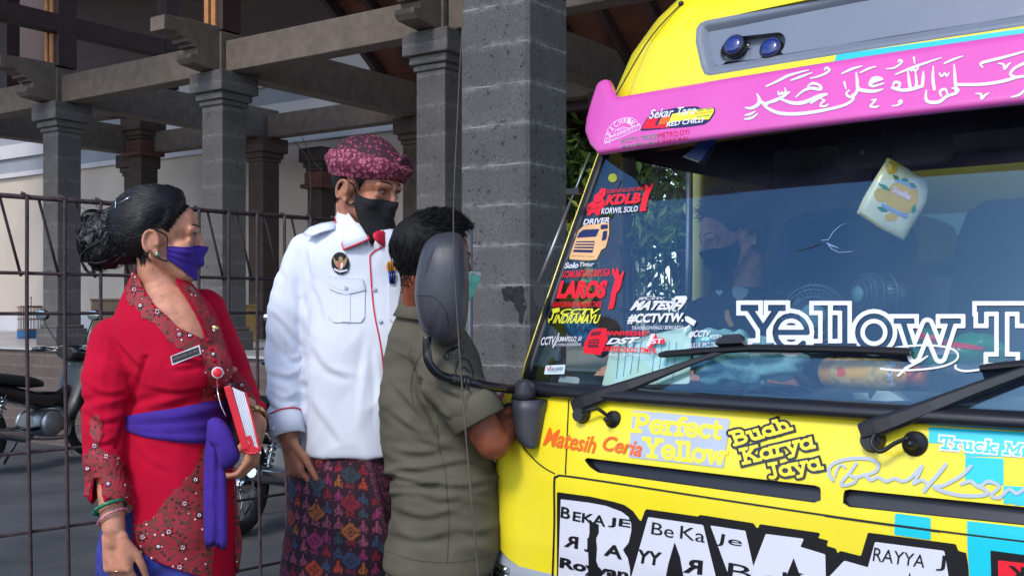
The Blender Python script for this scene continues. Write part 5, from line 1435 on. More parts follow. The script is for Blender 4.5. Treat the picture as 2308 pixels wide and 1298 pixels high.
mb.build('hashtag_lettering', [M_gfilm, smat('crimson_film', (200, 16, 60))], visor)

# --- windscreen stickers
G_ = BV_glass
Z7 = lambda x, y: (1180 + x / 2.496, 340 + y / 2.496)
def q7(*p): return [Z7(*a) for a in p]
def wst(name, items, mats):
    mb = MB()
    for i, it in enumerate(items):
        off = 0.0020 + 0.0005 * (i % 6)
        if it[0] == 't': d_text(mb, G_, it[1], it[2], off, it[3], *(it[4] if len(it) > 4 else ()))
        elif it[0] == 'p': d_poly(mb, G_, it[1], off, it[2], 2.0)
        elif it[0] == 's': d_strokes(mb, G_, it[1], off, it[2], it[3] if len(it) > 3 else 0.0, 1.2)
    return mb.build(name, mats, glass)
wst('yellow_dot', [('p', circ(1382, 402, 10, 10), 0)], [M_yfilm])
beast = q7((372, 300), (395, 285), (400, 255), (425, 235), (440, 212), (468, 215), (465, 250), (448, 268), (460, 290), (455, 320), (435, 335), (430, 365), (412, 366), (405, 350), (385, 352), (378, 366), (360, 365), (358, 340), (350, 325), (355, 305))
dancer = q7((655, 344), (665, 300), (672, 262), (682, 240), (690, 215), (682, 200), (698, 192), (706, 206), (716, 214), (722, 190), (733, 184), (730, 205), (716, 235), (708, 255), (700, 290), (692, 320), (694, 342))
wst('club_sticker', [('p', beast, 0), ('s', [([Z7(372, 325), Z7(400, 330), Z7(430, 318)], 1.6), ([Z7(400, 290), Z7(420, 298), Z7(440, 285)], 1.6), ([Z7(430, 245), Z7(448, 250)], 1.5)], 2), ('p', dancer, 0),
  ('t', 'KOMUNITAS LOVE BIRU', q7((476, 222), (678, 205), (676, 226), (474, 244)), 0, (0.02,)), ('t', 'KDLB', q7((470, 252), (664, 240), (660, 298), (462, 310)), 0, (0.05, 0.2)),
  ('t', 'KORWIL SOLO', q7((445, 328), (650, 314), (647, 346), (442, 362)), 1, (0.02, 0.12))], [M_rfilm, M_wfilm, smat('dark_red_film', (120, 14, 26))])
lorry = q7((262, 612), (258, 585), (280, 540), (292, 470), (312, 450), (345, 420), (420, 414), (450, 406), (484, 408), (484, 470), (465, 545), (440, 560), (412, 615), (350, 618))
wst('lorry_sticker', [('p', lorry, 0), ('p', q7((318, 462), (340, 446), (430, 442), (412, 485), (302, 492)), 1), ('p', q7((300, 512), (404, 510), (392, 575), (282, 572)), 1), ('p', q7((452, 455), (476, 452), (470, 500), (444, 510)), 1), ('p', q7((440, 420), (478, 418), (478, 440), (438, 444)), 1),
  ('s', [([Z7(296, 524), Z7(400, 524)], 3), ([Z7(292, 540), Z7(396, 540)], 3), ([Z7(288, 556), Z7(392, 558)], 3), ([Z7(270, 590), Z7(400, 596)], 1.4)], 0), ('s', [([Z7(330, 470), Z7(345, 455)], 4), ([Z7(346, 470), Z7(372, 452)], 3)], 2),
  ('t', 'DRIVER', q7((342, 388), (490, 376), (486, 406), (338, 420)), 2, (0.03, 0.15)), ('t', 'Solo', q7((236, 632), (316, 628), (312, 662), (232, 666)), 2, (0.04, 0.2)), ('t', 'Timur', q7((322, 630), (404, 628), (400, 652), (318, 654)), 2, (0.02, 0.2))], [M_tan, M_navy, M_wfilm])
dancer2 = q7((478, 895), (490, 850), (498, 800), (512, 750), (520, 725), (506, 700), (500, 672), (512, 660), (520, 690), (530, 655), (540, 680), (540, 705), (552, 700), (562, 678), (571, 686), (560, 720), (552, 760), (540, 790), (525, 800), (516, 860), (508, 890))
wst('community_sticker', [('t', 'KOMUNITAS DAPUGA', q7((226, 678), (495, 664), (490, 706), (220, 718)), 0, (0.02,)), ('t', 'LAROS', q7((205, 732), (478, 730), (462, 832), (186, 834)), 0, (0.06, 0.1)), ('p', dancer2, 0),
  ('t', 'BANYUWANGI PARKONT TARSI', q7((172, 850), (444, 850), (440, 882), (166, 884)), 0, (0.02,))], [M_rfilm])
wst('lime_sticker', [('t', 'CCTV', q7((216, 890), (436, 888), (428, 922), (208, 924)), 0, (0.03, 0.3)), ('t', 'INDRAMAYU', q7((182, 922), (438, 922), (426, 974), (166, 972)), 0, (0.03, 0.2)), ('p', q7((160, 892), (206, 884), (208, 906), (170, 918)), 0), ('s', [([Z7(172, 918), Z7(162, 950), Z7(146, 956)], 3), ([Z7(146, 945), Z7(148, 968)], 2.5)], 0)], [M_yfilm])
wst('white_sticker', [('t', 'CCTV', q7((104, 1050), (186, 1042), (178, 1090), (98, 1096)), 0, (0.03, 0.2)), ('t', 'JUMAPOLO_01', q7((190, 1046), (334, 1044), (326, 1080), (184, 1084)), 0, (0.03, 0.2)), ('t', 'DARI CAMERA JADI BERKARYA', q7((166, 1086), (330, 1082), (326, 1104), (164, 1106)), 0, (0.0, 0.2)), ('s', [([Z7(205, 1028), Z7(170, 1110)], 2)], 0)], [M_wfilm])
cam_ = q7((845, 836), (860, 820), (918, 818), (926, 834), (905, 862), (880, 858), (850, 860))
wst('camera_sticker', [('t', '#Cctv', q7((650, 820), (800, 818), (794, 838), (646, 842)), 0, (0.01, 0.3)), ('t', 'MATESIH', q7((622, 842), (920, 848), (898, 896), (600, 900)), 0, (0.05, 0.3)), ('p', cam_, 0), ('p', q7((858, 840), (874, 838), (872, 854), (858, 856)), 1),
  ('t', '#CCTVTW.', q7((598, 920), (912, 914), (904, 970), (586, 978)), 0, (0.05, 0.1)), ('p', q7((912, 936), (930, 934), (978, 962), (962, 990), (918, 962)), 0), ('s', [([Z7(935, 985), Z7(915, 1000), Z7(908, 1018)], 4)], 0), ('t', 'TAWANGMANGU BERKARYA', q7((612, 988), (905, 984), (902, 1004), (610, 1010)), 0, (0.0, 0.1))], [M_wfilm, M_navy])
bus = q7((340, 1140), (342, 1090), (362, 1050), (385, 1010), (430, 998), (470, 1000), (476, 1060), (450, 1120), (436, 1150), (380, 1142))
wst('anniversary_sticker', [('p', bus, 0), ('p', q7((370, 1064), (430, 1060), (424, 1110), (362, 1106)), 2), ('p', q7((388, 1022), (440, 1014), (434, 1036), (380, 1042)), 2), ('s', [([Z7(366, 1076), Z7(426, 1074)], 2), ([Z7(364, 1090), Z7(424, 1090)], 2)], 0),
  ('t', 'ANNIVERSARY', q7((470, 1016), (716, 1016), (708, 1046), (462, 1040)), 0, (0.03, 0.15)), ('t', 'DST', q7((478, 1058), (662, 1050), (650, 1088), (470, 1092)), 1, (0.05, 0.3)), ('s', [([Z7(735, 1046), Z7(715, 1092)], 14), ([Z7(745, 1070), Z7(782, 1070)], 13)], 0), ('t', '1', q7((702, 1032), (744, 1030), (728, 1100), (690, 1102)), 1, (0.05, 0.2)), ('t', 'ST', q7((728, 1060), (788, 1058), (782, 1086), (722, 1088)), 1, (0.03,)),
  ('t', 'DRIVER SOLO TIMUR', q7((448, 1100), (754, 1112), (752, 1142), (444, 1130)), 0, (0.03,)), ('t', 'Bodo Jalur Tetep sedul', q7((485, 1136), (722, 1144), (720, 1166), (482, 1160)), 1, (0.0, 0.2))], [M_rfilm, M_wfilm, smat('maroon_film', (96, 20, 40))])
wst('city_sticker', [('t', '#CCTV', q7((940, 1012), (1056, 1010), (1050, 1050), (934, 1054)), 0, (0.03, 0.2)), ('t', 'KOTA MANGGA', q7((1054, 1036), (1240, 1040), (1238, 1062), (1050, 1060)), 0, (0.02,)), ('t', 'SEDULUR IMCI TECHNIK', q7((912, 1084), (1150, 1076), (1148, 1104), (908, 1112)), 0, (0.0,))], [M_wfilm])
wst('guard_label', [('p', q7((128, 1208), (238, 1204), (232, 1256), (118, 1258)), 0), ('t', 'VALUGARD', q7((156, 1220), (228, 1216), (226, 1236), (152, 1240)), 1, (0.02, 0.2)), ('t', 'Car Paint Protection System', q7((150, 1242), (220, 1240), (219, 1248), (149, 1250)), 1), ('s', [([Z7(138, 1218), Z7(144, 1240), Z7(158, 1212)], 1.6)], 2)], [smat('label_blue', (200, 220, 232)), M_navy, M_rfilm])
# the large white outlined name
ZY = lambda x, y: (1480 + x / 2.787, 640 + y / 2.787)
yl = slab('Y', [(1682, 700), (1768, 700), (1764, 784), (1670, 784)], 17) 
def yq(x0, x1, top, bot=796, xh=None): return [ZY(x0, top), ZY(x1, top), ZY(x1 - 12, bot), ZY(x0 - 12, bot)]
yl = []
for c, x0, x1, t, b_ in (('Y', 545, 800, 140, 405), ('e', 720, 975, 96, 425), ('l', 985, 1125, 140, 405), ('l', 1105, 1250, 140, 405), ('o', 1235, 1500, 96, 425), ('w', 1500, 1905, 110, 480), ('T', 2010, 2330, 140, 495)):
    yl += slab(c, [ZY(x0, t), ZY(x1, t), ZY(x1, b_), ZY(x0, b_)], 19 if c in 'YT' else 17)
outer = strokes_sdf(yl, 7.5, True); inner = strokes_sdf(yl, -2.5, True)
mb = MB(); b_ = bounds([t[0] for t in yl], 22); b_ = (b_[0], b_[1], min(b_[2], 2325), b_[3])
pts, fs = fill_sdf(lambda X, Y: np.maximum(outer(X, Y), -inner(X, Y)), *b_, 2.0); mesh2d(pts, fs, G_, 0.0024, mb)
sw = [(1480 + x / 2.787, 640 + y / 2.787) for x, y in [(1460, 412), (1560, 395), (1700, 388), (1820, 400), (1888, 432), (1885, 480), (1800, 520), (1660, 540), (1520, 545), (1410, 535)]]
d_strokes(mb, G_, [([tuple(p) for p in crom(sw, 50)], 4.5), ([ZY(1705, 455), ZY(1660, 485), ZY(1570, 530), ZY(1520, 578)], [3, 6, 7, 5]), ([tuple(p) for p in crom([ZY(1880, 515), ZY(1885, 535), ZY(1940, 550), ZY(2040, 540), ZY(2110, 530)], 20)], [5] * 20)], 0.0030, 0, 0, 1.6)
mb.build('outlined_name', M_wfilm, glass)
# cracks in the glass
mb = MB(); ZC = lambda x, y: (1600 + x / 2.951, 280 + y / 2.951)
M_crk = smat('cracked_glass', (112, 132, 170), rough=0.2)
d_strokes(mb, G_, [([ZC(925, 658), ZC(870, 675), ZC(820, 720), ZC(790, 770), ZC(745, 775)], [0.6, 1.1, 1.8, 1.7, 1.8]), ([ZC(780, 790), ZC(810, 830), ZC(860, 855), ZC(950, 848)], [2, 1.7, 1.4, 1.5]), ([ZC(790, 800), ZC(855, 825)], [4, 1.5])], 0.0012, 0, 0, 1.0)
d_strokes(mb, G_, [([ZC(740, 795), ZC(690, 815), ZC(650, 828), ZC(600, 838), ZC(555, 850)], [1.6, 1.3, 1.5, 1.2, 0.8])], 0.0012, 1, 0, 0.8)
mb.build('glass_crack', [M_crk, M_seal], glass)
# ------------------------------------------------------------------ things lying in the cab
def dpt(x, y, off=0.0):
    h = onto(BV_dash, x, y, off)
    if h is None: h = onto(BV_glass, x, y, -0.05)
    return h if h is not None else P(x, y, 2.35)
M_towel = smat('towel_terry', (176, 240, 248), rough=0.95, var=0.15, vscale=40, bump=0.8, bscale=400)
tw = dpt(1650, 850) + Vector((0, 0.07, 0))
t = MB(); s_ = tw.y / FPX
def wp(x, y, dz=0.0): return P(x, y, tw.y + dz)
for x, y, rx, ry in ((1600, 815, 45, 40), (1650, 790, 60, 48), (1710, 800, 60, 42), (1650, 835, 75, 24), (1745, 830, 60, 28), (1780, 815, 40, 26), (1620, 850, 50, 14), (1690, 858, 34, 14), (1600, 770, 36, 24)):
    t.ell(wp(x, y, 0.05), rx * s_, 0.07, ry * s_, None, 10)
me = blob_mesh(t, M_towel, 0.006, 4)
displace(me, lambda c, n: 0.012 * noise.noise(Vector((c.x * 14 + c.z * 20, c.y * 16, c.z * 40))) + 0.006 * math.sin(c.z * 170 + 9 * noise.noise(c * 9)) + 0.0015 * noise.noise(c * 120))
o = link('towel', me); tag(o, 'crumpled turquoise towel on the dashboard behind the windscreen', 'towel')

# papers propped inside the glass
def inside(x, y, off=-0.012): return onto(BV_glass, x, y, off)
def inner_sheet(name, label, cat, poly, m, texts=(), off=-0.012):
    mb = MB(); d_poly(mb, BV_glass, poly, off, 0, 6); d_poly(mb, BV_glass, poly, off - 0.001, 0, 6)
    o = mb.build(name, m); tag(o, label, cat)
    return o
M_paper = smat('green_paper', (224, 240, 222), rough=0.9, var=0.03)
pa = inner_sheet('paper_sheet', 'pale green printed sheet propped inside the left of the windscreen', 'paper', [(1372, 772), (1553, 728), (1548, 860), (1350, 864)], M_paper)
mb = MB()
for k in range(9):
    x = 1392 + k * 16
    if k in (4,): continue
    d_strokes(mb, BV_glass, [([(x, 762 + 2 * (k % 3)), (x - 9, 850 - 5 * (k % 4))], 1.3)], -0.0105, 0, 0, 1.2)
mb.build('print', smat('print_grey', (90, 120, 130)), pa)
pb = inner_sheet('folded_slip', 'small white slip tucked into the lower left corner of the windscreen', 'paper', [(1255, 842), (1300, 846), (1296, 866), (1250, 862)], smat('slip_white', (200, 214, 220)))

# orange drink bottle lying on its side
c0 = dpt(1875, 868) + Vector((0, 0.07, 0)); Zb = c0.y - 0.0
ba, bb_ = P(1858, 838, Zb - 0.0), P(2086, 838, Zb - 0.17)
ax = (bb_ - ba); Lb = ax.length; ax.normalize(); rB = 0.033
ba.z = bb_.z = max(ba.z, 1.14 + rB); ax = (bb_ - ba).normalized()
bt_ = thing('drink_bottle', 'orange juice bottle with an orange cap lying on the dashboard', 'bottle', (ba + bb_) / 2)
mb = MB(); mb.lathe(ba, ax, [(0.0, 0), (rB * 0.85, 0), (rB, 0.008), (rB, 0.03), (rB * 0.93, 0.04), (rB, 0.05), (rB, Lb * 0.72), (rB * 0.8, Lb * 0.8), (rB * 0.5, Lb * 0.85), (rB * 0.5, Lb * 0.88)], 28); bo = mb.build('bottle_body', smat('juice', (210, 150, 60), rough=0.2, coat=0.5), bt_)
mb = MB(); mb.lathe(ba, ax, [(rB + 0.0008, 0.035), (rB + 0.0008, Lb * 0.70)], 28, caps=False); mb.build('label', smat('juice_label', (226, 190, 110), rough=0.4, var=0.35, vscale=50), bo)
mb = MB(); mb.lathe(ba, ax, [(rB * 0.62, Lb * 0.86), (rB * 0.66, Lb * 0.87), (rB * 0.66, Lb * 0.98), (rB * 0.6, Lb), (0, Lb)], 24); mb.build('cap', smat('orange_cap', (214, 96, 40), rough=0.4), bt_)
BVb = world_bvh([bo])
mb = MB(); d_text(mb, BVb, 'Flori', [(2018, 806), (2020, 868), (2000, 872), (1998, 806)], 0.002, 0, 0.05); 
d_poly(mb, BVb, circ(1930, 832, 26, 22), 0.0014, 1, 3); d_poly(mb, BVb, circ(1894, 838, 12, 11), 0.0014, 2, 2)
mb.build('label_print', [M_wfilm, smat('orange_slice', (240, 180, 60)), M_ofilm], bo)

# green and red packet
g0 = dpt(2150, 842) + Vector((0, 0.10, 0))
if g0 is None: g0 = P(2150, 842, 2.3)
t = MB(); sg_ = g0.y / FPX
for x, y, rx, ry in ((2110, 800, 60, 44), (2170, 800, 70, 40), (2220, 800, 50, 36), (2090, 770, 34, 34), (2200, 775, 50, 26)):
    t.ell(P(x, y, g0.y + 0.04), rx * sg_, 0.05, ry * sg_, None, 10)
M_gbag = smat('green_bag', (30, 130, 86), rough=0.35, coat=0.3)
me = blob_mesh(t, M_gbag, 0.006, 3); displace(me, lambda c, n: 0.008 * noise.noise(Vector((c.x * 22, c.y * 22, c.z * 40))) + 0.004 * noise.noise(c * 60))
gb = link('snack_bag', me); tag(gb, 'crumpled green plastic bag with red and white edges on the dashboard', 'bag')
BVg = world_bvh([gb])
mb = MB(); d_poly(mb, BVg, [(2062, 738), (2085, 752), (2150, 772), (2220, 782), (2215, 790), (2140, 784), (2080, 768)], 0.002, 0, 3); d_poly(mb, BVg, [(2085, 768), (2150, 782), (2160, 798), (2100, 800)], 0.002, 1, 3); d_poly(mb, BVg, [(2080, 822), (2240, 815), (2235, 838), (2075, 842)], 0.002, 1, 3)
mb.build('stripes', [M_rfilm, M_wfilm], gb)

# folded tissue and clear wrapper
M_tis = smat('tissue', (214, 232, 236), rough=0.8)
f0 = dpt(1960, 905); f0 = f0 or P(1960, 905, 2.2)
mb = MB(); mb.add([P(1985, 868, f0.y + 0.03), P(2010, 872, f0.y), P(2058, 905, f0.y - 0.02), P(2055, 912, f0.y - 0.01), P(1960, 903, f0.y + 0.01), P(1975, 890, f0.y + 0.05)], [(0, 1, 2), (0, 2, 3), (0, 3, 4), (0, 4, 5)]); mb.add([P(1922, 885, f0.y), P(1955, 884, f0.y), P(1962, 902, f0.y - 0.01), P(1926, 902, f0.y - 0.01)], [(0, 1, 2, 3)])
o = mb.build('tissue_packet', M_tis); tag(o, 'folded pale blue paper packet at the bottom of the windscreen, right of the wire', 'paper')
mb = MB()
w0_ = dpt(1660, 885) or P(1660, 885, 2.45)
pts = [P(x, y, w0_.y - 0.01 + z) for x, y, z in ((1595, 880, 0), (1640, 872, 0.02), (1680, 866, 0.03), (1715, 876, 0.02), (1742, 888, 0), (1690, 890, -0.02), (1640, 886, -0.01), (1680, 878, 0.035))]
mb.add(pts, [(0, 1, 7, 6), (1, 2, 3, 7), (7, 3, 4, 5), (6, 7, 5)])
o = mb.build('wrapper', smat('pale_wrapper', (216, 206, 216), rough=0.3)); tag(o, 'crumpled pale wrapper lying low behind the windscreen below the towel', 'wrapper')
mb = MB(); yw = (dpt(1790, 885) or P(0, 0, 2.4)).y - 0.01
mb.tube(crom([P(1716, 862, yw), P(1740, 878, yw), P(1790, 890, yw), P(1840, 892, yw), P(1864, 891, yw)], 20), 0.0014, 6); mb.tube(crom([P(1716, 862, yw), P(1770, 867, yw), P(1810, 873, yw), P(1850, 888, yw), P(1864, 891, yw)], 20), 0.0012, 6)
o = mb.build('wire_loop', M_chr); tag(o, 'thin bent metal wire loop on the dashboard below the wiper blade', 'wire')

# water bottle in the left corner
wb0 = P(1345, 768, 2.85)
wbt = thing('water_bottle', 'clear blue water bottle standing in the corner behind the red and white stickers', 'bottle', wb0)
axw = (UP * 0.5 - TT * 0.87).normalized(); 
mb = MB(); mb.lathe(wb0 + Vector((0.03, 0.06, -0.02)), axw, [(0.0, 0), (0.033, 0), (0.034, 0.02), (0.033, 0.12), (0.02, 0.15), (0.012, 0.17)], 20); b_o = mb.build('bottle_body', smat('blue_pet', (90, 160, 200), rough=0.1, coat=0.6), wbt)
mb = MB(); mb.lathe(wb0 + Vector((0.03, 0.06, -0.02)), axw, [(0.0346, 0.04), (0.0346, 0.10)], 20, caps=False); mb.build('label', smat('water_label', (60, 130, 190)), b_o)

# fans
def fan(c, face, r, label):
    face = Vector(face).normalized(); x = face.cross(UP).normalized(); y = x.cross(face)
    t = thing('cab_fan', label, 'fan', c - UP * r * 1.2, 'fans in the truck cab')
    Mf = smat('fan_grey', (44, 62, 80), rough=0.4); 
    mb = MB()
    for rr, d in ((1.0, 0.0), (0.98, 0.02), (0.85, 0.028), (0.62, 0.034), (0.4, 0.036)):
        mb.tube([c + (x * math.cos(a) + y * math.sin(a)) * r * rr + face * d for a in np.linspace(0, 2 * PI, 33)], 0.0022, 6)
    for k in range(36):
        a = 2 * PI * k / 36; e = x * math.cos(a) + y * math.sin(a); e2 = x * math.cos(a + 0.25) + y * math.sin(a + 0.25)
        mb.tube([c + e * r - face * 0.035, c + e * r + face * 0.0, c + e * r * 0.98 + face * 0.02, c + e2 * r * 0.4 + face * 0.036], 0.0013, 5)
    mb.tube([c + (x * math.cos(a) + y * math.sin(a)) * r - face * 0.035 for a in np.linspace(0, 2 * PI, 33)], 0.003, 6)
    cage_ = mb.build('cage', Mf, t)
    mb = MB(); mb.lathe(c + face * 0.034, face, [(r * 0.4, 0), (r * 0.4, 0.006), (r * 0.34, 0.01), (0, 0.011)], 28); mb.build('badge', smat('fan_badge', (80, 128, 138)), cage_)
    mb = MB()
    for k in range(4):
        a = 2 * PI * k / 4; e = x * math.cos(a) + y * math.sin(a); f = x * math.cos(a + 0.9) + y * math.sin(a + 0.9)
        mb.add([c + e * r * 0.2, c + e * r * 0.85 + face * 0.01, c + f * r * 0.85 - face * 0.02, c + f * r * 0.2 - face * 0.01], [(0, 1, 2, 3)])
    mb.build('blades', smat('fan_blade', (50, 80, 110), rough=0.3), t)
    mb = MB(); mb.lathe(c - face * 0.08, face, [(0.03, 0), (0.036, 0.02), (0.036, 0.06)], 18); mb.build('motor', Mf, t)
    mb = MB(); mb.tube([c - face * 0.05, c - face * 0.06 - UP * r * 0.9, c - face * 0.05 - UP * r * 1.35], 0.012, 8); mb.lathe(c - face * 0.05 - UP * (r * 1.35 + 0.0), UP, [(0.05, 0), (0.045, 0.02), (0.0, 0.025)], 20); mb.build('stand', Mf, t)
    return t
fan(P(1835, 712, 2.62), (-0.35, -1, -0.02), 0.075, 'round cab fan with a pale badge facing the windscreen, behind the big white lettering')
fan(P(1966, 665, 2.60), (-1.0, -0.25, 0), 0.052, 'cab fan seen edge on, right of the fan facing the windscreen')

# hanging pouch and card
ZS = lambda x, y: (1600 + x / 2.951, 280 + y / 2.951)
pz = 2.50
out = [ZS(*p) for p in [(1182, 222), (1305, 290), (1440, 375), (1455, 440), (1445, 520), (1400, 600), (1290, 778), (1140, 700), (975, 590), (1020, 490), (1085, 380)]]
out = out[::-1]
cxp = np.mean(out, axis=0)
rings = []
for k, dz in ((0.98, 0.003), (1.0, 0.0), (0.96, -0.004), (0.75, -0.011), (0.4, -0.014)):
    rings.append([P(cxp[0] + (x - cxp[0]) * k, cxp[1] + (y - cxp[1]) * k, pz + dz) for x, y in out])
back = [[P(cxp[0] + (x - cxp[0]) * k, cxp[1] + (y - cxp[1]) * k, pz + dz) for x, y in out] for k, dz in ((0.4, 0.018), (0.75, 0.015))]
mb = MB(); mb.loft(back + rings)
pouch = mb.build('air_freshener', smat('pouch_white', (228, 232, 206), rough=0.3, coat=0.4), None, fixn=True); tag(pouch, 'yellow and white lemon scented sachet hanging from the rear view mirror', 'air freshener')
BVp = world_bvh([pouch])
mb = MB()
cc_ = ZS(1270, 490)
edge = [tuple(p) for p in out]; 
d_strokes(mb, BVp, [(edge + [edge[0]], 14)], 0.0008, 0, 0, 2)
d_poly(mb, BVp, [ZS(*p) for p in [(1182, 222), (1305, 292), (1250, 285), (1165, 250)]], 0.0009, 0, 2)
d_poly(mb, BVp, circ(*ZS(1275, 490), 36, 40, rot=25), 0.0012, 1, 2.5); d_poly(mb, BVp, circ(*ZS(1140, 470), 17, 16), 0.0010, 1, 2.5); d_poly(mb, BVp, circ(*ZS(1205, 618), 15, 9), 0.0010, 1, 2.5); d_poly(mb, BVp, circ(*ZS(1208, 295), 13, 13), 0.0012, 1, 2)
d_strokes(mb, BVp, [([ZS(1150, 540), ZS(1220, 575), ZS(1300, 610)], 9), ([ZS(1235, 375), ZS(1300, 395), ZS(1345, 425)], 7)], 0.0016, 2, 0, 2)
for a, b in (((1120, 395), (1200, 445)), ((1215, 340), (1260, 375)), ((1265, 370), (1325, 375)), ((1320, 390), (1375, 425)), ((1110, 550), (1180, 580)), ((1340, 590), (1365, 535))):
    d_strokes(mb, BVp, [([ZS(*a), ((ZS(*a)[0] + ZS(*b)[0]) / 2, (ZS(*a)[1] + ZS(*b)[1]) / 2), ZS(*b)], [1, 10, 1])], 0.0018, 3, 0, 1.5)
d_text(mb, BVp, 'Stella', [ZS(1222, 408), ZS(1345, 468), ZS(1326, 510), ZS(1205, 452)], 0.0026, 4, 0.05)
mb.build('sachet_print', [smat('sachet_yellow', (226, 204, 52), rough=0.3), smat('lemon', (224, 186, 60), rough=0.4), smat('lilac', (150, 170, 225)), smat('sachet_green', (50, 140, 90)), smat('sachet_pink', (240, 214, 232))], pouch)
mb = MB(); a = P(2003, 362, pz); mb.tube([a, P(2010, 345, 2.6), P(2014, 330, 2.68)], 0.002, 6); mb.build('string', M_seal, pouch)
mb = MB()
q = [P(x, y, 2.86) for x, y in ((1575, 322), (1630, 300), (1590, 373), (1538, 354))]
nq = (q[1] - q[0]).cross(q[3] - q[0]).normalized()
mb.prism(q, nq * 0.002); card = mb.build('card_sleeve', smat('card_sleeve', (60, 66, 74), rough=0.2, coat=0.5), None, fixn=True); tag(card, 'blue pass card in a clear sleeve hanging at the top left inside the windscreen', 'card')
mb = MB(); mb.add([p * 0.84 + (q[0] + q[1] + q[2] + q[3]) * 0.04 + Vector((0, -0.003, 0)) for p in q], [(0, 1, 2, 3)]); mb.build('card', smat('card_blue', (30, 70, 140), rough=0.3), card)
# ------------------------------------------------------------------ people
def skin_mat(name, srgb):
    return mat(name, lin([x / 255 for x in srgb]), rough=0.5, var=0.22, vscale=38, sss=0.10, bump=0.1, bscale=420, spec=0.4, detail=9)
def frame(fwd, pitch=0.0, roll=0.0):
    f = Vector(fwd).normalized(); l = UP.cross(f).normalized(); u = f.cross(l)
    if pitch: q = Quaternion(l, -R(pitch)); f = q @ f; u = q @ u
    if roll: q = Quaternion(f, R(roll)); l = q @ l; u = q @ u
    return Matrix((f, l, u)).transposed()
def head_shapes(mb, Cn, M, ear=True, k=1.0):
    def L(x, y, z): return Cn + M @ Vector((x * k, y * k, z * k))
    mb.ell(L(-0.014, 0, 0.028), 0.099 * k, 0.076 * k, 0.086 * k, M)
    mb.ell(L(0.030, 0, -0.045), 0.058 * k, 0.060 * k, 0.076 * k, M)
    mb.ell(L(0.045, 0, 0.030), 0.047 * k, 0.060 * k, 0.055 * k, M)
    mb.cap(L(0.066, -0.010, -0.100), 0.020 * k, L(0.066, 0.010, -0.100), 0.020 * k)
    for s in (-1, 1):
        mb.cap(L(-0.010, 0.056 * s, -0.05), 0.018 * k, L(0.050, 0.026 * s, -0.098), 0.020 * k)
        mb.ell(L(0.052, 0.040 * s, -0.034), 0.026 * k, 0.024 * k, 0.024 * k, M)
        mb.cap(L(0.076, 0.048 * s, 0.015), 0.010 * k, L(0.086, 0.014 * s, 0.018), 0.011 * k)
        mb.cap(L(0.073, 0.047 * s, 0.0055), 0.0075 * k, L(0.080, 0.018 * s, 0.0065), 0.0075 * k)      # lids
        mb.cap(L(0.072, 0.046 * s, -0.0125), 0.0075 * k, L(0.077, 0.018 * s, -0.013), 0.0075 * k)
        mb.ell(L(0.095, 0.0115 * s, -0.036), 0.010 * k, 0.008 * k, 0.008 * k, M)
        if ear:
            Me = M @ Matrix.Rotation(R(-18 * s), 3, 'Z') @ Matrix.Rotation(R(10), 3, 'Y')
            mb.ell(L(-0.012, 0.077 * s, -0.020), 0.018 * k, 0.0095 * k, 0.029 * k, Me, 12)
            rim = [L(-0.013 + 0.0175 * math.cos(a) - 0.05 * 0, (0.082 + 0.004 * max(0, -math.cos(a))) * s, -0.018 + 0.028 * math.sin(a)) for a in np.linspace(R(-20), R(250), 16)]
            rim = [p + (M @ Vector((-0.006, 0.004 * s, 0))) for p in rim]
            mb.tube(rim, 0.0050 * k, 8)
            mb.ell(L(-0.006, 0.083 * s, -0.046), 0.008 * k, 0.006 * k, 0.009 * k, M, 8)
    mb.cap(L(0.087, 0, 0.008), 0.0085 * k, L(0.102, 0, -0.030), 0.0115 * k)
    mb.ell(L(0.090, 0, -0.062), 0.013 * k, 0.022 * k, 0.014 * k, M)
    return L
def hand_shapes(mb, wrist, d, n, side, k=1.0, curl=(25, 35, 25), spread=4, thumb=(0.55, 0.35)):
    """d: from wrist to knuckles, n: way the palm faces, side: +1 thumb on the r = d x n side"""
    d = Vector(d).normalized(); n = (Vector(n) - d * Vector(n).dot(d)).normalized(); r = d.cross(n) * side; w = Vector(wrist)
    mb.cap(w - d * 0.02 * k, 0.026 * k, w + d * 0.02 * k, 0.024 * k)
    for t in (-0.027, -0.009, 0.009, 0.027):
        mb.cap(w + d * 0.012 * k + r * t * 0.75 * k, 0.0165 * k, w + d * 0.088 * k + r * t * 1.12 * k, 0.0128 * k)
    for i, t in enumerate((0.0295, 0.0098, -0.0098, -0.0285)):
        ln = (0.043, 0.047, 0.044, 0.034)[i]; p = w + d * 0.090 * k + r * t * 1.08 * k; a = 0
        dirr = (d + r * math.tan(R(spread)) * (t / 0.015) * 0.5).normalized()
        rad = 0.0092 - (0.0012 if i == 3 else 0)
        for j in range(3):
            a += curl[j] + (i * 3 if j == 0 else 0)
            v = dirr * math.cos(R(a)) + n * math.sin(R(a))
            q = p + v * ln * (1, 0.62, 0.5)[j] * k
            mb.cap(p, rad * k * (1, 0.93, 0.87)[j], q, rad * k * (0.93, 0.87, 0.74)[j], 10); p = q
    p = w + d * 0.025 * k + r * 0.026 * k; v = (d * 0.75 + r * thumb[0] + n * thumb[1]).normalized(); q = p + v * 0.045 * k
    mb.cap(p, 0.0155 * k, q, 0.0118 * k, 10); v2 = (d * 0.95 + r * thumb[0] * 0.25 + n * thumb[1]).normalized(); q2 = q + v2 * 0.034 * k
    mb.cap(q, 0.0112 * k, q2, 0.0098 * k, 10); mb.cap(q2, 0.0098 * k, q2 + (d + n * 0.35).normalized() * 0.026 * k, 0.0082 * k, 10)
    return w
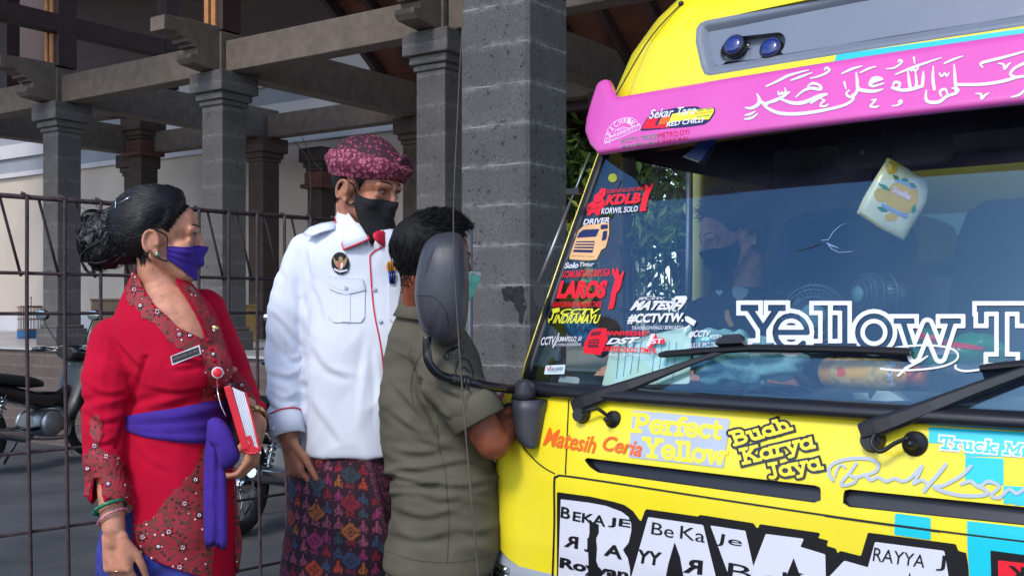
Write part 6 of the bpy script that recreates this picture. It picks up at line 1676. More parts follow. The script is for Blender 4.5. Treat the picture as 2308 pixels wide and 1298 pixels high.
def rings_loft(mb, tab, Zc, n=40, sq=2.3, dz=None):
    """tab: (py, left px, right px, half depth m); smooth stack of rounded rings"""
    A = crom(tab, max(len(tab) * 4, 12)); rings = []
    for y, xl, xr, dp in A:
        z = Zc(y) if callable(Zc) else Zc
        c = P((xl + xr) / 2, y, z); a = (xr - xl) / 2 / FPX * z
        rings.append([c + Vector((a * math.copysign(abs(math.cos(t)) ** (2 / sq), math.cos(t)), dp * math.copysign(abs(math.sin(t)) ** (2 / sq), math.sin(t)), 0)) for t in np.linspace(0, 2 * PI, n, endpoint=False)])
    mb.loft(rings); return rings
def pxof(v): return CX + FPX * v.x / v.y, HY - FPX * (v.z - CH) / v.y
def in_poly(poly, x, y):
    ins = False; n = len(poly)
    for i in range(n):
        a, b = poly[i], poly[(i + 1) % n]
        if (a[1] > y) != (b[1] > y) and x < (b[0] - a[0]) * (y - a[1]) / (b[1] - a[1]) + a[0]: ins = not ins
    return ins
def cut(me, test, smooth=10):
    bm = bmesh.new(); bm.from_mesh(me)
    bm.normal_update()
    bmesh.ops.delete(bm, geom=[f for f in bm.faces if test(f.calc_center_median(), f.normal)], context='FACES')
    bnd = [v for v in bm.verts if v.is_boundary]
    nb = {v: [e.other_vert(v) for e in v.link_edges if e.is_boundary] for v in bnd}
    for _ in range(smooth):
        new = {v: (v.co * 2 + sum((o.co for o in nb[v]), Vector()) ) / (2 + len(nb[v])) for v in bnd if len(nb[v]) == 2}
        for v, c in new.items(): v.co = c
    bm.to_mesh(me); bm.free(); return me
def facing(c, n): return n.dot(c - Vector((0, 0, CH))) < 0
def shell(bvh, Cn, M, az, el, off=0.0):
    d = M @ Vector((math.cos(R(el)) * math.cos(R(az)), math.cos(R(el)) * math.sin(R(az)), math.sin(R(el))))
    h, nn, i, t = bvh.ray_cast(Cn + d * 0.2, -d, 0.2)
    r = (h - Cn).length if h is not None else 0.08
    return d, r
def shell_patch(bvh, Cn, M, azs, elfun, offfun, nv=14, smooth=3, closed=False, hollow=False):
    """grid over the head: rows run from elfun(az)[0] to elfun(az)[1]"""
    rr = []; dd = []
    for az in azs:
        e0, e1 = elfun(az); row = []; rd = []
        for j in range(nv):
            d, r = shell(bvh, Cn, M, az, e0 + (e1 - e0) * j / (nv - 1)); row.append(r); rd.append(d)
        rr.append(row); dd.append(rd)
    A = np.array(rr)
    for _ in range(smooth):
        B = A.copy(); 
        pad = np.pad(A, ((1, 1), (1, 1)), mode='wrap' if False else 'edge')
        if closed: pad[0, 1:-1] = A[-1]; pad[-1, 1:-1] = A[0]
        bl = (pad[:-2, 1:-1] + pad[2:, 1:-1] + pad[1:-1, :-2] + pad[1:-1, 2:] + 2 * A) / 6
        A = np.maximum(A, bl) if hollow else bl
    rings = []
    for i, az in enumerate(azs):
        rings.append([Cn + dd[i][j] * (A[i, j] + offfun(az, j / (nv - 1))) for j in range(nv)])
    return rings
def patch_mb(rings, closed=False, thick=0.0, mi=0, mb=None):
    mb = mb or MB(); R_ = rings + ([rings[0]] if closed else [])
    mb.loft(R_, mi, closed=False); return mb
def eyes(parent, bv, Cn, M, L, k=1.0, brow=(26, 20, 18), look=(0, 0)):
    mw = smat('eye_white', (150, 138, 132), rough=0.25, coat=0.5); mi_ = smat('eye_dark', (26, 16, 12), rough=0.1, coat=0.8); mbw = smat('brow_hair', brow, rough=0.8)
    def S(x, y, z, off):
        d = (M @ Vector((x, y, z))).normalized(); h, nn, i_, t = bv.ray_cast(Cn + d * 0.2, -d, 0.2)
        return (h if h is not None else L(x, y, z)) + d * off
    for s in (-1, 1):
        c = S(0.078, 0.031 * s, -0.003, -0.0078)
        mb = MB(); mb.ell(c, 0.0100 * k, 0.0120 * k, 0.0066 * k, M, 10); e = mb.build('eye', mw, parent)
        mb = MB(); mb.ell(c + M @ Vector((0.0068, look[0] - 0.0012 * s, look[1])), 0.0042 * k, 0.0062 * k, 0.0062 * k, M, 8); mb.build('iris', mi_, e)
        mb = MB(); mb.tube([S(0.074, 0.047 * s, 0.002, 0.001), S(0.078, 0.039 * s, 0.0062, 0.0012), S(0.08, 0.030 * s, 0.0068, 0.0012), S(0.08, 0.019 * s, 0.001, 0.001)], [0.0008, 0.0018, 0.0017, 0.0007], 6); mb.build('eyelashes', mbw, e)
        mb = MB(); mb.loft([[p + M @ Vector((0, 0, dz)) for p in [S(0.068, 0.055 * s, 0.018, 0.001), S(0.08, 0.045 * s, 0.0255, 0.0012), S(0.09, 0.031 * s, 0.026, 0.0012), S(0.092, 0.016 * s, 0.021, 0.001)]] for dz in (-0.0028, 0.0028)], closed=False); mb.build('eyebrow', mbw, parent)
M_hair = smat('black_hair', (17, 15, 19), rough=0.45, var=0.3, vscale=30, spec=0.4)
M_hairm = smat('man_hair', (14, 12, 13), rough=0.7, var=0.3, vscale=40, spec=0.25)
def bezier(a, b, c, n=8): return [(1 - t) ** 2 * Vector(a) + 2 * t * (1 - t) * Vector(b) + t * t * Vector(c) for t in np.linspace(0, 1, n)]
def lace_mat():
    m = bpy.data.materials.new('bead_lace'); m.use_nodes = True; nt = m.node_tree; L = nt.links.new
    b = nt.nodes['Principled BSDF']; b.inputs['Roughness'].default_value = 0.7
    tc = nt.nodes.new('ShaderNodeTexCoord')
    def vor(s, feat='F1'):
        v = nt.nodes.new('ShaderNodeTexVoronoi'); v.feature = feat; v.inputs['Scale'].default_value = s; L(tc.outputs['Object'], v.inputs['Vector']); return v.outputs['Distance']
    def mr(x, a, c):
        r = nt.nodes.new('ShaderNodeMapRange'); r.inputs[1].default_value = a; r.inputs[2].default_value = c; L(x, r.inputs[0]); return r.outputs[0]
    def mx(f, a, c):
        n = nt.nodes.new('ShaderNodeMix'); n.data_type = 'RGBA'; L(f, n.inputs[0])
        for i, q in ((6, a), (7, c)):
            if isinstance(q, tuple): n.inputs[i].default_value = lin([t / 255 for t in q]) + (1,)
            else: L(q, n.inputs[i])
        return n.outputs[2]
    c = mx(mr(vor(75, 'DISTANCE_TO_EDGE'), 0.085, 0.03), (160, 16, 44), (104, 48, 34))
    w = nt.nodes.new('ShaderNodeTexWave'); w.wave_type = 'RINGS'; w.inputs['Scale'].default_value = 9; w.inputs['Distortion'].default_value = 14; w.inputs['Detail'].default_value = 1; w.inputs['Detail Scale'].default_value = 3; L(tc.outputs['Object'], w.inputs['Vector'])
    c = mx(mr(w.outputs[0], 0.84, 0.93), c, (98, 44, 34))
    c = mx(mr(vor(60), 0.30, 0.2), c, (58, 16, 22))
    c = mx(mr(vor(46), 0.125, 0.09), c, (235, 225, 228))
    L(c, b.inputs['Base Color']); return m
M_lace = lace_mat()
def pillow(poly, Z, thick, mb=None, mi=0, n=60, zf=None):
    """cushion-like cloth piece with a traced outline, its own depth and thickness"""
    pl_ = [tuple(p) for p in crom(list(poly) + [poly[0]], n)[:-1]]; c = np.mean(pl_, axis=0); mb = mb or MB(); rings = []
    for k, dz in ((0.25, 1.0), (0.6, 0.92), (0.85, 0.6), (1.0, 0.0), (0.85, -0.6), (0.6, -0.92), (0.25, -1.0)):
        rings.append([P(c[0] + (x - c[0]) * k, c[1] + (y - c[1]) * k, Z + (zf(c[1] + (y - c[1]) * k) if zf else 0) + dz * thick / 2) for x, y in pl_])
    mb.loft(rings, mi); return mb

def loops(parent, pts_list, m, r=0.0017):
    for pts in pts_list:
        mb = MB(); mb.tube(crom(pts, 14), r, 6); mb.build('ear_loop', m, parent)
def strands_on(bvh_h, Cn, M, parent, m, n, src, dst, r=0.0011, off=0.0025, jit=0.004, name='hair_strands'):
    mb = MB()
    for _ in range(n):
        a0, e0 = src(); a1, e1 = dst(); pts = []
        for t in np.linspace(0, 1, 9):
            az = a0 + (a1 - a0) * t; el_ = e0 + (e1 - e0) * t + 8 * math.sin(PI * t) * rng.uniform(-0.3, 1)
            d, rr = shell(bvh_h, Cn, M, az, el_); pts.append(Cn + d * (rr + off + rng.uniform(0, 0.002)))
        mb.tube(crom(pts, 16), [r * (0.5 + 0.5 * math.sin(PI * min(1, 0.15 + 0.85 * q))) for q in np.linspace(0, 1, 16)], 5)
    return mb.build(name, m, parent)

# =================================================================== the woman in red
WZ = 2.80
woman = thing('person', 'woman in red lace kebaya, purple sash and purple face mask, hair in a bun', 'person', Vector((P(370, 695, WZ).x, WZ, 0)))
sk = skin_mat('skin_woman', (188, 128, 102))
Cw = P(363, 533, 2.79); Mw = frame((0.972, 0.235, 0), pitch=1)
mb = MB(); Lw = head_shapes(mb, Cw, Mw)
mb.cap(Cw + Mw @ Vector((-0.019, 0, -0.045)), 0.043, P(360, 690, 2.80), 0.050)
tor = [(608, 330, 396, 0.044), (640, 314, 415, 0.054), (668, 292, 452, 0.075), (700, 275, 476, 0.095), (740, 272, 490, 0.110), (790, 290, 496, 0.125), (840, 315, 500, 0.13), (940, 305, 495, 0.11), (1040, 285, 510, 0.13), (1160, 265, 518, 0.14), (1300, 262, 510, 0.14)]
rings_loft(mb, tor, WZ)
for x0, x1 in ((310, 330), (440, 430)): mb.cap(P(x0, 1280, WZ), 0.085, Vector((P(x1, 695, WZ).x, WZ, 0.08)), 0.045); mb.ell(Vector((P(x1, 695, WZ).x + 0.05, WZ - 0.04, 0.04)), 0.12, 0.045, 0.04, None, 10)
# near arm and hand
A0, A1, A2 = P(256, 775, 2.77), P(232, 960, 2.69), P(256, 1188, 2.61)
mb.cap(A0, 0.042, A1, 0.036); mb.cap(A1, 0.035, A2, 0.0275)
hand_shapes(mb, A2 + Vector((0.002, 0, -0.012)), (0.10, 0.02, -1), (0.35, 0.9, 0), 1, 0.98, curl=(28, 38, 30), thumb=(0.5, 0.3))
# far arm and hand holding the binder
B0, B1, B2 = P(468, 705, 2.92), P(535, 870, 2.93), P(578, 962, 2.80)
mb.cap(B0, 0.036, B1, 0.034); mb.cap(B1, 0.034, B2, 0.026)
hand_shapes(mb, B2 + Vector((0.0, 0, -0.01)), (-0.12, -0.25, -1), (-1, 0.05, -0.1), -1, 0.92, curl=(30, 45, 30), thumb=(0.5, 0.5))
bw = link('body', blob_mesh(mb, sk, 0.004, 4), woman); BV_w = world_bvh([bw])
eyes(woman, BV_w, Cw, Mw, Lw)
# hair
def elw(az):
    a = abs(((az + 180) % 360) - 180)
    return interp(a, [0, 25, 45, 60, 72, 84, 96, 106, 116, 135, 180], [54, 50, 38, 22, 8, 20, 20, 0, -32, -44, -46]), 89.5
hw_ = shell_patch(BV_w, Cw, Mw, np.arange(0, 360, 5), elw, lambda az, t: -0.004 + 0.025 * min(1, t * 3) ** 0.7 + 0.004 * math.sin(math.radians(az * 7)) * t * (1 - t), 16, 2, closed=True)
hm = patch_mb(hw_, closed=True); hair = hm.build('hair', M_hair, woman); BV_hw = world_bvh([hair])
bc = P(238, 545, 2.80)
bn = MB(); bn.ell(bc, 0.060, 0.058, 0.066); bn.ell(P(262, 510, 2.80), 0.05, 0.05, 0.05); bn.ell(P(236, 572, 2.80), 0.036, 0.045, 0.034); bn.ell(P(290, 545, 2.80), 0.05, 0.06, 0.06)
for k in range(26):     # fat coils
    th = rng.uniform(0, 2 * PI); ph = rng.uniform(-1.1, 1.1); v0 = Vector((math.cos(th) * math.cos(ph), -abs(math.sin(th)) * math.cos(ph), math.sin(ph))); ax_ = Quaternion(v0, rng.uniform(0, 6.28)) @ v0.orthogonal().normalized()
    pts = [Quaternion(ax_, t) @ v0 for t in np.linspace(-0.6, 0.6, 9)]
    bn.tube([bc + Vector((q.x * 0.060, q.y * 0.058, q.z * 0.066)) for q in pts], [0.006 + 0.007 * math.sin(PI * q) for q in np.linspace(0, 1, 9)], 8)
bm_ = blob_mesh(bn, M_hair, 0.0035, 2); displace(bm_, lambda c, n: 0.0022 * math.sin(c.z * 420 + 160 * c.x + 40 * noise.noise(c * 16)))
bun = link('hair_bun', bm_, hair)
mb = MB()
for k in range(60):    # locks wound over the bun
    th = rng.uniform(0, 2 * PI); ph = rng.uniform(-0.9, 1.0); v0 = Vector((math.cos(th) * math.cos(ph), -abs(math.sin(th)) * math.cos(ph), math.sin(ph)))
    ax_ = v0.orthogonal().normalized(); ax_ = Quaternion(v0, rng.uniform(0, 6.28)) @ ax_
    pts = []
    for t in np.linspace(-0.75, 0.75, 10): q = Quaternion(ax_, t) @ v0; pts.append(bc + Vector((q.x * 0.058, q.y * 0.056, q.z * 0.066)) * (1.10 + 0.06 * math.cos(t * 3)))
    for dd_ in range(5):
        o_ = Vector(rng.normal(0, 0.0035, 3)); mb.tube([p + o_ for p in pts], [0.0006 + 0.0011 * math.sin(PI * q) for q in np.linspace(0, 1, 10)], 5)
for (x, y, r_, a0) in ((196, 560, 20, 40), (204, 590, 22, 60), (194, 530, 18, 20), (208, 500, 22, -20), (210, 575, 16, 90), (204, 545, 26, 0)):   # loose ringlets at the back
    for dd_ in range(8):
        c_ = P(x + rng.normal(0, 2), y + rng.normal(0, 2), 2.78 + rng.normal(0, 0.006)); rr = r_ / FPX * 2.78 * rng.uniform(0.85, 1.1)
        mb.tube([c_ + Vector((rr * math.cos(t), 0.012 * math.sin(2 * t), rr * 1.25 * math.sin(t))) for t in np.linspace(R(a0), R(a0 + 300), 20)], [0.0014 * (1 - 0.6 * q) for q in np.linspace(0, 1, 20)], 5)
for k in range(26):    # flyaway wisps
    a = P(rng.uniform(195, 250), rng.uniform(470, 600), 2.78 + rng.normal(0, 0.02)); b_ = a + Vector((-rng.uniform(0.005, 0.03), 0, rng.uniform(-0.02, 0.03))); c_ = b_ + Vector((-rng.uniform(-0.01, 0.02), 0, -rng.uniform(-0.02, 0.03)))
    mb.tube(bezier(a, b_, c_, 8), 0.0006, 4)
mb.build('curls', M_hair, bun)
strands_on(BV_hw, Cw, Mw, hair, M_hair, 420, lambda: (lambda a: (a, rng.uniform(38, 80)))(rng.uniform(-70, 70)), lambda: (-rng.uniform(150, 200), rng.uniform(10, 60)), r=0.0011, off=0.0006)
strands_on(BV_hw, Cw, Mw, hair, M_hair, 420, lambda: (-rng.uniform(100, 150), rng.uniform(-44, 10)), lambda: (-rng.uniform(160, 180), rng.uniform(-30, 10)), r=0.0011, off=0.0006)
strands_on(BV_hw, Cw, Mw, hair, M_hair, 420, lambda: (-rng.uniform(2, 120), 0) if False else ((lambda a: (-a, elw(a)[0] + rng.uniform(2, 30)))(rng.uniform(5, 100))), lambda: (-rng.uniform(150, 178), rng.uniform(-15, 30)), r=0.0012, off=0.0006)
BV_both = world_bvh([hair, bw])
for _k in range(2):
    strands_on(BV_both, Cw, Mw, hair, M_hair, 170, lambda: (lambda a: (-a, elw(a)[0] + rng.uniform(-5, 2)))(rng.uniform(-10, 84)), lambda: (-rng.uniform(80, 130), rng.uniform(20, 45)), r=0.0005, off=0.0008)
strands_on(BV_both, Cw, Mw, hair, M_hair, 120, lambda: (-rng.uniform(116, 150), rng.uniform(-56, -40)), lambda: (-rng.uniform(150, 180), rng.uniform(-25, 0)), r=0.0005, off=0.0008)
mb = MB(); mb.tube([P(292, 445, 2.70), P(260, 462, 2.72)], 0.001, 5); mb.tube([P(261, 447, 2.715), P(259, 488, 2.715)], 0.0012, 5); mb.build('hair_pin', M_chr, hair)
# mask
M_purp = smat('purple_cloth', (58, 28, 132), rough=0.9, var=0.14, vscale=30, bump=0.3, bscale=500)
def mask(parent, bv, Cn, M, m, name='face_mask', top=((0, 34, 62, 78), (-13, -17, -22, -26)), bot=((0, 34, 62, 78), (-64, -60, -50, -44)), pleat=0.0018, off=0.006, azm=74):
    rings = shell_patch(bv, Cn, M, np.linspace(-azm, azm, 37), lambda az: (interp(abs(az), *bot), interp(abs(az), *top)), lambda az, t: off + pleat * math.sin(t * 18.8), 15, 10, hollow=True)
    inner = [[Cn + (p - Cn) * 0.965 for p in r] for r in rings]
    mb = MB(); mb.loft(rings, closed=False); mb.loft(inner, closed=False); mb.loft([rings[0], inner[0]], closed=False); mb.loft([rings[-1], inner[-1]], closed=False); mb.loft([[r[0] for r in rings], [r[0] for r in inner]], closed=False); mb.loft([[r[-1] for r in rings], [r[-1] for r in inner]], closed=False)
    o = mb.build(name, m, parent, fixn=True); return o, rings
msk, rg = mask(woman, BV_w, Cw, Mw, M_purp, bot=((0, 34, 62, 78), (-54, -52, -46, -42)))
loops(msk, [[rg[0][-1], Lw(0.018, -0.071, -0.002), Lw(-0.012, -0.079, 0.012)], [rg[0][0], Lw(0.012, -0.066, -0.065), Lw(-0.014, -0.075, -0.052)]], M_seal)
mb = MB(); e_ = Lw(-0.004, -0.0905, -0.052); mb.ell(e_, 0.0075, 0.004, 0.0095, None, 8); mb.build('earring', smat('ear_stud', (110, 120, 90), rough=0.2, metal=0.8), woman)
mb = MB()
for x, y in ((344, 607), (371, 607), (404, 577), (364, 667), (398, 705)):
    h = onto(BV_w, x, y, 0.0)
    if h: mb.ell(h, 0.0015, 0.0012, 0.0015, None, 6)
mb.build('mole', smat('mole', (70, 40, 32)), woman)

# kebaya
M_red = smat('red_crepe', (176, 2, 42), rough=0.9, var=0.1, vscale=8, bump=0.25, bscale=600, spec=0.2)
kt = [(604, 304, 396, 0.050), (630, 296, 420, 0.068), (660, 284, 448, 0.088), (700, 266, 478, 0.106), (740, 260, 494, 0.122), (790, 276, 506, 0.14), (840, 304, 512, 0.148), (880, 308, 506, 0.14), (940, 292, 506, 0.128), (1000, 280, 512, 0.138), (1080, 266, 522, 0.152), (1160, 250, 528, 0.158), (1240, 240, 530, 0.16), (1310, 238, 528, 0.16)]
mb = MB(); rings_loft(mb, kt, WZ)
mb.ell(P(410, 842, 2.725), 0.085, 0.075, 0.07); mb.ell(P(474, 832, 2.75), 0.055, 0.06, 0.06)
mb.cap(P(258, 766, 2.77), 0.060, P(246, 860, 2.72), 0.068); mb.cap(P(246, 850, 2.72), 0.068, P(235, 950, 2.69), 0.053); mb.cap(P(235, 950, 2.69), 0.053, P(231, 1050, 2.65), 0.046)
mb.loft([[P(*((x + (s_ * h) * math.cos(t)), y + 8 * math.sin(t)) if False else (x + h * math.cos(t), y), 2.645 - 0.0 + h / FPX * 2.65 * 0.9 * math.sin(t)) for t in np.linspace(0, 2 * PI, 24, endpoint=False)] for x, y, h, s_ in ((231, 1030, 40, 1), (235, 1070, 45, 1), (241, 1100, 51, 1), (243, 1142, 55, 1))])
mb.cap(P(462, 700, 2.92), 0.058, P(525, 850, 2.95), 0.052); mb.cap(P(525, 850, 2.95), 0.050, P(572, 935, 2.86), 0.037)
km = blob_mesh(mb, M_red, 0.005, 7)
def kfold(c, n):
    x, y = pxof(c); a = 0.0
    a += 0.0045 * noise.noise(Vector((c.x * 5 + 9, c.y * 5, c.z * 13))) + 0.0018 * noise.noise(Vector((c.x * 30, c.y * 30, c.z * 22)))
    a += 0.006 * math.exp(-((y - 905) / 16.0) ** 2) * math.sin(x * 0.05 + y * 0.12)
    a -= 0.010 * math.exp(-((x - (318 - (y - 830) * 0.30)) / 6.0) ** 2) * (1 if 800 < y < 1010 else 0)
    return a
displace(km, kfold)
creases(km, [([(385, 832), (430, 826), (472, 812)], 0.005, 7), ([(330, 872), (400, 884), (470, 872)], 0.004, 8), ([(200, 868), (240, 890), (292, 880)], 0.006, 8), ([(195, 928), (230, 950), (276, 940)], 0.006, 7), ([(255, 760), (290, 800), (318, 832)], 0.006, 8), ([(300, 1000), (340, 1040), (390, 1062)], 0.003, 9), ([(205, 990), (235, 1000), (262, 985)], 0.005, 6), ([(215, 800), (250, 830), (300, 850)], 0.004, 10)])
Vneck = [(296, 585), (318, 640), (345, 684), (382, 716), (398, 736), (430, 750), (464, 768), (458, 742), (440, 704), (415, 662), (398, 640), (398, 585)]
hem = [(190, 1132), (232, 1200), (275, 1214), (300, 1228), (330, 1256), (360, 1268), (400, 1284), (470, 1302), (540, 1310)]
def kcut(c, n):
    x, y = pxof(c)
    if in_poly(Vneck, x, y) and facing(c, n): return True
    if y < 618 and 300 < x < 400: return True
    hy = interp(x, [p[0] for p in hem], [p[1] for p in hem])
    if x > 205 and y > hy and c.z < 0.85 and not (x < 298 and y < 1142): return True
    if x < 300 and y > 1128 + 10 * math.sin(x * 0.22) and c.y < 2.70: return True
    if in_poly([(204, 1146), (208, 1085), (217, 1070), (226, 1084), (236, 1146)], x, y) and facing(c, n): return True
    return False
cut(km, kcut)
keb = link('kebaya', km, woman); BV_k = world_bvh([keb])
md = keb.modifiers.new('thickness', 'SOLIDIFY'); md.thickness = 0.003; md.offset = -1
# lace bands
lace = [('neck_lace', [(290, 606), (300, 612), (320, 642), (347, 684), (383, 715), (398, 735), (431, 749), (466, 767), (470, 800), (455, 806), (430, 797), (405, 786), (380, 768), (362, 744), (345, 726), (322, 716), (308, 694), (291, 684), (284, 640)]),
        ('neck_lace', [(400, 640), (418, 664), (442, 704), (460, 742), (468, 766), (490, 772), (500, 778), (496, 752), (478, 716), (455, 680), (432, 654), (416, 640)]),
        ('front_lace', [(466, 764), (492, 770), (510, 800), (520, 830), (522, 870), (520, 905), (470, 908), (452, 902), (455, 880), (468, 862), (460, 830), (456, 800)]),
        ('cuff_lace', [(188, 1030), (200, 1018), (210, 1002), (204, 970), (205, 942), (216, 936), (228, 945), (230, 980), (224, 1004), (240, 1020), (264, 1030), (284, 1060), (296, 1120), (290, 1140), (180, 1142), (184, 1060)]),
        ('hem_lace', [(292, 1190), (318, 1178), (345, 1168), (364, 1140), (385, 1112), (412, 1086), (440, 1050), (458, 1005), (474, 1010), (476, 1310), (400, 1290), (330, 1262), (300, 1232)]),
        ('hem_lace', [(204, 1130), (222, 1132), (228, 1170), (234, 1205), (222, 1200), (208, 1170)]),
        ('cuff_lace', [(520, 838), (540, 842), (566, 880), (590, 930), (570, 940), (545, 905), (528, 872)])]
for nm, poly in lace:
    sc = [(x + 2.5 * math.sin(i * 2.1), y + 2.5 * math.cos(i * 1.7)) for i, (x, y) in enumerate([tuple(p) for p in crom(poly + [poly[0]], len(poly) * 4)[:-1]])]
    mb = MB(); d_poly(mb, BV_k, sc, 0.0025, 0, 1.6); mb.build(nm, M_lace, keb)
M_gem = smat('rhinestone', (236, 232, 240), rough=0.05, metal=0.6); M_dkred = smat('cut_work', (60, 12, 26), rough=0.9)
mb = MB(); mbd = MB()
for (x, y, r_) in ((305, 654, 8), (318, 690, 6), (356, 704, 9), (404, 755, 7), (427, 757, 5), (214, 1006, 8), (240, 1030, 7), (245, 1090, 6), (200, 1055, 6), (416, 1134, 9), (323, 1209, 9), (381, 1197, 9), (317, 1243, 8), (412, 1232, 9), (405, 1277, 9), (358, 1230, 6), (440, 1080, 7), (448, 1160, 7), (480, 800, 5), (500, 840, 5), (508, 870, 5), (545, 870, 6), (572, 918, 5), (440, 715, 5), (480, 745, 5)):
    for k in range(6):
        a = k * PI / 3 + 0.3; h = onto(BV_k, x + r_ * 0.42 * math.cos(a), y + r_ * 0.42 * math.sin(a), 0.0045)
        if h: mb.ell(h, 0.0018, 0.0018, 0.0018, None, 5)
        d_poly(mbd, BV_k, circ(x + r_ * 1.05 * math.cos(a), y + r_ * 1.05 * math.sin(a), r_ * 0.38, r_ * 0.22, 8, rot=math.degrees(a)), 0.0034, 0, 1.6)
mbd.build('cut_flowers', M_dkred, keb); mb.build('rhinestones', M_gem, keb)
mb = MB()
for x, y in ((466, 768), (476, 790), (483, 814), (490, 866), (493, 890)):
    h = onto(BV_k, x, y, 0.004); h = h or P(x, y, 2.66); mb = MB(); mb.ell(h, 0.0055, 0.0055, 0.0055, None, 8); mb.build('button', M_red, keb)
# skirt
M_skirt = mat('blue_batik', lin((0.16, 0.18, 0.48)), rough=0.85, var=0.5, vscale=30)
mb = MB(); rings_loft(mb, [(1120, 268, 512, 0.14), (1200, 234, 522, 0.152), (1300, 226, 520, 0.155), (1500, 232, 505, 0.15), (1800, 250, 480, 0.14)], WZ)
mb2 = blob_mesh(mb, M_skirt, 0.008, 4); displace(mb2, lambda c, n: 0.006 * math.sin(c.x * 60 + c.y * 40 + 3 * noise.noise(c * 4))); link('skirt', mb2, woman)
# sash
def tor_pt(y, t, off):
    A = np.array(kt); xl = np.interp(y, A[:, 0], A[:, 1]); xr = np.interp(y, A[:, 0], A[:, 2]); dp = np.interp(y, A[:, 0], A[:, 3])
    c = P((xl + xr) / 2, y, WZ); a = (xr - xl) / 2 / FPX * WZ + off; q = 2 / 2.3
    return c + Vector((a * math.copysign(abs(math.cos(t)) ** q, math.cos(t)), (dp + off) * math.copysign(abs(math.sin(t)) ** q, math.sin(t)), 0))
mb = MB(); rings = []
for t in np.linspace(0, 2 * PI, 64, endpoint=False):
    f = 0.5 + 0.5 * math.cos(t) if math.sin(t) < 0 else 0.5 + 0.5 * math.cos(t)
    yt = 932 - 38 * f; yb = 944 + 50 * f ** 0.6
    rings.append([tor_pt(yt + (yb - yt) * k / 10, t, 0.010 + 0.0045 * f * math.sin(k * 1.9 + 5 * f) * (1 if 0 < k < 10 else 0) - (0.01 if k in (0, 10) else 0)) for k in range(11)])
mb.loft(rings + [rings[0]], closed=False); sash = mb.build('sash', M_purp, woman)
mb = pillow([(468, 948), (482, 940), (500, 945), (520, 968), (540, 1020), (536, 1040), (512, 1058), (496, 1050), (484, 1010), (466, 990)], 2.615, 0.05); mb.build('sash_loop', M_purp, sash, fixn=True)
mb = pillow([(466, 985), (486, 990), (500, 1040), (508, 1080), (514, 1160), (512, 1228), (492, 1236), (484, 1226), (464, 1230), (461, 1120), (462, 1030)], 2.63, 0.022); 
tm = mb.build('sash_tail', M_purp, sash, fixn=True)
displace(tm.data, lambda c, n: 0.003 * math.sin(c.x * 260))
mb = pillow([(515, 1090), (528, 1095), (540, 1180), (546, 1222), (536, 1292), (526, 1250), (518, 1180)], 2.80, 0.012); mb.build('kebaya_tail', M_lace, keb, fixn=True)
# small things worn
pbz = min((onto(BV_k, x, y, 0.0) or P(x, y, 2.7)).y for x, y in ((386, 812), (418, 800), (450, 788), (400, 806), (435, 795))) - 0.006
pb_ = [P(x, y, pbz) for x, y in ((384, 803), (449, 777), (453, 797), (388, 823))]
nb = (pb_[1] - pb_[0]).cross(pb_[3] - pb_[0]).normalized(); nb = nb if nb.y < 0 else -nb
mb = MB(); mb.prism(pb_, -nb * 0.003); bd = mb.build('name_badge', M_wfilm, woman, fixn=True)
mid_ = sum(pb_, Vector()) / 4
ins = [mid_ + (p - mid_) * 0.93 - (p - mid_).dot((pb_[3] - pb_[0]).normalized()) * (pb_[3] - pb_[0]).normalized() * 0.16 for p in pb_]
mb = MB(); mb.add([p + nb * 0.0007 for p in ins], [(0, 1, 2, 3)]); mb.build('badge_plate', M_bfilm, bd)
pts, fs = text2d('KORWANI, SH, MH', 0.0)
mb = MB(); mb.add([(ins[3] * (1 - u) + ins[2] * u) * (0.75 - 0.5 * v) + (ins[0] * (1 - u) + ins[1] * u) * (0.25 + 0.5 * v) + nb * 0.0014 for u, v in [(0.06 + 0.88 * a, b) for a, b in pts]], fs); mb.build('badge_lettering', smat('badge_grey', (120, 116, 118)), bd)
h = onto(BV_k, 487, 838, 0.010) or P(487, 838, 2.66)
mb = MB(); mb.lathe(h, (0.35, -1, 0.1), [(0.0145, 0), (0.0145, 0.004), (0.012, 0.006), (0, 0.006)], 22, mi=0); mb.lathe(h + Vector((0.002, -0.006, 0.0006)), (0.35, -1, 0.1), [(0.0115, 0), (0.0105, 0.0015), (0, 0.0018)], 20, mi=1); rl_ = mb.build('badge_reel', [M_wfilm, M_rfilm], woman)
mb = MB(); mb.tube(crom([h + Vector((0, 0, -0.014)), P(489, 872, 2.60), P(497, 910, 2.58), P(509, 938, 2.58)], 12), 0.0016, 5); mb.build('cord', M_chr, rl_)
h = onto(BV_k, 480, 741, 0.004) or P(480, 741, 2.7); mb = MB(); mb.ell(h, 0.012, 0.004, 0.008, None, 8); mb.build('brooch', smat('gold', (190, 160, 110), rough=0.25, metal=0.9), woman)
M_gold = MATS['gold']
def bangle(parent, name, c, d, r, rad, m, n=28, sq=1.0):
    d = Vector(d).normalized(); x = d.orthogonal().normalized(); y = d.cross(x); mb = MB()
    mb.tube([c + (x * math.cos(t) + y * math.sin(t) * sq) * r for t in np.linspace(0, 2 * PI, n)], rad, 8); return mb.build(name, m, parent)
ad = (A2 - A1).normalized()
bangle(woman, 'bangle', A1.lerp(A2, 0.80) + Vector((0.0, -0.002, 0)), ad + Vector((0.25, 0, 0)), 0.040, 0.0052, smat('jade', (24, 104, 70), rough=0.25))
bangle(woman, 'string_bracelet', A1.lerp(A2, 0.90), ad + Vector((0.4, 0, 0)), 0.036, 0.003, smat('red_white_thread', (180, 120, 130), var=0.7, vscale=220))
mb = MB()
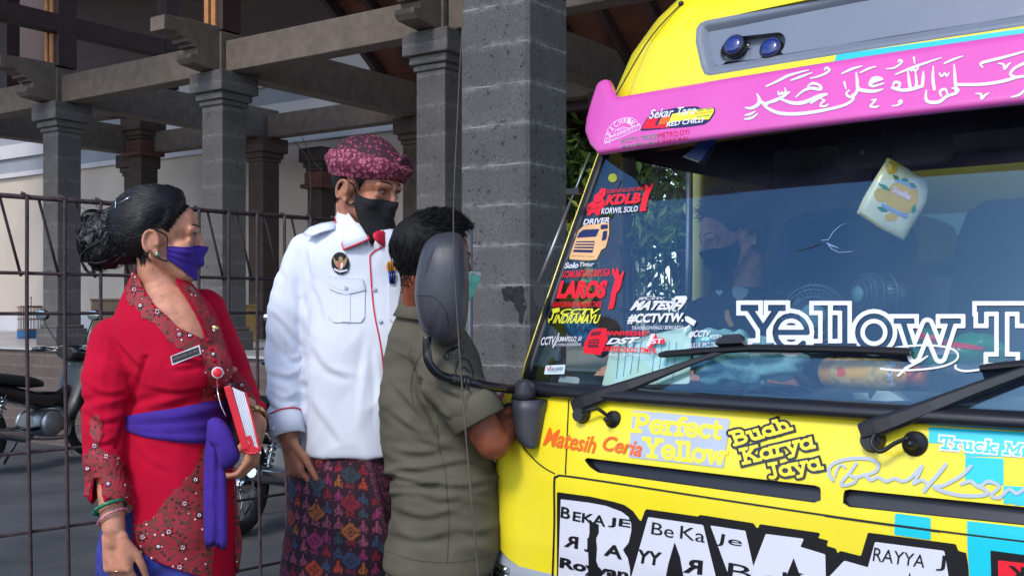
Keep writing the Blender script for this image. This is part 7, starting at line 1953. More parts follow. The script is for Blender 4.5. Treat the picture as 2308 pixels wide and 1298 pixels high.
for k in range(14):
    t = 2 * PI * k / 14; bd_ = (B2 - B1).normalized(); x = bd_.orthogonal().normalized(); y = bd_.cross(x); c = B1.lerp(B2, 0.80)
    e = x * math.cos(t) + y * math.sin(t); g_ = bd_.cross(e)
    mb.box(c + e * 0.034, e * 0.003, g_ * 0.0068, bd_ * 0.009)
mb.build('watch', M_gold, woman, bevel=0.0015)
fr_ = hand_shapes(MB(), A2 + Vector((0.002, 0, -0.012)), (0.10, 0.02, -1), (0.35, 0.9, 0), 1, 0.98)
bangle(woman, 'finger_ring', onto(BV_w, 262, 1288, -0.008) or P(262, 1288, 2.58), (0.1, 0.3, -1), 0.0105, 0.002, M_gold)
# handbag on the far shoulder
hb = thing('handbag', 'brown leather handbag with its strap over the far shoulder of the woman in red', 'handbag', P(500, 1000, 3.02))
mb = MB(); rings = []
for x, y, z in ((400, 640, 2.84), (412, 640, 2.79), (430, 656, 2.765), (450, 682, 2.77), (466, 712, 2.80), (480, 760, 2.86), (495, 830, 2.98)):
    c = P(x, y, z); rings.append([c + Vector((-0.008, -0.008, 0.004)), c + Vector((0.008, 0.0, 0.008)), c + Vector((0.008, 0.005, 0.004)), c + Vector((-0.008, -0.003, 0))])
mb.loft([[Vector(p) for p in r] for r in rings]); mb.build('strap', smat('brown_leather', (84, 62, 54), rough=0.5), hb)
mb = MB(); mb.box(P(495, 930, 3.03), Vector((0.05, 0.02, 0)), Vector((-0.02, 0.05, 0)), UP * 0.09); mb.build('bag_body', MATS['brown_leather'], hb, bevel=0.02)
# binder
bi = thing('binder', 'red ring binder full of white pages tucked under the arm of the woman in red', 'binder', P(545, 945, 2.62))
bz = 2.60
Tp, Bp = P(536, 874, bz), P(574, 1006, bz); lg = Bp - Tp; th = P(552, 884, bz) - P(522, 870, bz); dpv = Vector((-0.052, 0.21, -0.018))
def slab_box(a, l, t, d, name, m, par, bev=0.0, mb=None):
    own = mb is None; mb = mb or MB(); vs = [a, a + l, a + l + t, a + t]; mb.prism(vs, d); 
    return mb.build(name, m, par, bevel=bev, fixn=True) if own else mb
pgm = smat('page_edges', (226, 228, 238), rough=0.9, var=0.1, vscale=260)
pg = slab_box(P(523, 872, bz), P(562, 1010, bz) - P(523, 872, bz), P(550, 884, bz) - P(523, 872, bz), dpv * 0.95, 'pages', pgm, bi)
mb = MB()
for k in range(1, 6):
    a = P(523 + 4.5 * k, 872 + 2 * k, bz - 0.0008); mb.tube([a, a + (P(562, 1008, bz) - P(523, 872, bz)) * 0.98], 0.0006, 4)
mb.build('page_gaps', smat('page_gap', (150, 152, 170)), pg)
cv = MB(); M_bind = smat('red_binder', (206, 14, 40), rough=0.45, coat=0.2)
slab_box(P(504, 872, bz - 0.005), P(546, 1014, bz - 0.005) - P(504, 872, bz - 0.005), P(520, 868, bz) - P(504, 872, bz), dpv, '', None, None, 0, cv)
slab_box(P(551, 882, bz - 0.005), P(583, 1012, bz - 0.005) - P(551, 882, bz - 0.005), P(556, 885, bz) - P(551, 882, bz), dpv, '', None, None, 0, cv)
cv.tube(crom([P(546, 1010, bz), P(556, 1019, bz), P(570, 1021, bz), P(582, 1017, bz), P(584, 1008, bz)], 12), 0.0035, 8)
slab_box(P(546, 1010, bz - 0.003), P(572, 1022, bz - 0.003) - P(546, 1010, bz - 0.003), P(584, 1010, bz - 0.003) - P(572, 1022, bz - 0.003), dpv, '', None, None, 0, cv)
cv.build('cover', M_bind, bi, bevel=0.002, fixn=True)
mb = MB(); mb.ell(P(521, 868, bz + 0.01), 0.008, 0.008, 0.007, None, 10); mb.build('clasp', M_seal, bi)
mb = MB(); q = [P(555, 984, bz - 0.003), P(563, 980, bz - 0.003), P(572, 1000, bz - 0.003), P(564, 1004, bz - 0.003)]; mb.prism(q, Vector((0, 0.001, 0))); mb.build('ribbon', M_bind, bi, fixn=True)
# =================================================================== the man in white
NZ = 3.16
man = thing('person', 'man in white shirt, patterned maroon headdress and black face mask, wearing a woven sarong', 'person', Vector((P(780, 695, NZ).x, NZ, 0)))
sk2 = skin_mat('skin_man', (164, 108, 84))
Cm = P(828, 423, 3.12); Mm = frame((0.866, -0.50, 0), pitch=-13)
mb = MB(); Lm = head_shapes(mb, Cm, Mm)
mb.cap(Cm + Mm @ Vector((-0.035, 0, -0.05)), 0.055, P(806, 560, 3.15), 0.062)
rings_loft(mb, [(540, 740, 880, 0.08), (580, 690, 930, 0.11), (700, 705, 940, 0.12), (900, 705, 925, 0.125), (1100, 690, 880, 0.13), (1300, 680, 870, 0.12)], NZ)
for x0, x1 in ((740, 735), (830, 825)): mb.cap(P(x0, 1250, NZ), 0.085, Vector((P(x1, 695, NZ).x, NZ, 0.08)), 0.05); mb.ell(Vector((P(x1, 695, NZ).x + 0.04, NZ - 0.06, 0.04)), 0.09, 0.11, 0.04, None, 10)
A0, A1, A2 = P(686, 590, 3.15), P(640, 800, 3.15), P(652, 985, 3.06)
mb.cap(A0, 0.036, A1, 0.034); mb.cap(A1, 0.032, A1.lerp(A2, 0.7), 0.026); mb.cap(A1.lerp(A2, 0.7), 0.026, A2, 0.028)
hand_shapes(mb, A2 + Vector((0.0, 0, -0.005)), (0.22, -0.10, -1), (0.75, 0.55, 0.1), 1, 1.06, curl=(32, 36, 22), thumb=(0.55, 0.25))
mb.cap(P(925, 590, 3.25), 0.038, P(945, 800, 3.27), 0.036); mb.cap(P(945, 800, 3.27), 0.034, P(930, 980, 3.2), 0.027); hand_shapes(mb, P(930, 985, 3.2), (0, 0, -1), (-1, 0, 0), -1)
bmn = link('body', blob_mesh(mb, sk2, 0.004, 4), man); BV_m = world_bvh([bmn])
eyes(man, BV_m, Cm, Mm, Lm, look=(0.001, -0.002))
mb = MB()
for dx, dz in ((0, 0), (0.002, 0.006), (-0.002, -0.004)): 
    h = onto(BV_m, 888 + dx * 300, 424 - dz * 900, 0.0005)
    if h: mb.ell(h, 0.0022, 0.0015, 0.0022, None, 6)
mb.build('rice_grains', M_wfilm, man)
def elh(az):
    a = abs(((az + 180) % 360) - 180); return interp(a, [0, 40, 58, 70, 80, 88, 100, 108, 116, 130, 180], [30, 28, 16, -6, 8, 22, 22, 4, -26, -36, -40]), 60
hb_ = shell_patch(BV_m, Cm, Mm, np.arange(0, 360, 5), elh, lambda az, t: -0.004 + 0.012 * min(1, t * 5) ** 0.7, 12, 2, closed=True)
hr2 = patch_mb(hb_, closed=True).build('hair', M_hairm, man); BV_hm = world_bvh([hr2])
mb = MB()
for k in range(900):
    az = rng.uniform(60, 300); e0 = elh(az)[0] + rng.uniform(-1, 30); d, r = shell(BV_hm, Cm, Mm, az, e0); p = Cm + d * r
    t_ = (Mm @ Vector((-0.4, 0, -1)) + Vector(rng.normal(0, 0.15, 3))).normalized()
    mb.tube([p, p + t_ * 0.008 + d * 0.001, p + t_ * 0.015 - d * 0.001], [0.0008, 0.0007, 0.0002], 4)
mb.build('hair_strands', M_hairm, hr2)
def songket(name, ground, thread, thread2, scale=1.0, amt=0.5):
    m = bpy.data.materials.new(name); m.use_nodes = True; nt = m.node_tree; L = nt.links.new
    b = nt.nodes['Principled BSDF']; b.inputs['Roughness'].default_value = 0.8
    tc = nt.nodes.new('ShaderNodeTexCoord'); cols = [lin([x / 255 for x in c]) + (1,) for c in (ground, thread, thread2)]
    def mx(f, a, c):
        n = nt.nodes.new('ShaderNodeMix'); n.data_type = 'RGBA'; L(f, n.inputs[0])
        for i, q in ((6, a), (7, c)):
            if isinstance(q, tuple): n.inputs[i].default_value = q
            else: L(q, n.inputs[i])
        return n.outputs[2]
    def mr(x, a, c):
        r = nt.nodes.new('ShaderNodeMapRange'); r.inputs[1].default_value = a; r.inputs[2].default_value = c; L(x, r.inputs[0]); return r.outputs[0]
    v = nt.nodes.new('ShaderNodeTexVoronoi'); v.distance = 'MANHATTAN'; v.inputs['Scale'].default_value = 42 * scale; v.inputs['Randomness'].default_value = 0.75; L(tc.outputs['Object'], v.inputs['Vector'])
    w = nt.nodes.new('ShaderNodeTexWave'); w.bands_direction = 'DIAGONAL'; w.inputs['Scale'].default_value = 24 * scale; w.inputs['Distortion'].default_value = 7; w.inputs['Detail'].default_value = 0; w.inputs['Detail Scale'].default_value = 4 * scale; L(tc.outputs['Object'], w.inputs['Vector'])
    mul = nt.nodes.new('ShaderNodeMath'); mul.operation = 'MULTIPLY'; L(mr(v.outputs['Distance'], amt + 0.12, amt), mul.inputs[0]); L(mr(w.outputs[0], 0.45, 0.6), mul.inputs[1])
    c = mx(mul.outputs[0], cols[0], cols[1]); n2 = nt.nodes.new('ShaderNodeTexNoise'); n2.inputs['Scale'].default_value = 60 * scale; L(tc.outputs['Object'], n2.inputs['Vector'])
    c = mx(mr(n2.outputs[0], 0.66, 0.72), c, cols[2]); L(c, b.inputs['Base Color']); return m
M_ud = songket('headcloth_dark', (48, 10, 30), (184, 70, 92), (96, 24, 52), 1.7, 0.46)
M_ud2 = songket('headcloth_band', (96, 24, 50), (206, 112, 134), (58, 12, 34), 1.9, 0.60)
ud = thing('headdress', 'folded maroon and pink woven headdress tied on the man in the white shirt', 'headdress', Cm + UP * 0.09)
def elu(az):
    a = ((az + 180) % 360) - 180; return interp(abs(a), [0, 60, 120, 180], [24, 20, 14, 12]), 89.5
rg_ = shell_patch(BV_m, Cm, Mm, np.arange(0, 360, 5), elu, lambda az, t: 0.004 + 0.030 * math.sin(min(1, t * 2.2) * PI / 2) + 0.003 * math.sin(R(az * 3 + 300 * t)), 16, 3, closed=True)
cr = patch_mb(rg_, closed=True).build('crown_cloth', M_ud, ud)
def band_rows(az):
    a = ((az + 180) % 360) - 180
    lo = interp(abs(a), [0, 60, 120, 180], [21, 17, 10, 8]); return lo, lo + interp(a, [-180, -90, -40, 0, 40, 180], [26, 40, 30, 16, 24, 26])
rg_ = shell_patch(BV_m, Cm, Mm, np.arange(0, 360, 5), band_rows, lambda az, t: 0.010 + 0.030 * math.sin(min(1, t * 1.6) * PI / 2) - 0.012 * max(0, t - 0.8) * 5 + 0.003 * math.sin(t * 14 + R(az * 2)) + 0.002 * math.sin(R(az * 6) + t * 7), 12, 3, closed=True)
patch_mb(rg_, closed=True).build('wrapped_band', M_ud2, ud)
kn = MB(); kc = Cm + Mm @ Vector((0.088, 0.012, 0.076))
for k in range(9):
    a = R(-70 + 30 * k); p1_ = kc + Mm @ Vector((0.014, 0.030 * math.cos(a), 0.030 * math.sin(a) - 0.004)); kn.cap(kc, 0.012, p1_, 0.010 if k % 2 else 0.014, 8)
kn_me = blob_mesh(kn, M_ud, 0.003, 2); link('knot', kn_me, ud)
M_blkc = smat('black_cloth', (14, 14, 18), rough=0.8, var=0.2, vscale=40, bump=0.25, bscale=600)
mk2, rg2 = mask(man, BV_m, Cm, Mm, M_blkc, top=((0, 34, 62, 80), (-11, -15, -19, -14)), bot=((0, 34, 62, 80), (-66, -62, -54, -34)), pleat=0.0004, off=0.006, azm=78)
loops(mk2, [[rg2[0][-1], Lm(0.006, -0.076, 0.004), Lm(-0.016, -0.081, 0.006)], [rg2[0][1], Lm(0.006, -0.072, -0.055), Lm(-0.018, -0.076, -0.046)]], M_blkc, 0.0025)
# shirt
M_sh = smat('white_cotton', (212, 217, 228), rough=0.85, var=0.03, vscale=6, bump=0.15, bscale=700)
st = [(492, 766, 862, 0.070), (510, 742, 886, 0.082), (530, 706, 915, 0.100), (552, 684, 938, 0.116), (590, 672, 952, 0.128), (650, 676, 956, 0.136), (740, 684, 960, 0.150), (840, 686, 955, 0.155), (930, 682, 948, 0.158), (1006, 678, 944, 0.160), (1017, 680, 942, 0.158)]
mb = MB(); rings_loft(mb, st, NZ, sq=2.5)
mb.cap(P(690, 570, 3.15), 0.058, P(660, 640, 3.14), 0.056); mb.cap(P(660, 640, 3.14), 0.056, P(648, 700, 3.13), 0.056); mb.cap(P(648, 700, 3.13), 0.056, P(641, 800, 3.14), 0.054); mb.cap(P(641, 800, 3.14), 0.054, P(640, 900, 3.10), 0.046); mb.cap(P(640, 900, 3.10), 0.046, P(640, 940, 3.08), 0.044)
mb.cap(P(928, 575, 3.24), 0.064, P(945, 790, 3.26), 0.05); mb.cap(P(945, 790, 3.26), 0.05, P(930, 950, 3.2), 0.042)
sm_ = blob_mesh(mb, M_sh, 0.006, 6)
def sfold(c, n):
    x, y = pxof(c); a = 0.008 * noise.noise(Vector((c.x * 5, c.y * 5 + 3, c.z * 6))) 
    arm = x < 690
    if arm: a += 0.012 * noise.noise(Vector((c.x * 9, c.y * 8, c.z * 20 + c.x * 16))) * min(1, max(0.3, (y - 560) / 200)) + (0.005 * math.sin(c.z * 130 + c.x * 60) * max(0, 1 - abs(y - 905) / 60))
    else: a += 0.007 * (1 - 2 * abs(noise.noise(Vector((c.x * 9 - c.z * 7, c.y * 6, c.z * 5 + c.x * 4))))) * min(1, max(0.25, (y - 600) / 250))
    a -= 0.012 * math.exp(-((x - (694 - (y - 700) * 0.045)) / 6.0) ** 2) * max(0, min(1, (y - 640) / 120)) * max(0, min(1, (1012 - y) / 20))
    return a
displace(sm_, sfold)
creases(sm_, [([(608, 838), (650, 850), (684, 832)], 0.006, 8), ([(603, 880), (640, 900), (670, 888)], 0.007, 7), ([(606, 912), (640, 926), (668, 914)], 0.006, 6), ([(622, 740), (655, 790), (680, 832)], 0.006, 9), ([(608, 700), (640, 732), (670, 772)], 0.005, 9), ([(704, 640), (722, 680), (736, 742)], 0.004, 8), ([(694, 560), (702, 630)], 0.006, 7), ([(700, 900), (740, 960), (772, 1002)], 0.004, 10), ([(826, 760), (812, 860), (802, 970)], 0.004, 10), ([(702, 780), (740, 832), (806, 852)], 0.0045, 10), ([(840, 780), (850, 860), (846, 960)], 0.004, 8), ([(630, 600), (650, 640), (660, 690)], 0.004, 9), ([(640, 790), (660, 812), (684, 800)], 0.006, 6)])
def scut(c, n):
    x, y = pxof(c)
    if y < 500 and 740 < x < 900: return True
    return in_poly([(800, 485), (832, 540), (838, 568), (846, 540), (868, 500), (868, 470)], x, y) and facing(c, n)
cut(sm_, scut)
shirt = link('shirt', sm_, man); BV_s = world_bvh([shirt]); BV_sm = world_bvh([shirt, bmn])
md = shirt.modifiers.new('thickness', 'SOLIDIFY'); md.thickness = 0.003; md.offset = -1
M_trimr = smat('red_piping', (206, 20, 56), rough=0.7)
def flap(poly, name, off=0.006, m=None, parent=shirt, bv=None, th=0.003, step=3.0):
    mb = MB(); d_poly(mb, bv or BV_s, poly, off, 0, step); o = mb.build(name, m or M_sh, parent)
    md = o.modifiers.new('thickness', 'SOLIDIFY'); md.thickness = th; md.offset = -1; return o
# cuff
ca, cb = P(641, 932, 3.08), P(651, 984, 3.055); cd = (cb - ca).normalized(); x = cd.orthogonal().normalized(); y = cd.cross(x)
mb = MB(); mb.loft([[p + (x * math.cos(t) + y * math.sin(t)) * r_ for t in np.linspace(0, 2 * PI, 28, endpoint=False)] for p, r_ in ((ca, 0.042), (ca, 0.0465), (ca.lerp(cb, 0.5), 0.048), (cb, 0.049), (cb, 0.045), (ca, 0.041))], caps=False); cuff = mb.build('cuff', M_sh, shirt)
mb = MB(); mb.tube([ca + cd * 0.001 + (x * math.cos(t) + y * math.sin(t)) * 0.0475 for t in np.linspace(0, 2 * PI, 29)], 0.002, 6); mb.build('piping', M_trimr, cuff)
mb = MB(); hh = onto(world_bvh([cuff]), 616, 966, 0.001); hh = hh or P(616, 966, 3.0); mb.lathe(hh, (-0.3, -1, 0), [(0.006, 0), (0.006, 0.0015), (0, 0.002)], 14); mb.build('button', M_sh, cuff)
# collar: near leaf and far leaf standing off the neck
def leaf(top, edge, tip, name, m, zoff):
    return None
def leafpoly(poly, zs, name, m, parent=shirt, sm=True):
    """traced leaf with a depth for every corner"""
    n = len(poly); c = np.mean([p for p in poly], axis=0); mb = MB()
    pts = [P(x, y, z) for (x, y), z in zip(poly, zs)]; cen = sum(pts, Vector()) / n + Vector((0, -0.008, 0))
    vs = pts + [p.lerp(cen, 0.5) + Vector((0, -0.004, 0)) for p in pts] + [cen]
    fs = [(i, (i + 1) % n, n + (i + 1) % n, n + i) for i in range(n)] + [(n + i, n + (i + 1) % n, 2 * n) for i in range(n)]
    mb.add(vs, fs, 0, True); o = mb.build(name, m, parent); md = o.modifiers.new('t', 'SOLIDIFY'); md.thickness = 0.003; return o
cpl = [(764, 474), (776, 466), (790, 486), (806, 508), (822, 526), (833, 539), (806, 550), (775, 563), (768, 540), (760, 512), (756, 492)]
cz = [3.12, 3.13, 3.08, 3.05, 3.03, 3.02, 3.015, 3.03, 3.06, 3.09, 3.11]
col1 = leafpoly(cpl, cz, 'collar', M_sh)
ed = [P(x, y, z - 0.004) for (x, y), z in zip(cpl[5:] + cpl[:0], cz[5:])]
mb = MB(); mb.tube(ed[::-1], 0.0026, 6); mb.tube([ed[0], P(828, 531, 3.022)], 0.0026, 6); mb.build('piping', M_trimr, col1)
col2 = leafpoly([(840, 528), (848, 522), (862, 520), (874, 534), (872, 552), (866, 558), (852, 548), (842, 538)], [3.02, 3.03, 3.06, 3.08, 3.06, 3.045, 3.02, 3.015], 'collar', M_trimr)
mb = MB(); d_strokes(mb, BV_s, [([tuple(p) for p in crom([(862, 558), (848, 564), (838, 572), (834, 580), (835, 607), (839, 665), (845, 715), (858, 780), (868, 880), (876, 1000)], 60)], 3.2)], 0.003, 0, 0, 1.6); mb.build('piping', M_trimr, shirt)
leafpoly([(684, 528), (698, 514), (724, 505), (752, 500), (757, 506), (754, 517), (726, 524), (702, 534)], [3.08, 3.10, 3.11, 3.11, 3.09, 3.065, 3.05, 3.05], 'epaulette', M_sh)
M_stitch = smat('shirt_stitch', (176, 186, 206), rough=0.9)
flap([(739, 660), (744, 652), (823, 652), (822, 716), (815, 727), (752, 727), (739, 715)], 'pocket', 0.004)
flap([(771, 655), (790, 655), (790, 726), (771, 726)], 'pocket_pleat', 0.0062)
flap([(735, 621), (776, 625), (817, 627), (824, 654), (800, 660), (781, 665), (760, 659), (742, 650)], 'pocket_flap', 0.008)
flap([(876, 640), (900, 636), (912, 640), (910, 728), (892, 730), (876, 720)], 'pocket', 0.005)
def stitch(lines, w=0.9, off=0.0046, name='stitching'):
    mb = MB()
    for l in lines: d_strokes(mb, BV_s, [(l, w)], off, 0, 0, 1.0)
    mb.build(name, M_stitch, shirt)
stitch([[(742, 664), (742, 715), (754, 724), (814, 724), (820, 715), (820, 660)]]); stitch([[(738, 624), (815, 630), (820, 652)], [(738, 640), (781, 660), (820, 650)]], 0.8, 0.0095)
for x, y, o_ in ((781, 650, 0.009), (844, 652, 0.004), (857, 724, 0.004), (826, 548, 0.004), (743, 511, 0.008)):
    h = onto(BV_s, x, y, o_) 
    if h: mb = MB(); mb.lathe(h, (-0.1, -1, 0.1), [(0.0058, 0), (0.0058, 0.0014), (0.004, 0.0018), (0, 0.0012)], 14); mb.build('button', M_stitch, shirt)
# round black badge with a gold bird
em = flap(circ(768, 594, 20, 25, 30, rot=-8), 'emblem', 0.005, M_blkc, th=0.002, step=2.0)
mb = MB(); gb_ = smat('gold_thread', (150, 116, 74), rough=0.6)
def e_(polys, mi): 
    for p in polys: d_poly(mb, BV_s, p, 0.0062 + 0.0003 * mi, mi, 1.2)
e_([[(766, 590), (758, 588), (752, 578), (754, 592), (760, 602), (766, 604)], [(771, 590), (778, 586), (784, 577), (783, 590), (778, 601), (771, 604)], [(764, 582), (769, 578), (774, 582), (773, 592), (766, 592)], [(763, 600), (775, 600), (772, 612), (766, 612)]], 0)
e_([[(764, 594), (769, 593), (769, 600), (764, 600)]], 1); e_([[(769, 593), (775, 594), (774, 604), (769, 606)], [(754, 604), (768, 611), (784, 607), (784, 611), (768, 615), (754, 609)]], 2)
mb.build('bird_emblem', [gb_, M_rfilm, M_wfilm], em)
cr_ = flap([(870, 600), (873, 590), (880, 588), (888, 594), (892, 606), (884, 612), (872, 612)], 'arm_badge', 0.006, smat('badge_orange', (226, 150, 40)), th=0.002, step=2.0)
mb = MB()
for x0, x1, m_i in ((875, 877, 0), (880, 881, 0), (885, 884, 0)): d_strokes(mb, BV_s, [([(x0, 594), (x1, 612)], 2.2)], 0.0072, 0, 0, 1.0)
mb.build('badge_figures', M_blkc, cr_)
for k, (x0, x1) in enumerate(((876, 879), (881, 883), (886, 886))):
    a, b_ = onto(BV_s, x0, 612, 0.009), onto(BV_s, x1, 640, 0.009)
    if a and b_: mb = MB(); mb.tube([a, b_], 0.0032, 8); tag(mb.build('pen', [smat('blue_pen', (20, 60, 180), rough=0.3), M_bfilm, smat('navy_pen', (16, 30, 90), rough=0.3)][k]), ['bright blue pen leftmost in the far pocket of the white shirt', 'black pen in the middle of the three in the white shirt pocket', 'dark navy pen rightmost in the far pocket of the white shirt'][k], 'pen', 'pens in the shirt pocket')
# sarong: painted motifs in the cloth itself (vertex colours woven by angle and height)
mb = MB(); rings_loft(mb, [(1000, 686, 930, 0.148), (1060, 656, 925, 0.155), (1150, 650, 918, 0.162), (1300, 632, 905, 0.17), (1600, 622, 880, 0.165), (1740, 622, 875, 0.165)], NZ)
M_sar = bpy.data.materials.new('woven_sarong'); M_sar.use_nodes = True
nt = M_sar.node_tree; at_ = nt.nodes.new('ShaderNodeVertexColor'); at_.layer_name = 'weave'; nt.links.new(at_.outputs[0], nt.nodes['Principled BSDF'].inputs['Base Color']); nt.nodes['Principled BSDF'].inputs['Roughness'].default_value = 0.85
sme = blob_mesh(mb, M_sar, 0.0045, 4)
axx = P(770, 695, NZ).x
displace(sme, lambda c, n: 0.007 * noise.noise(Vector((c.x * 9 + c.z * 3, c.y * 9, c.z * 2))) + 0.008 * math.exp(-((c.x - axx - 0.105 + 0.20 * (c.z - 0.9)) / 0.012) ** 2) * (1 if c.y < NZ else 0))
co = np.empty(len(sme.vertices) * 3); sme.vertices.foreach_get('co', co); co = co.reshape(-1, 3)
ang = np.arctan2(co[:, 0] - axx, -(co[:, 1] - NZ)); uu = ang * 0.150; vv = co[:, 2] + 0.16 * uu
col = np.tile(np.array(lin((0.16, 0.045, 0.12))), (len(co), 1))
PAL = [lin([t / 255 for t in c]) for c in ((60, 84, 122), (206, 74, 40), (158, 30, 52), (168, 52, 112), (104, 78, 104), (196, 110, 50), (170, 84, 110), (56, 84, 96))]
P1 = 0.090; P2 = 0.078
iu = np.floor(uu / P1).astype(int); 
sh_ = (iu % 2) * 0.5
iv = np.floor(vv / P2 + sh_).astype(int); fu = uu / P1 - iu - 0.5; fv_ = vv / P2 + sh_ - iv - 0.5
hsh = (iu * 7 + iv * 13 + (iu * iv) * 3) % 8
r4 = np.maximum(np.abs(fu * P1), np.abs(fv_ * P2)) * 0.55 + (np.abs(fu * P1) + np.abs(fv_ * P2)) * 0.45
th_ = np.arctan2(fv_ * P2, fu * P1); pet = r4 / (1 + 0.14 * np.cos(4 * th_))
flower = (pet < 0.0225); line_ = (np.abs(pet - 0.0105) < 0.0016) | ((np.abs(np.sin(2 * th_)) < 0.10) & (pet > 0.012) & (pet < 0.0225)) | (np.abs(pet - 0.004) < 0.0012)
for k in range(8):
    m_ = flower & ~line_ & (hsh == k); col[m_] = np.array(PAL[k]) * 0.52
# small sprigs between the flowers
U2 = uu / (P1 / 3); V2 = vv / (P2 / 2); ju = np.floor(U2).astype(int); jv = np.floor(V2).astype(int); gu = (U2 - ju - 0.5) * P1 / 3; gv = (V2 - jv - 0.5) * P2 / 2
h2 = (ju * 5 + jv * 11 + ju * jv) % 8
sprig = ((np.abs(gu) < 0.0022) & (np.abs(gv) < 0.015)) | ((np.abs(np.abs(gu) + gv * 0.9 - 0.004) < 0.0022) & (np.abs(gu) < 0.010)) | ((np.abs(np.abs(gu) + gv * 0.9 + 0.006) < 0.0022) & (np.abs(gu) < 0.010)) | ((np.hypot(np.abs(gu) - 0.008, gv + 0.008) < 0.003))
sprig &= (pet > 0.026)
for k in range(8):
    m_ = sprig & (h2 == k); col[m_] = np.array(PAL[[1, 6, 5, 0, 6, 2, 7, 3][k]]) * 0.6
# overlapping end panel with pink zigzags, on the right of the front
pu = uu - 0.085 + 0.22 * (co[:, 2] - 0.9); pan_ = (pu > 0) & (pu < 0.16)
zig = np.abs(((vv * 26) % 1) - 0.5) * 2; tri = (pu < 0.016) & ((np.floor(pu / 0.004) + np.floor(vv / 0.004)) % 2 == 0)
zz = ((pu > 0.018) & (pu < 0.020 + 0.04 * zig) & ((np.floor(pu / 0.0035) + np.floor(vv / 0.0035)) % 2 == 0)) | ((pu > 0.07) & (pu < 0.095) & (np.abs(np.sin(vv * 90) * 0.008 + 0.082 - pu) < 0.003))
col[pan_] = np.array(lin((0.17, 0.05, 0.12))); col[pan_ & (tri | zz)] = np.array(lin((0.44, 0.22, 0.30)))
ca_ = sme.color_attributes.new('weave', 'FLOAT_COLOR', 'POINT')
ca_.data.foreach_set('color', np.hstack([col, np.ones((len(col), 1))]).ravel())
link('sarong', sme, man)

# =================================================================== the officer in olive
OZ = 2.96
off = thing('person', 'man in olive uniform with short black hair and green mask, standing at the cab', 'person', Vector((P(1000, 695, OZ).x, OZ, 0)))
sk3 = skin_mat('skin_officer', (124, 66, 44))
Co = P(977, 586, 2.88); Mo = frame((0.97, 0.24, 0), pitch=-6)
mb = MB(); Lo = head_shapes(mb, Co, Mo)
mb.cap(Co + Mo @ Vector((-0.034, 0, -0.05)), 0.047, P(950, 720, 2.93), 0.056)
rings_loft(mb, [(720, 915, 1000, 0.08), (760, 905, 1030, 0.09), (850, 895, 1055, 0.11), (1000, 895, 1075, 0.11), (1150, 915, 1105, 0.11), (1300, 900, 1090, 0.13)], OZ)
for x0, x1 in ((940, 935), (1040, 1045)): mb.cap(P(x0, 1260, OZ), 0.085, Vector((P(x1, 695, OZ).x, OZ, 0.08)), 0.05); mb.ell(Vector((P(x1, 695, OZ).x + 0.06, OZ, 0.045)), 0.13, 0.05, 0.045, None, 10)
S0, S1, S2, S3 = P(1006, 825, 2.76), P(1110, 998, 2.76), P(1168, 925, 2.93), P(1196, 885, 3.06)
mb.cap(S0, 0.042, S0.lerp(S1, 0.5), 0.048); mb.cap(S0.lerp(S1, 0.5), 0.050, S1, 0.043); mb.ell(S1 + Vector((0.004, 0, -0.002)), 0.042, 0.040, 0.040); mb.cap(S1, 0.040, S1.lerp(S2, 0.35), 0.043); mb.cap(S1.lerp(S2, 0.35), 0.043, S2, 0.032); mb.cap(S2, 0.034, S3, 0.028)
hand_shapes(mb, S3, (S3 - S2), (-0.2, 0.3, -1), 1, 1.0)
Lh = P(1150, 900, 3.2); mb.cap(P(1015, 800, 3.08), 0.05, P(1080, 980, 3.12), 0.045); mb.cap(P(1080, 980, 3.12), 0.042, Lh, 0.03); hand_shapes(mb, Lh, (1, 0.3, 0.3), (0, -0.3, -1), -1, 1.0)
bo_ = link('body', blob_mesh(mb, sk3, 0.004, 5), off); BV_o = world_bvh([bo_])
eyes(off, BV_o, Co, Mo, Lo)
def elo(az):
    a = abs(((az + 180) % 360) - 180); return interp(a, [0, 35, 55, 68, 80, 90, 98, 108, 130, 180], [44, 40, 26, 6, 2, 10, 2, -30, -56, -60]), 89.5
def ho(az, t):
    a = abs(((az + 180) % 360) - 180); el_ = elo(az)[0] + (89.5 - elo(az)[0]) * t
    return -0.003 + 0.015 * min(1, max(0.12, (el_ + 48) / 75)) ** 1.2 * min(1, t * 6 + 0.2)
ho_ = shell_patch(BV_o, Co, Mo, np.arange(0, 360, 5), elo, ho, 16, 2, closed=True)
hr3 = patch_mb(ho_, closed=True).build('hair', M_hairm, off); BV_ho = world_bvh([hr3])
mb = MB()
for k in range(5200):
    az = rng.uniform(0, 360); lo_ = elo(az)[0]; e0 = lo_ + 9 + (82 - lo_) * rng.random() ** 0.8; d, r = shell(BV_ho, Co, Mo, az, e0); p = Co + d * r
    top = min(1, max(0, (e0 - 5) / 50)); ln = 0.013 + 0.026 * top * rng.uniform(0.4, 1.2)
    flow = Mo @ Vector((0.75 * top - 0.30 * (1 - top), 0.10 * rng.normal(), 0.12 * top - 0.9 * (1 - top))) + Vector(rng.normal(0, 0.09, 3)) + d * (0.16 * top * rng.uniform(0.2, 2.0))
    flow.normalize(); mb.tube([p - d * 0.001, p + flow * ln * 0.5 + d * 0.003 * top, p + flow * ln - d * 0.003], [0.0010, 0.0008, 0.0002], 4)
mb.build('hair_strands', M_hairm, hr3)
M_mint = smat('mint_mask', (112, 206, 178), rough=0.8, var=0.05)
mk3, rg3 = mask(off, BV_o, Co, Mo, M_mint, top=((0, 34, 62, 80), (-8, -13, -18, -18)), bot=((0, 34, 62, 80), (-62, -60, -50, -40)), pleat=0.002, off=0.021, azm=66)
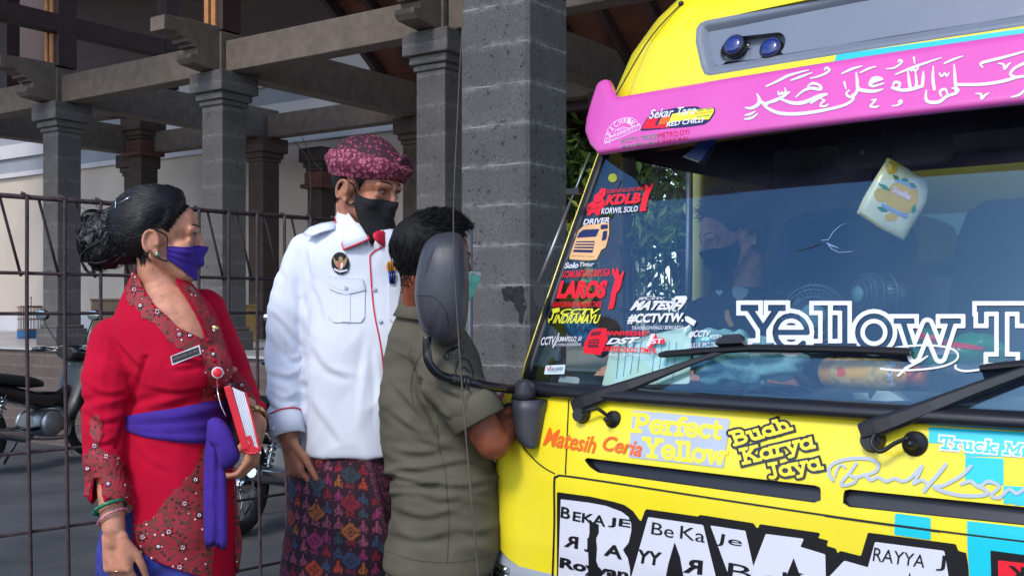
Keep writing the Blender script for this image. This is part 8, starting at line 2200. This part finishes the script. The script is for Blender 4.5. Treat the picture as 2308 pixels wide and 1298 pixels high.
mb = MB(); mb.loft([[r[-1] + UP * 0.0005 + (r[-1] - Co) * 0.02 for r in rg3], [r[-2] + (r[-2] - Co) * 0.025 for r in rg3]], closed=False); mb.build('mask_edge', M_wfilm, mk3)
loops(mk3, [[rg3[0][-1], Lo(0.006, -0.076, 0.004), Lo(-0.016, -0.081, 0.006)], [rg3[0][1], Lo(0.0, -0.070, -0.05), Lo(-0.018, -0.076, -0.046)]], M_wfilm, 0.0014)
M_ol = smat('olive_drill', (88, 84, 72), rough=0.95, spec=0.2, var=0.1, vscale=10, bump=0.2, bscale=800)
ot = [(688, 908, 992, 0.068), (706, 900, 1010, 0.082), (728, 890, 1035, 0.105), (760, 878, 1060, 0.125), (805, 869, 1080, 0.138), (860, 862, 1090, 0.146), (910, 858, 1094, 0.15), (960, 859, 1100, 0.152), (1020, 866, 1112, 0.156), (1070, 877, 1122, 0.168), (1120, 886, 1127, 0.166), (1165, 886, 1131, 0.166), (1215, 876, 1131, 0.166), (1262, 865, 1122, 0.166), (1276, 868, 1112, 0.164)]
mb = MB(); rings_loft(mb, ot, OZ, sq=2.3)
mid = S0.lerp(S1, 0.62)
mb.cap(P(992, 800, 2.83), 0.078, P(1012, 850, 2.775), 0.076); mb.cap(P(1012, 850, 2.775), 0.076, mid, 0.067)
mb.cap(P(1010, 795, 3.06), 0.07, P(1060, 920, 3.1), 0.062)
om = blob_mesh(mb, M_ol, 0.006, 6)
adir = (mid - P(1000, 805, 2.78)).normalized()
def ofold(c, n):
    x, y = pxof(c); a = 0.005 * noise.noise(Vector((c.x * 6, c.y * 6, c.z * 10))) + 0.004 * (1 - 2 * abs(noise.noise(Vector((c.x * 6 - c.z * 9, c.y * 6, c.z * 16 + c.x * 8)))))
    w = math.exp(-((y - 1060) / 90.0) ** 2)
    a += 0.010 * w * noise.noise(Vector((c.x * 5 + c.z * 3, c.y * 5, c.z * 30 + c.x * 5)))
    a += 0.007 * math.exp(-((y - (1078 + 12 * math.sin(x * 0.02))) / 7.0) ** 2) - 0.008 * math.exp(-((y - (1092 + 12 * math.sin(x * 0.02))) / 8.0) ** 2) * (1 if x < 1010 else 0.3)
    a += 0.008 * noise.noise(Vector((c.x * 9 - c.z * 14, c.y * 6, c.z * 12 + c.x * 14))) * max(0, 1 - abs(y - 910) / 90.0)
    a += 0.005 * noise.noise(Vector((c.x * 7, c.y * 5, c.z * 26))) * max(0, min(1, (y - 1120) / 60))
    a -= 0.010 * math.exp(-((x - (948 + max(0, y - 880) * 0.42)) / 6.0) ** 2) * (1 if 850 < y < 990 else 0)
    return a
displace(om, ofold)
creases(om, [([(866, 1072), (900, 1060), (960, 1058), (1012, 1048)], 0.009, 8), ([(870, 1092), (930, 1096), (1000, 1086)], 0.006, 8), ([(880, 1012), (940, 1024), (1004, 1014)], 0.006, 9), ([(930, 984), (970, 1000), (1020, 1010)], 0.005, 8), ([(892, 1148), (960, 1166), (1030, 1148)], 0.006, 10), ([(1004, 1046), (1060, 1040), (1124, 1052)], 0.006, 8), ([(876, 1200), (950, 1216), (1016, 1200)], 0.005, 10), ([(1020, 1190), (1080, 1202), (1128, 1186)], 0.004, 10), ([(880, 930), (920, 960), (964, 986)], 0.006, 9), ([(888, 870), (930, 918), (964, 962)], 0.007, 9), ([(1030, 1098), (1080, 1112), (1126, 1098)], 0.004, 9), ([(980, 868), (1020, 888), (1056, 900)], 0.006, 7), ([(966, 890), (990, 925), (1010, 945)], 0.006, 7), ([(1066, 850), (1050, 880), (1040, 905)], 0.004, 6), ([(938, 826), (948, 880), (976, 932)], 0.008, 8), ([(940, 1110), (990, 1130), (1040, 1122)], 0.004, 9), ([(864, 1120), (900, 1112), (940, 1116)], 0.006, 8)])
def ocut(c, n):
    x, y = pxof(c)
    if y < 686 and 890 < x < 1010: return True
    v_ = c - mid; al = v_.dot(adir); return 0.028 < al < 0.11 and (v_ - adir * al).length < 0.078 and c.y < 2.80
cut(om, ocut)
ush = link('uniform_shirt', om, off); BV_u = world_bvh([ush])
md = ush.modifiers.new('thickness', 'SOLIDIFY'); md.thickness = 0.003; md.offset = -1
x = adir.orthogonal().normalized(); y = adir.cross(x)
mb = MB(); mb.loft([[mid + adir * h_ + (x * math.cos(t) + y * math.sin(t)) * r_ for t in np.linspace(0, 2 * PI, 36, endpoint=False)] for h_, r_ in ((-0.040, 0.060), (-0.041, 0.0715), (-0.01, 0.0725), (0.022, 0.072), (0.026, 0.069), (0.022, 0.066), (-0.02, 0.060))], caps=False)
mb.build('rolled_cuff', M_ol, ush)
# collar band and seams
mb = MB(); rings = []
for yy, xl, xr, dp in ((648, 908, 1002, 0.064), (668, 905, 1004, 0.068), (700, 899, 1012, 0.082), (722, 888, 1030, 0.098)):
    c = P((xl + xr) / 2, yy, 2.935); a = (xr - xl) / 2 / FPX * 2.935
    rings.append([c + Vector((a * math.cos(t), dp * math.sin(t), -0.012 * math.cos(t))) for t in np.linspace(0, 2 * PI, 36, endpoint=False)])
mb.loft(rings, caps=False); col_ = mb.build('collar', M_ol, ush); md = col_.modifiers.new('t', 'SOLIDIFY'); md.thickness = 0.003
M_seam = smat('olive_seam', (52, 52, 44), rough=0.9)
def oseam(l, w=1.6, name='seam'):
    mb = MB(); d_strokes(mb, BV_u, [([tuple(p) for p in crom(l, 30)], w)], 0.0012, 0, 0, 1.2); mb.build(name, M_seam, ush)
oseam([(868, 785), (895, 795), (925, 812), (938, 822)], 1.4); oseam([(960, 782), (940, 815), (928, 850), (926, 880), (932, 910)], 1.8); oseam([(986, 955), (990, 1010), (1000, 1040)], 1.4); oseam([(1002, 1045), (1008, 1110), (1012, 1180), (1008, 1270)], 1.4); oseam([(866, 1240), (940, 1262), (1030, 1266), (1110, 1250)], 1.2)
mb = MB(); MS = smat('patch_black', (24, 24, 26), rough=0.9)
d_poly(mb, BV_u, [(999, 806), (1006, 792), (1020, 783), (1036, 780), (1044, 786), (1044, 796), (1030, 797), (1016, 804), (1008, 814)], 0.0022, 0, 1.6)
d_strokes(mb, BV_u, [([(1026, 838), (1030, 818), (1042, 808), (1054, 812), (1062, 828), (1066, 850), (1050, 858), (1032, 850), (1026, 838)], 2.5), ([(1036, 834), (1046, 828), (1056, 838)], 3), ([(1040, 846), (1056, 848)], 2.2)], 0.0022, 0, 0, 1.2)
pt_ = mb.build('sleeve_badge', MS, ush)
mb = MB(); d_text(mb, BV_u, 'KEMBU', [(1003, 800), (1040, 782), (1043, 792), (1008, 811)], 0.0030, 0, 0.02, 0.0); mb.build('badge_lettering', smat('patch_grey', (112, 112, 104)), pt_)
# trousers and pocket flap
mb = MB(); rings_loft(mb, [(1255, 880, 1112, 0.155), (1290, 872, 1108, 0.155), (1400, 880, 1100, 0.15)], OZ)
for x0, x1 in ((935, 932), (1045, 1045)): mb.cap(P(x0, 1360, OZ), 0.105, Vector((P(x1, 695, OZ).x, OZ, 0.12)), 0.085)
tme = blob_mesh(mb, M_ol, 0.008, 4); displace(tme, lambda c, n: 0.005 * noise.noise(Vector((c.x * 14, c.y * 10, c.z * 5)))); tro = link('trousers', tme, off)
BV_t = world_bvh([tro])
mb = MB(); d_poly(mb, BV_t, [(866, 1262), (945, 1280), (940, 1300), (862, 1284)], 0.006, 0, 4); mb.build('pocket_flap', M_ol, tro)
mb = MB(); c = S1.lerp(S2, 0.80); d_ = (S2 - S1).normalized(); x = d_.orthogonal().normalized(); y = d_.cross(x)
mb.tube([c + (x * math.cos(t) + y * math.sin(t)) * 0.036 for t in np.linspace(0, 2 * PI, 30)], 0.006, 8); wt = mb.build('watch', M_seal, off)
mb = MB(); mb.lathe(P(1122, 913, 2.86), (-0.4, -1, 0.5), [(0.016, 0), (0.016, 0.008), (0, 0.009)], 18); mb.build('watch_face', M_chr, wt)

# =================================================================== the driver in the cab
DZ = 3.34
drv = thing('person', 'dark clothed driver with black mask sitting in the truck behind the windscreen', 'person', P(1660, 1100, DZ))
sk4 = skin_mat('skin_driver', (196, 140, 114))
Cd = P(1648, 530, 3.30); Md_ = frame((-0.97, -0.20, 0), pitch=-16)
mb = MB(); Ld = head_shapes(mb, Cd, Md_, k=0.98)
mb.cap(Cd + Md_ @ Vector((-0.035, 0, -0.05)), 0.052, P(1672, 680, 3.36), 0.06)
rings_loft(mb, [(660, 1610, 1730, 0.07), (700, 1580, 1770, 0.09), (850, 1585, 1770, 0.11), (1100, 1580, 1770, 0.12)], DZ)
h0, h1, h2_ = P(1590, 715, 3.38), P(1540, 860, 3.40), P(1440, 850, 3.46)
mb.cap(h0, 0.05, h1, 0.042); mb.cap(h1, 0.04, h2_, 0.028); hand_shapes(mb, h2_, (-1, 0.1, 0.2), (0.1, 0.6, -1), 1)
g0_, g1, g2_ = P(1760, 715, 3.28), P(1770, 880, 3.16), P(1660, 850, 3.02)
mb.cap(g0_, 0.05, g1, 0.042); mb.cap(g1, 0.04, g2_, 0.028); hand_shapes(mb, g2_, (-1, -0.2, 0.1), (0.1, 0.4, -1), -1)
bd_ = link('body', blob_mesh(mb, sk4, 0.005, 4), drv); BV_d = world_bvh([bd_]); eyes(drv, BV_d, Cd, Md_, Ld, k=0.98)
hd = shell_patch(BV_d, Cd, Md_, np.arange(0, 360, 6), lambda az: (elo(az)[0] + 2, 89.5), lambda az, t: -0.004 + 0.020 * min(1, t * 4) ** 0.7, 14, 2, closed=True)
hr4 = patch_mb(hd, closed=True).build('hair', M_hairm, drv); BV_hd = world_bvh([hr4])
mb = MB()
for k in range(700):
    az = rng.uniform(0, 360); e0 = elo(az)[0] + rng.random() * 70; d, r = shell(BV_hd, Cd, Md_, az, e0); p = Cd + d * r; top = max(0, min(1, (e0 - 5) / 50))
    fl2 = (d * 0.15 + Md_ @ Vector((0.5 * top, 0, 0.2)) + Vector(rng.normal(0, 0.3, 3))).normalized(); mb.tube([p - d * 0.002, p + fl2 * 0.012, p + fl2 * 0.024 * (0.4 + top)], [0.0013, 0.001, 0.0003], 4)
mb.build('hair_strands', M_hairm, hr4)
mask(drv, BV_d, Cd, Md_, M_blkc, top=((0, 34, 62, 80), (-11, -15, -19, -16)), bot=((0, 34, 62, 80), (-66, -62, -54, -36)), pleat=0.0004, off=0.006, azm=78)
M_dk = smat('dark_tshirt', (26, 30, 40), rough=0.9)
mb = MB(); rings_loft(mb, [(648, 1612, 1725, 0.075), (672, 1582, 1760, 0.1), (700, 1560, 1785, 0.115), (780, 1562, 1785, 0.13), (1100, 1565, 1785, 0.14)], DZ)
mb.cap(P(1585, 712, 3.38), 0.062, P(1555, 810, 3.39), 0.058); mb.cap(P(1764, 712, 3.28), 0.062, P(1770, 830, 3.20), 0.056)
dme = blob_mesh(mb, M_dk, 0.008, 5); displace(dme, lambda c, n: 0.006 * noise.noise(c * 12)); dsh = link('t_shirt', dme, drv); BV_ds = world_bvh([dsh])
mb = MB()
ZP = lambda x, y: (1600 + x / 2.951, 280 + y / 2.951 + 30)
d_poly(mb, BV_ds, [ZP(*p) for p in ((150, 1010), (200, 962), (190, 990), (260, 1020), (240, 1060), (205, 1085), (175, 1080), (150, 1050))], 0.004, 0, 2.5); d_poly(mb, BV_ds, [ZP(*p) for p in ((40, 990), (60, 980), (90, 1030), (70, 1060), (45, 1040))], 0.004, 0, 2.5); d_poly(mb, BV_ds, [ZP(*p) for p in ((100, 1150), (125, 1145), (135, 1190), (160, 1250), (130, 1260), (100, 1200))], 0.004, 1, 2.5)
mb.build('shirt_print', [smat('print_white', (170, 190, 196)), smat('print_yellow', (190, 150, 60))], dsh)

# =================================================================== thin wire hanging in front of the mirror
wz = 2.36
wl_ = [(1047, -260), (1044, 0), (1034, 200), (1024, 420), (1022, 520), (1027, 650), (1040, 850), (1056, 1050), (1070, 1200), (1078, 1300), (1092, 1560), (1112, 1960)]
pts = [P(x, y, wz) for x, y in wl_]; pts[-1] = Vector((pts[-1].x, wz, 0.0)) if pts[-1].z < 0.05 else pts[-1]
mb = MB(); mb.tube([Vector(p) for p in crom(pts, 60)], [0.0010 + 0.0016 * t for t in np.linspace(0, 1, 60)], 6)
tag(mb.build('wire', smat('brown_wire', (84, 74, 66), rough=0.7, var=0.3)), 'long thin brown wire running from above past the door mirror to the ground', 'wire')
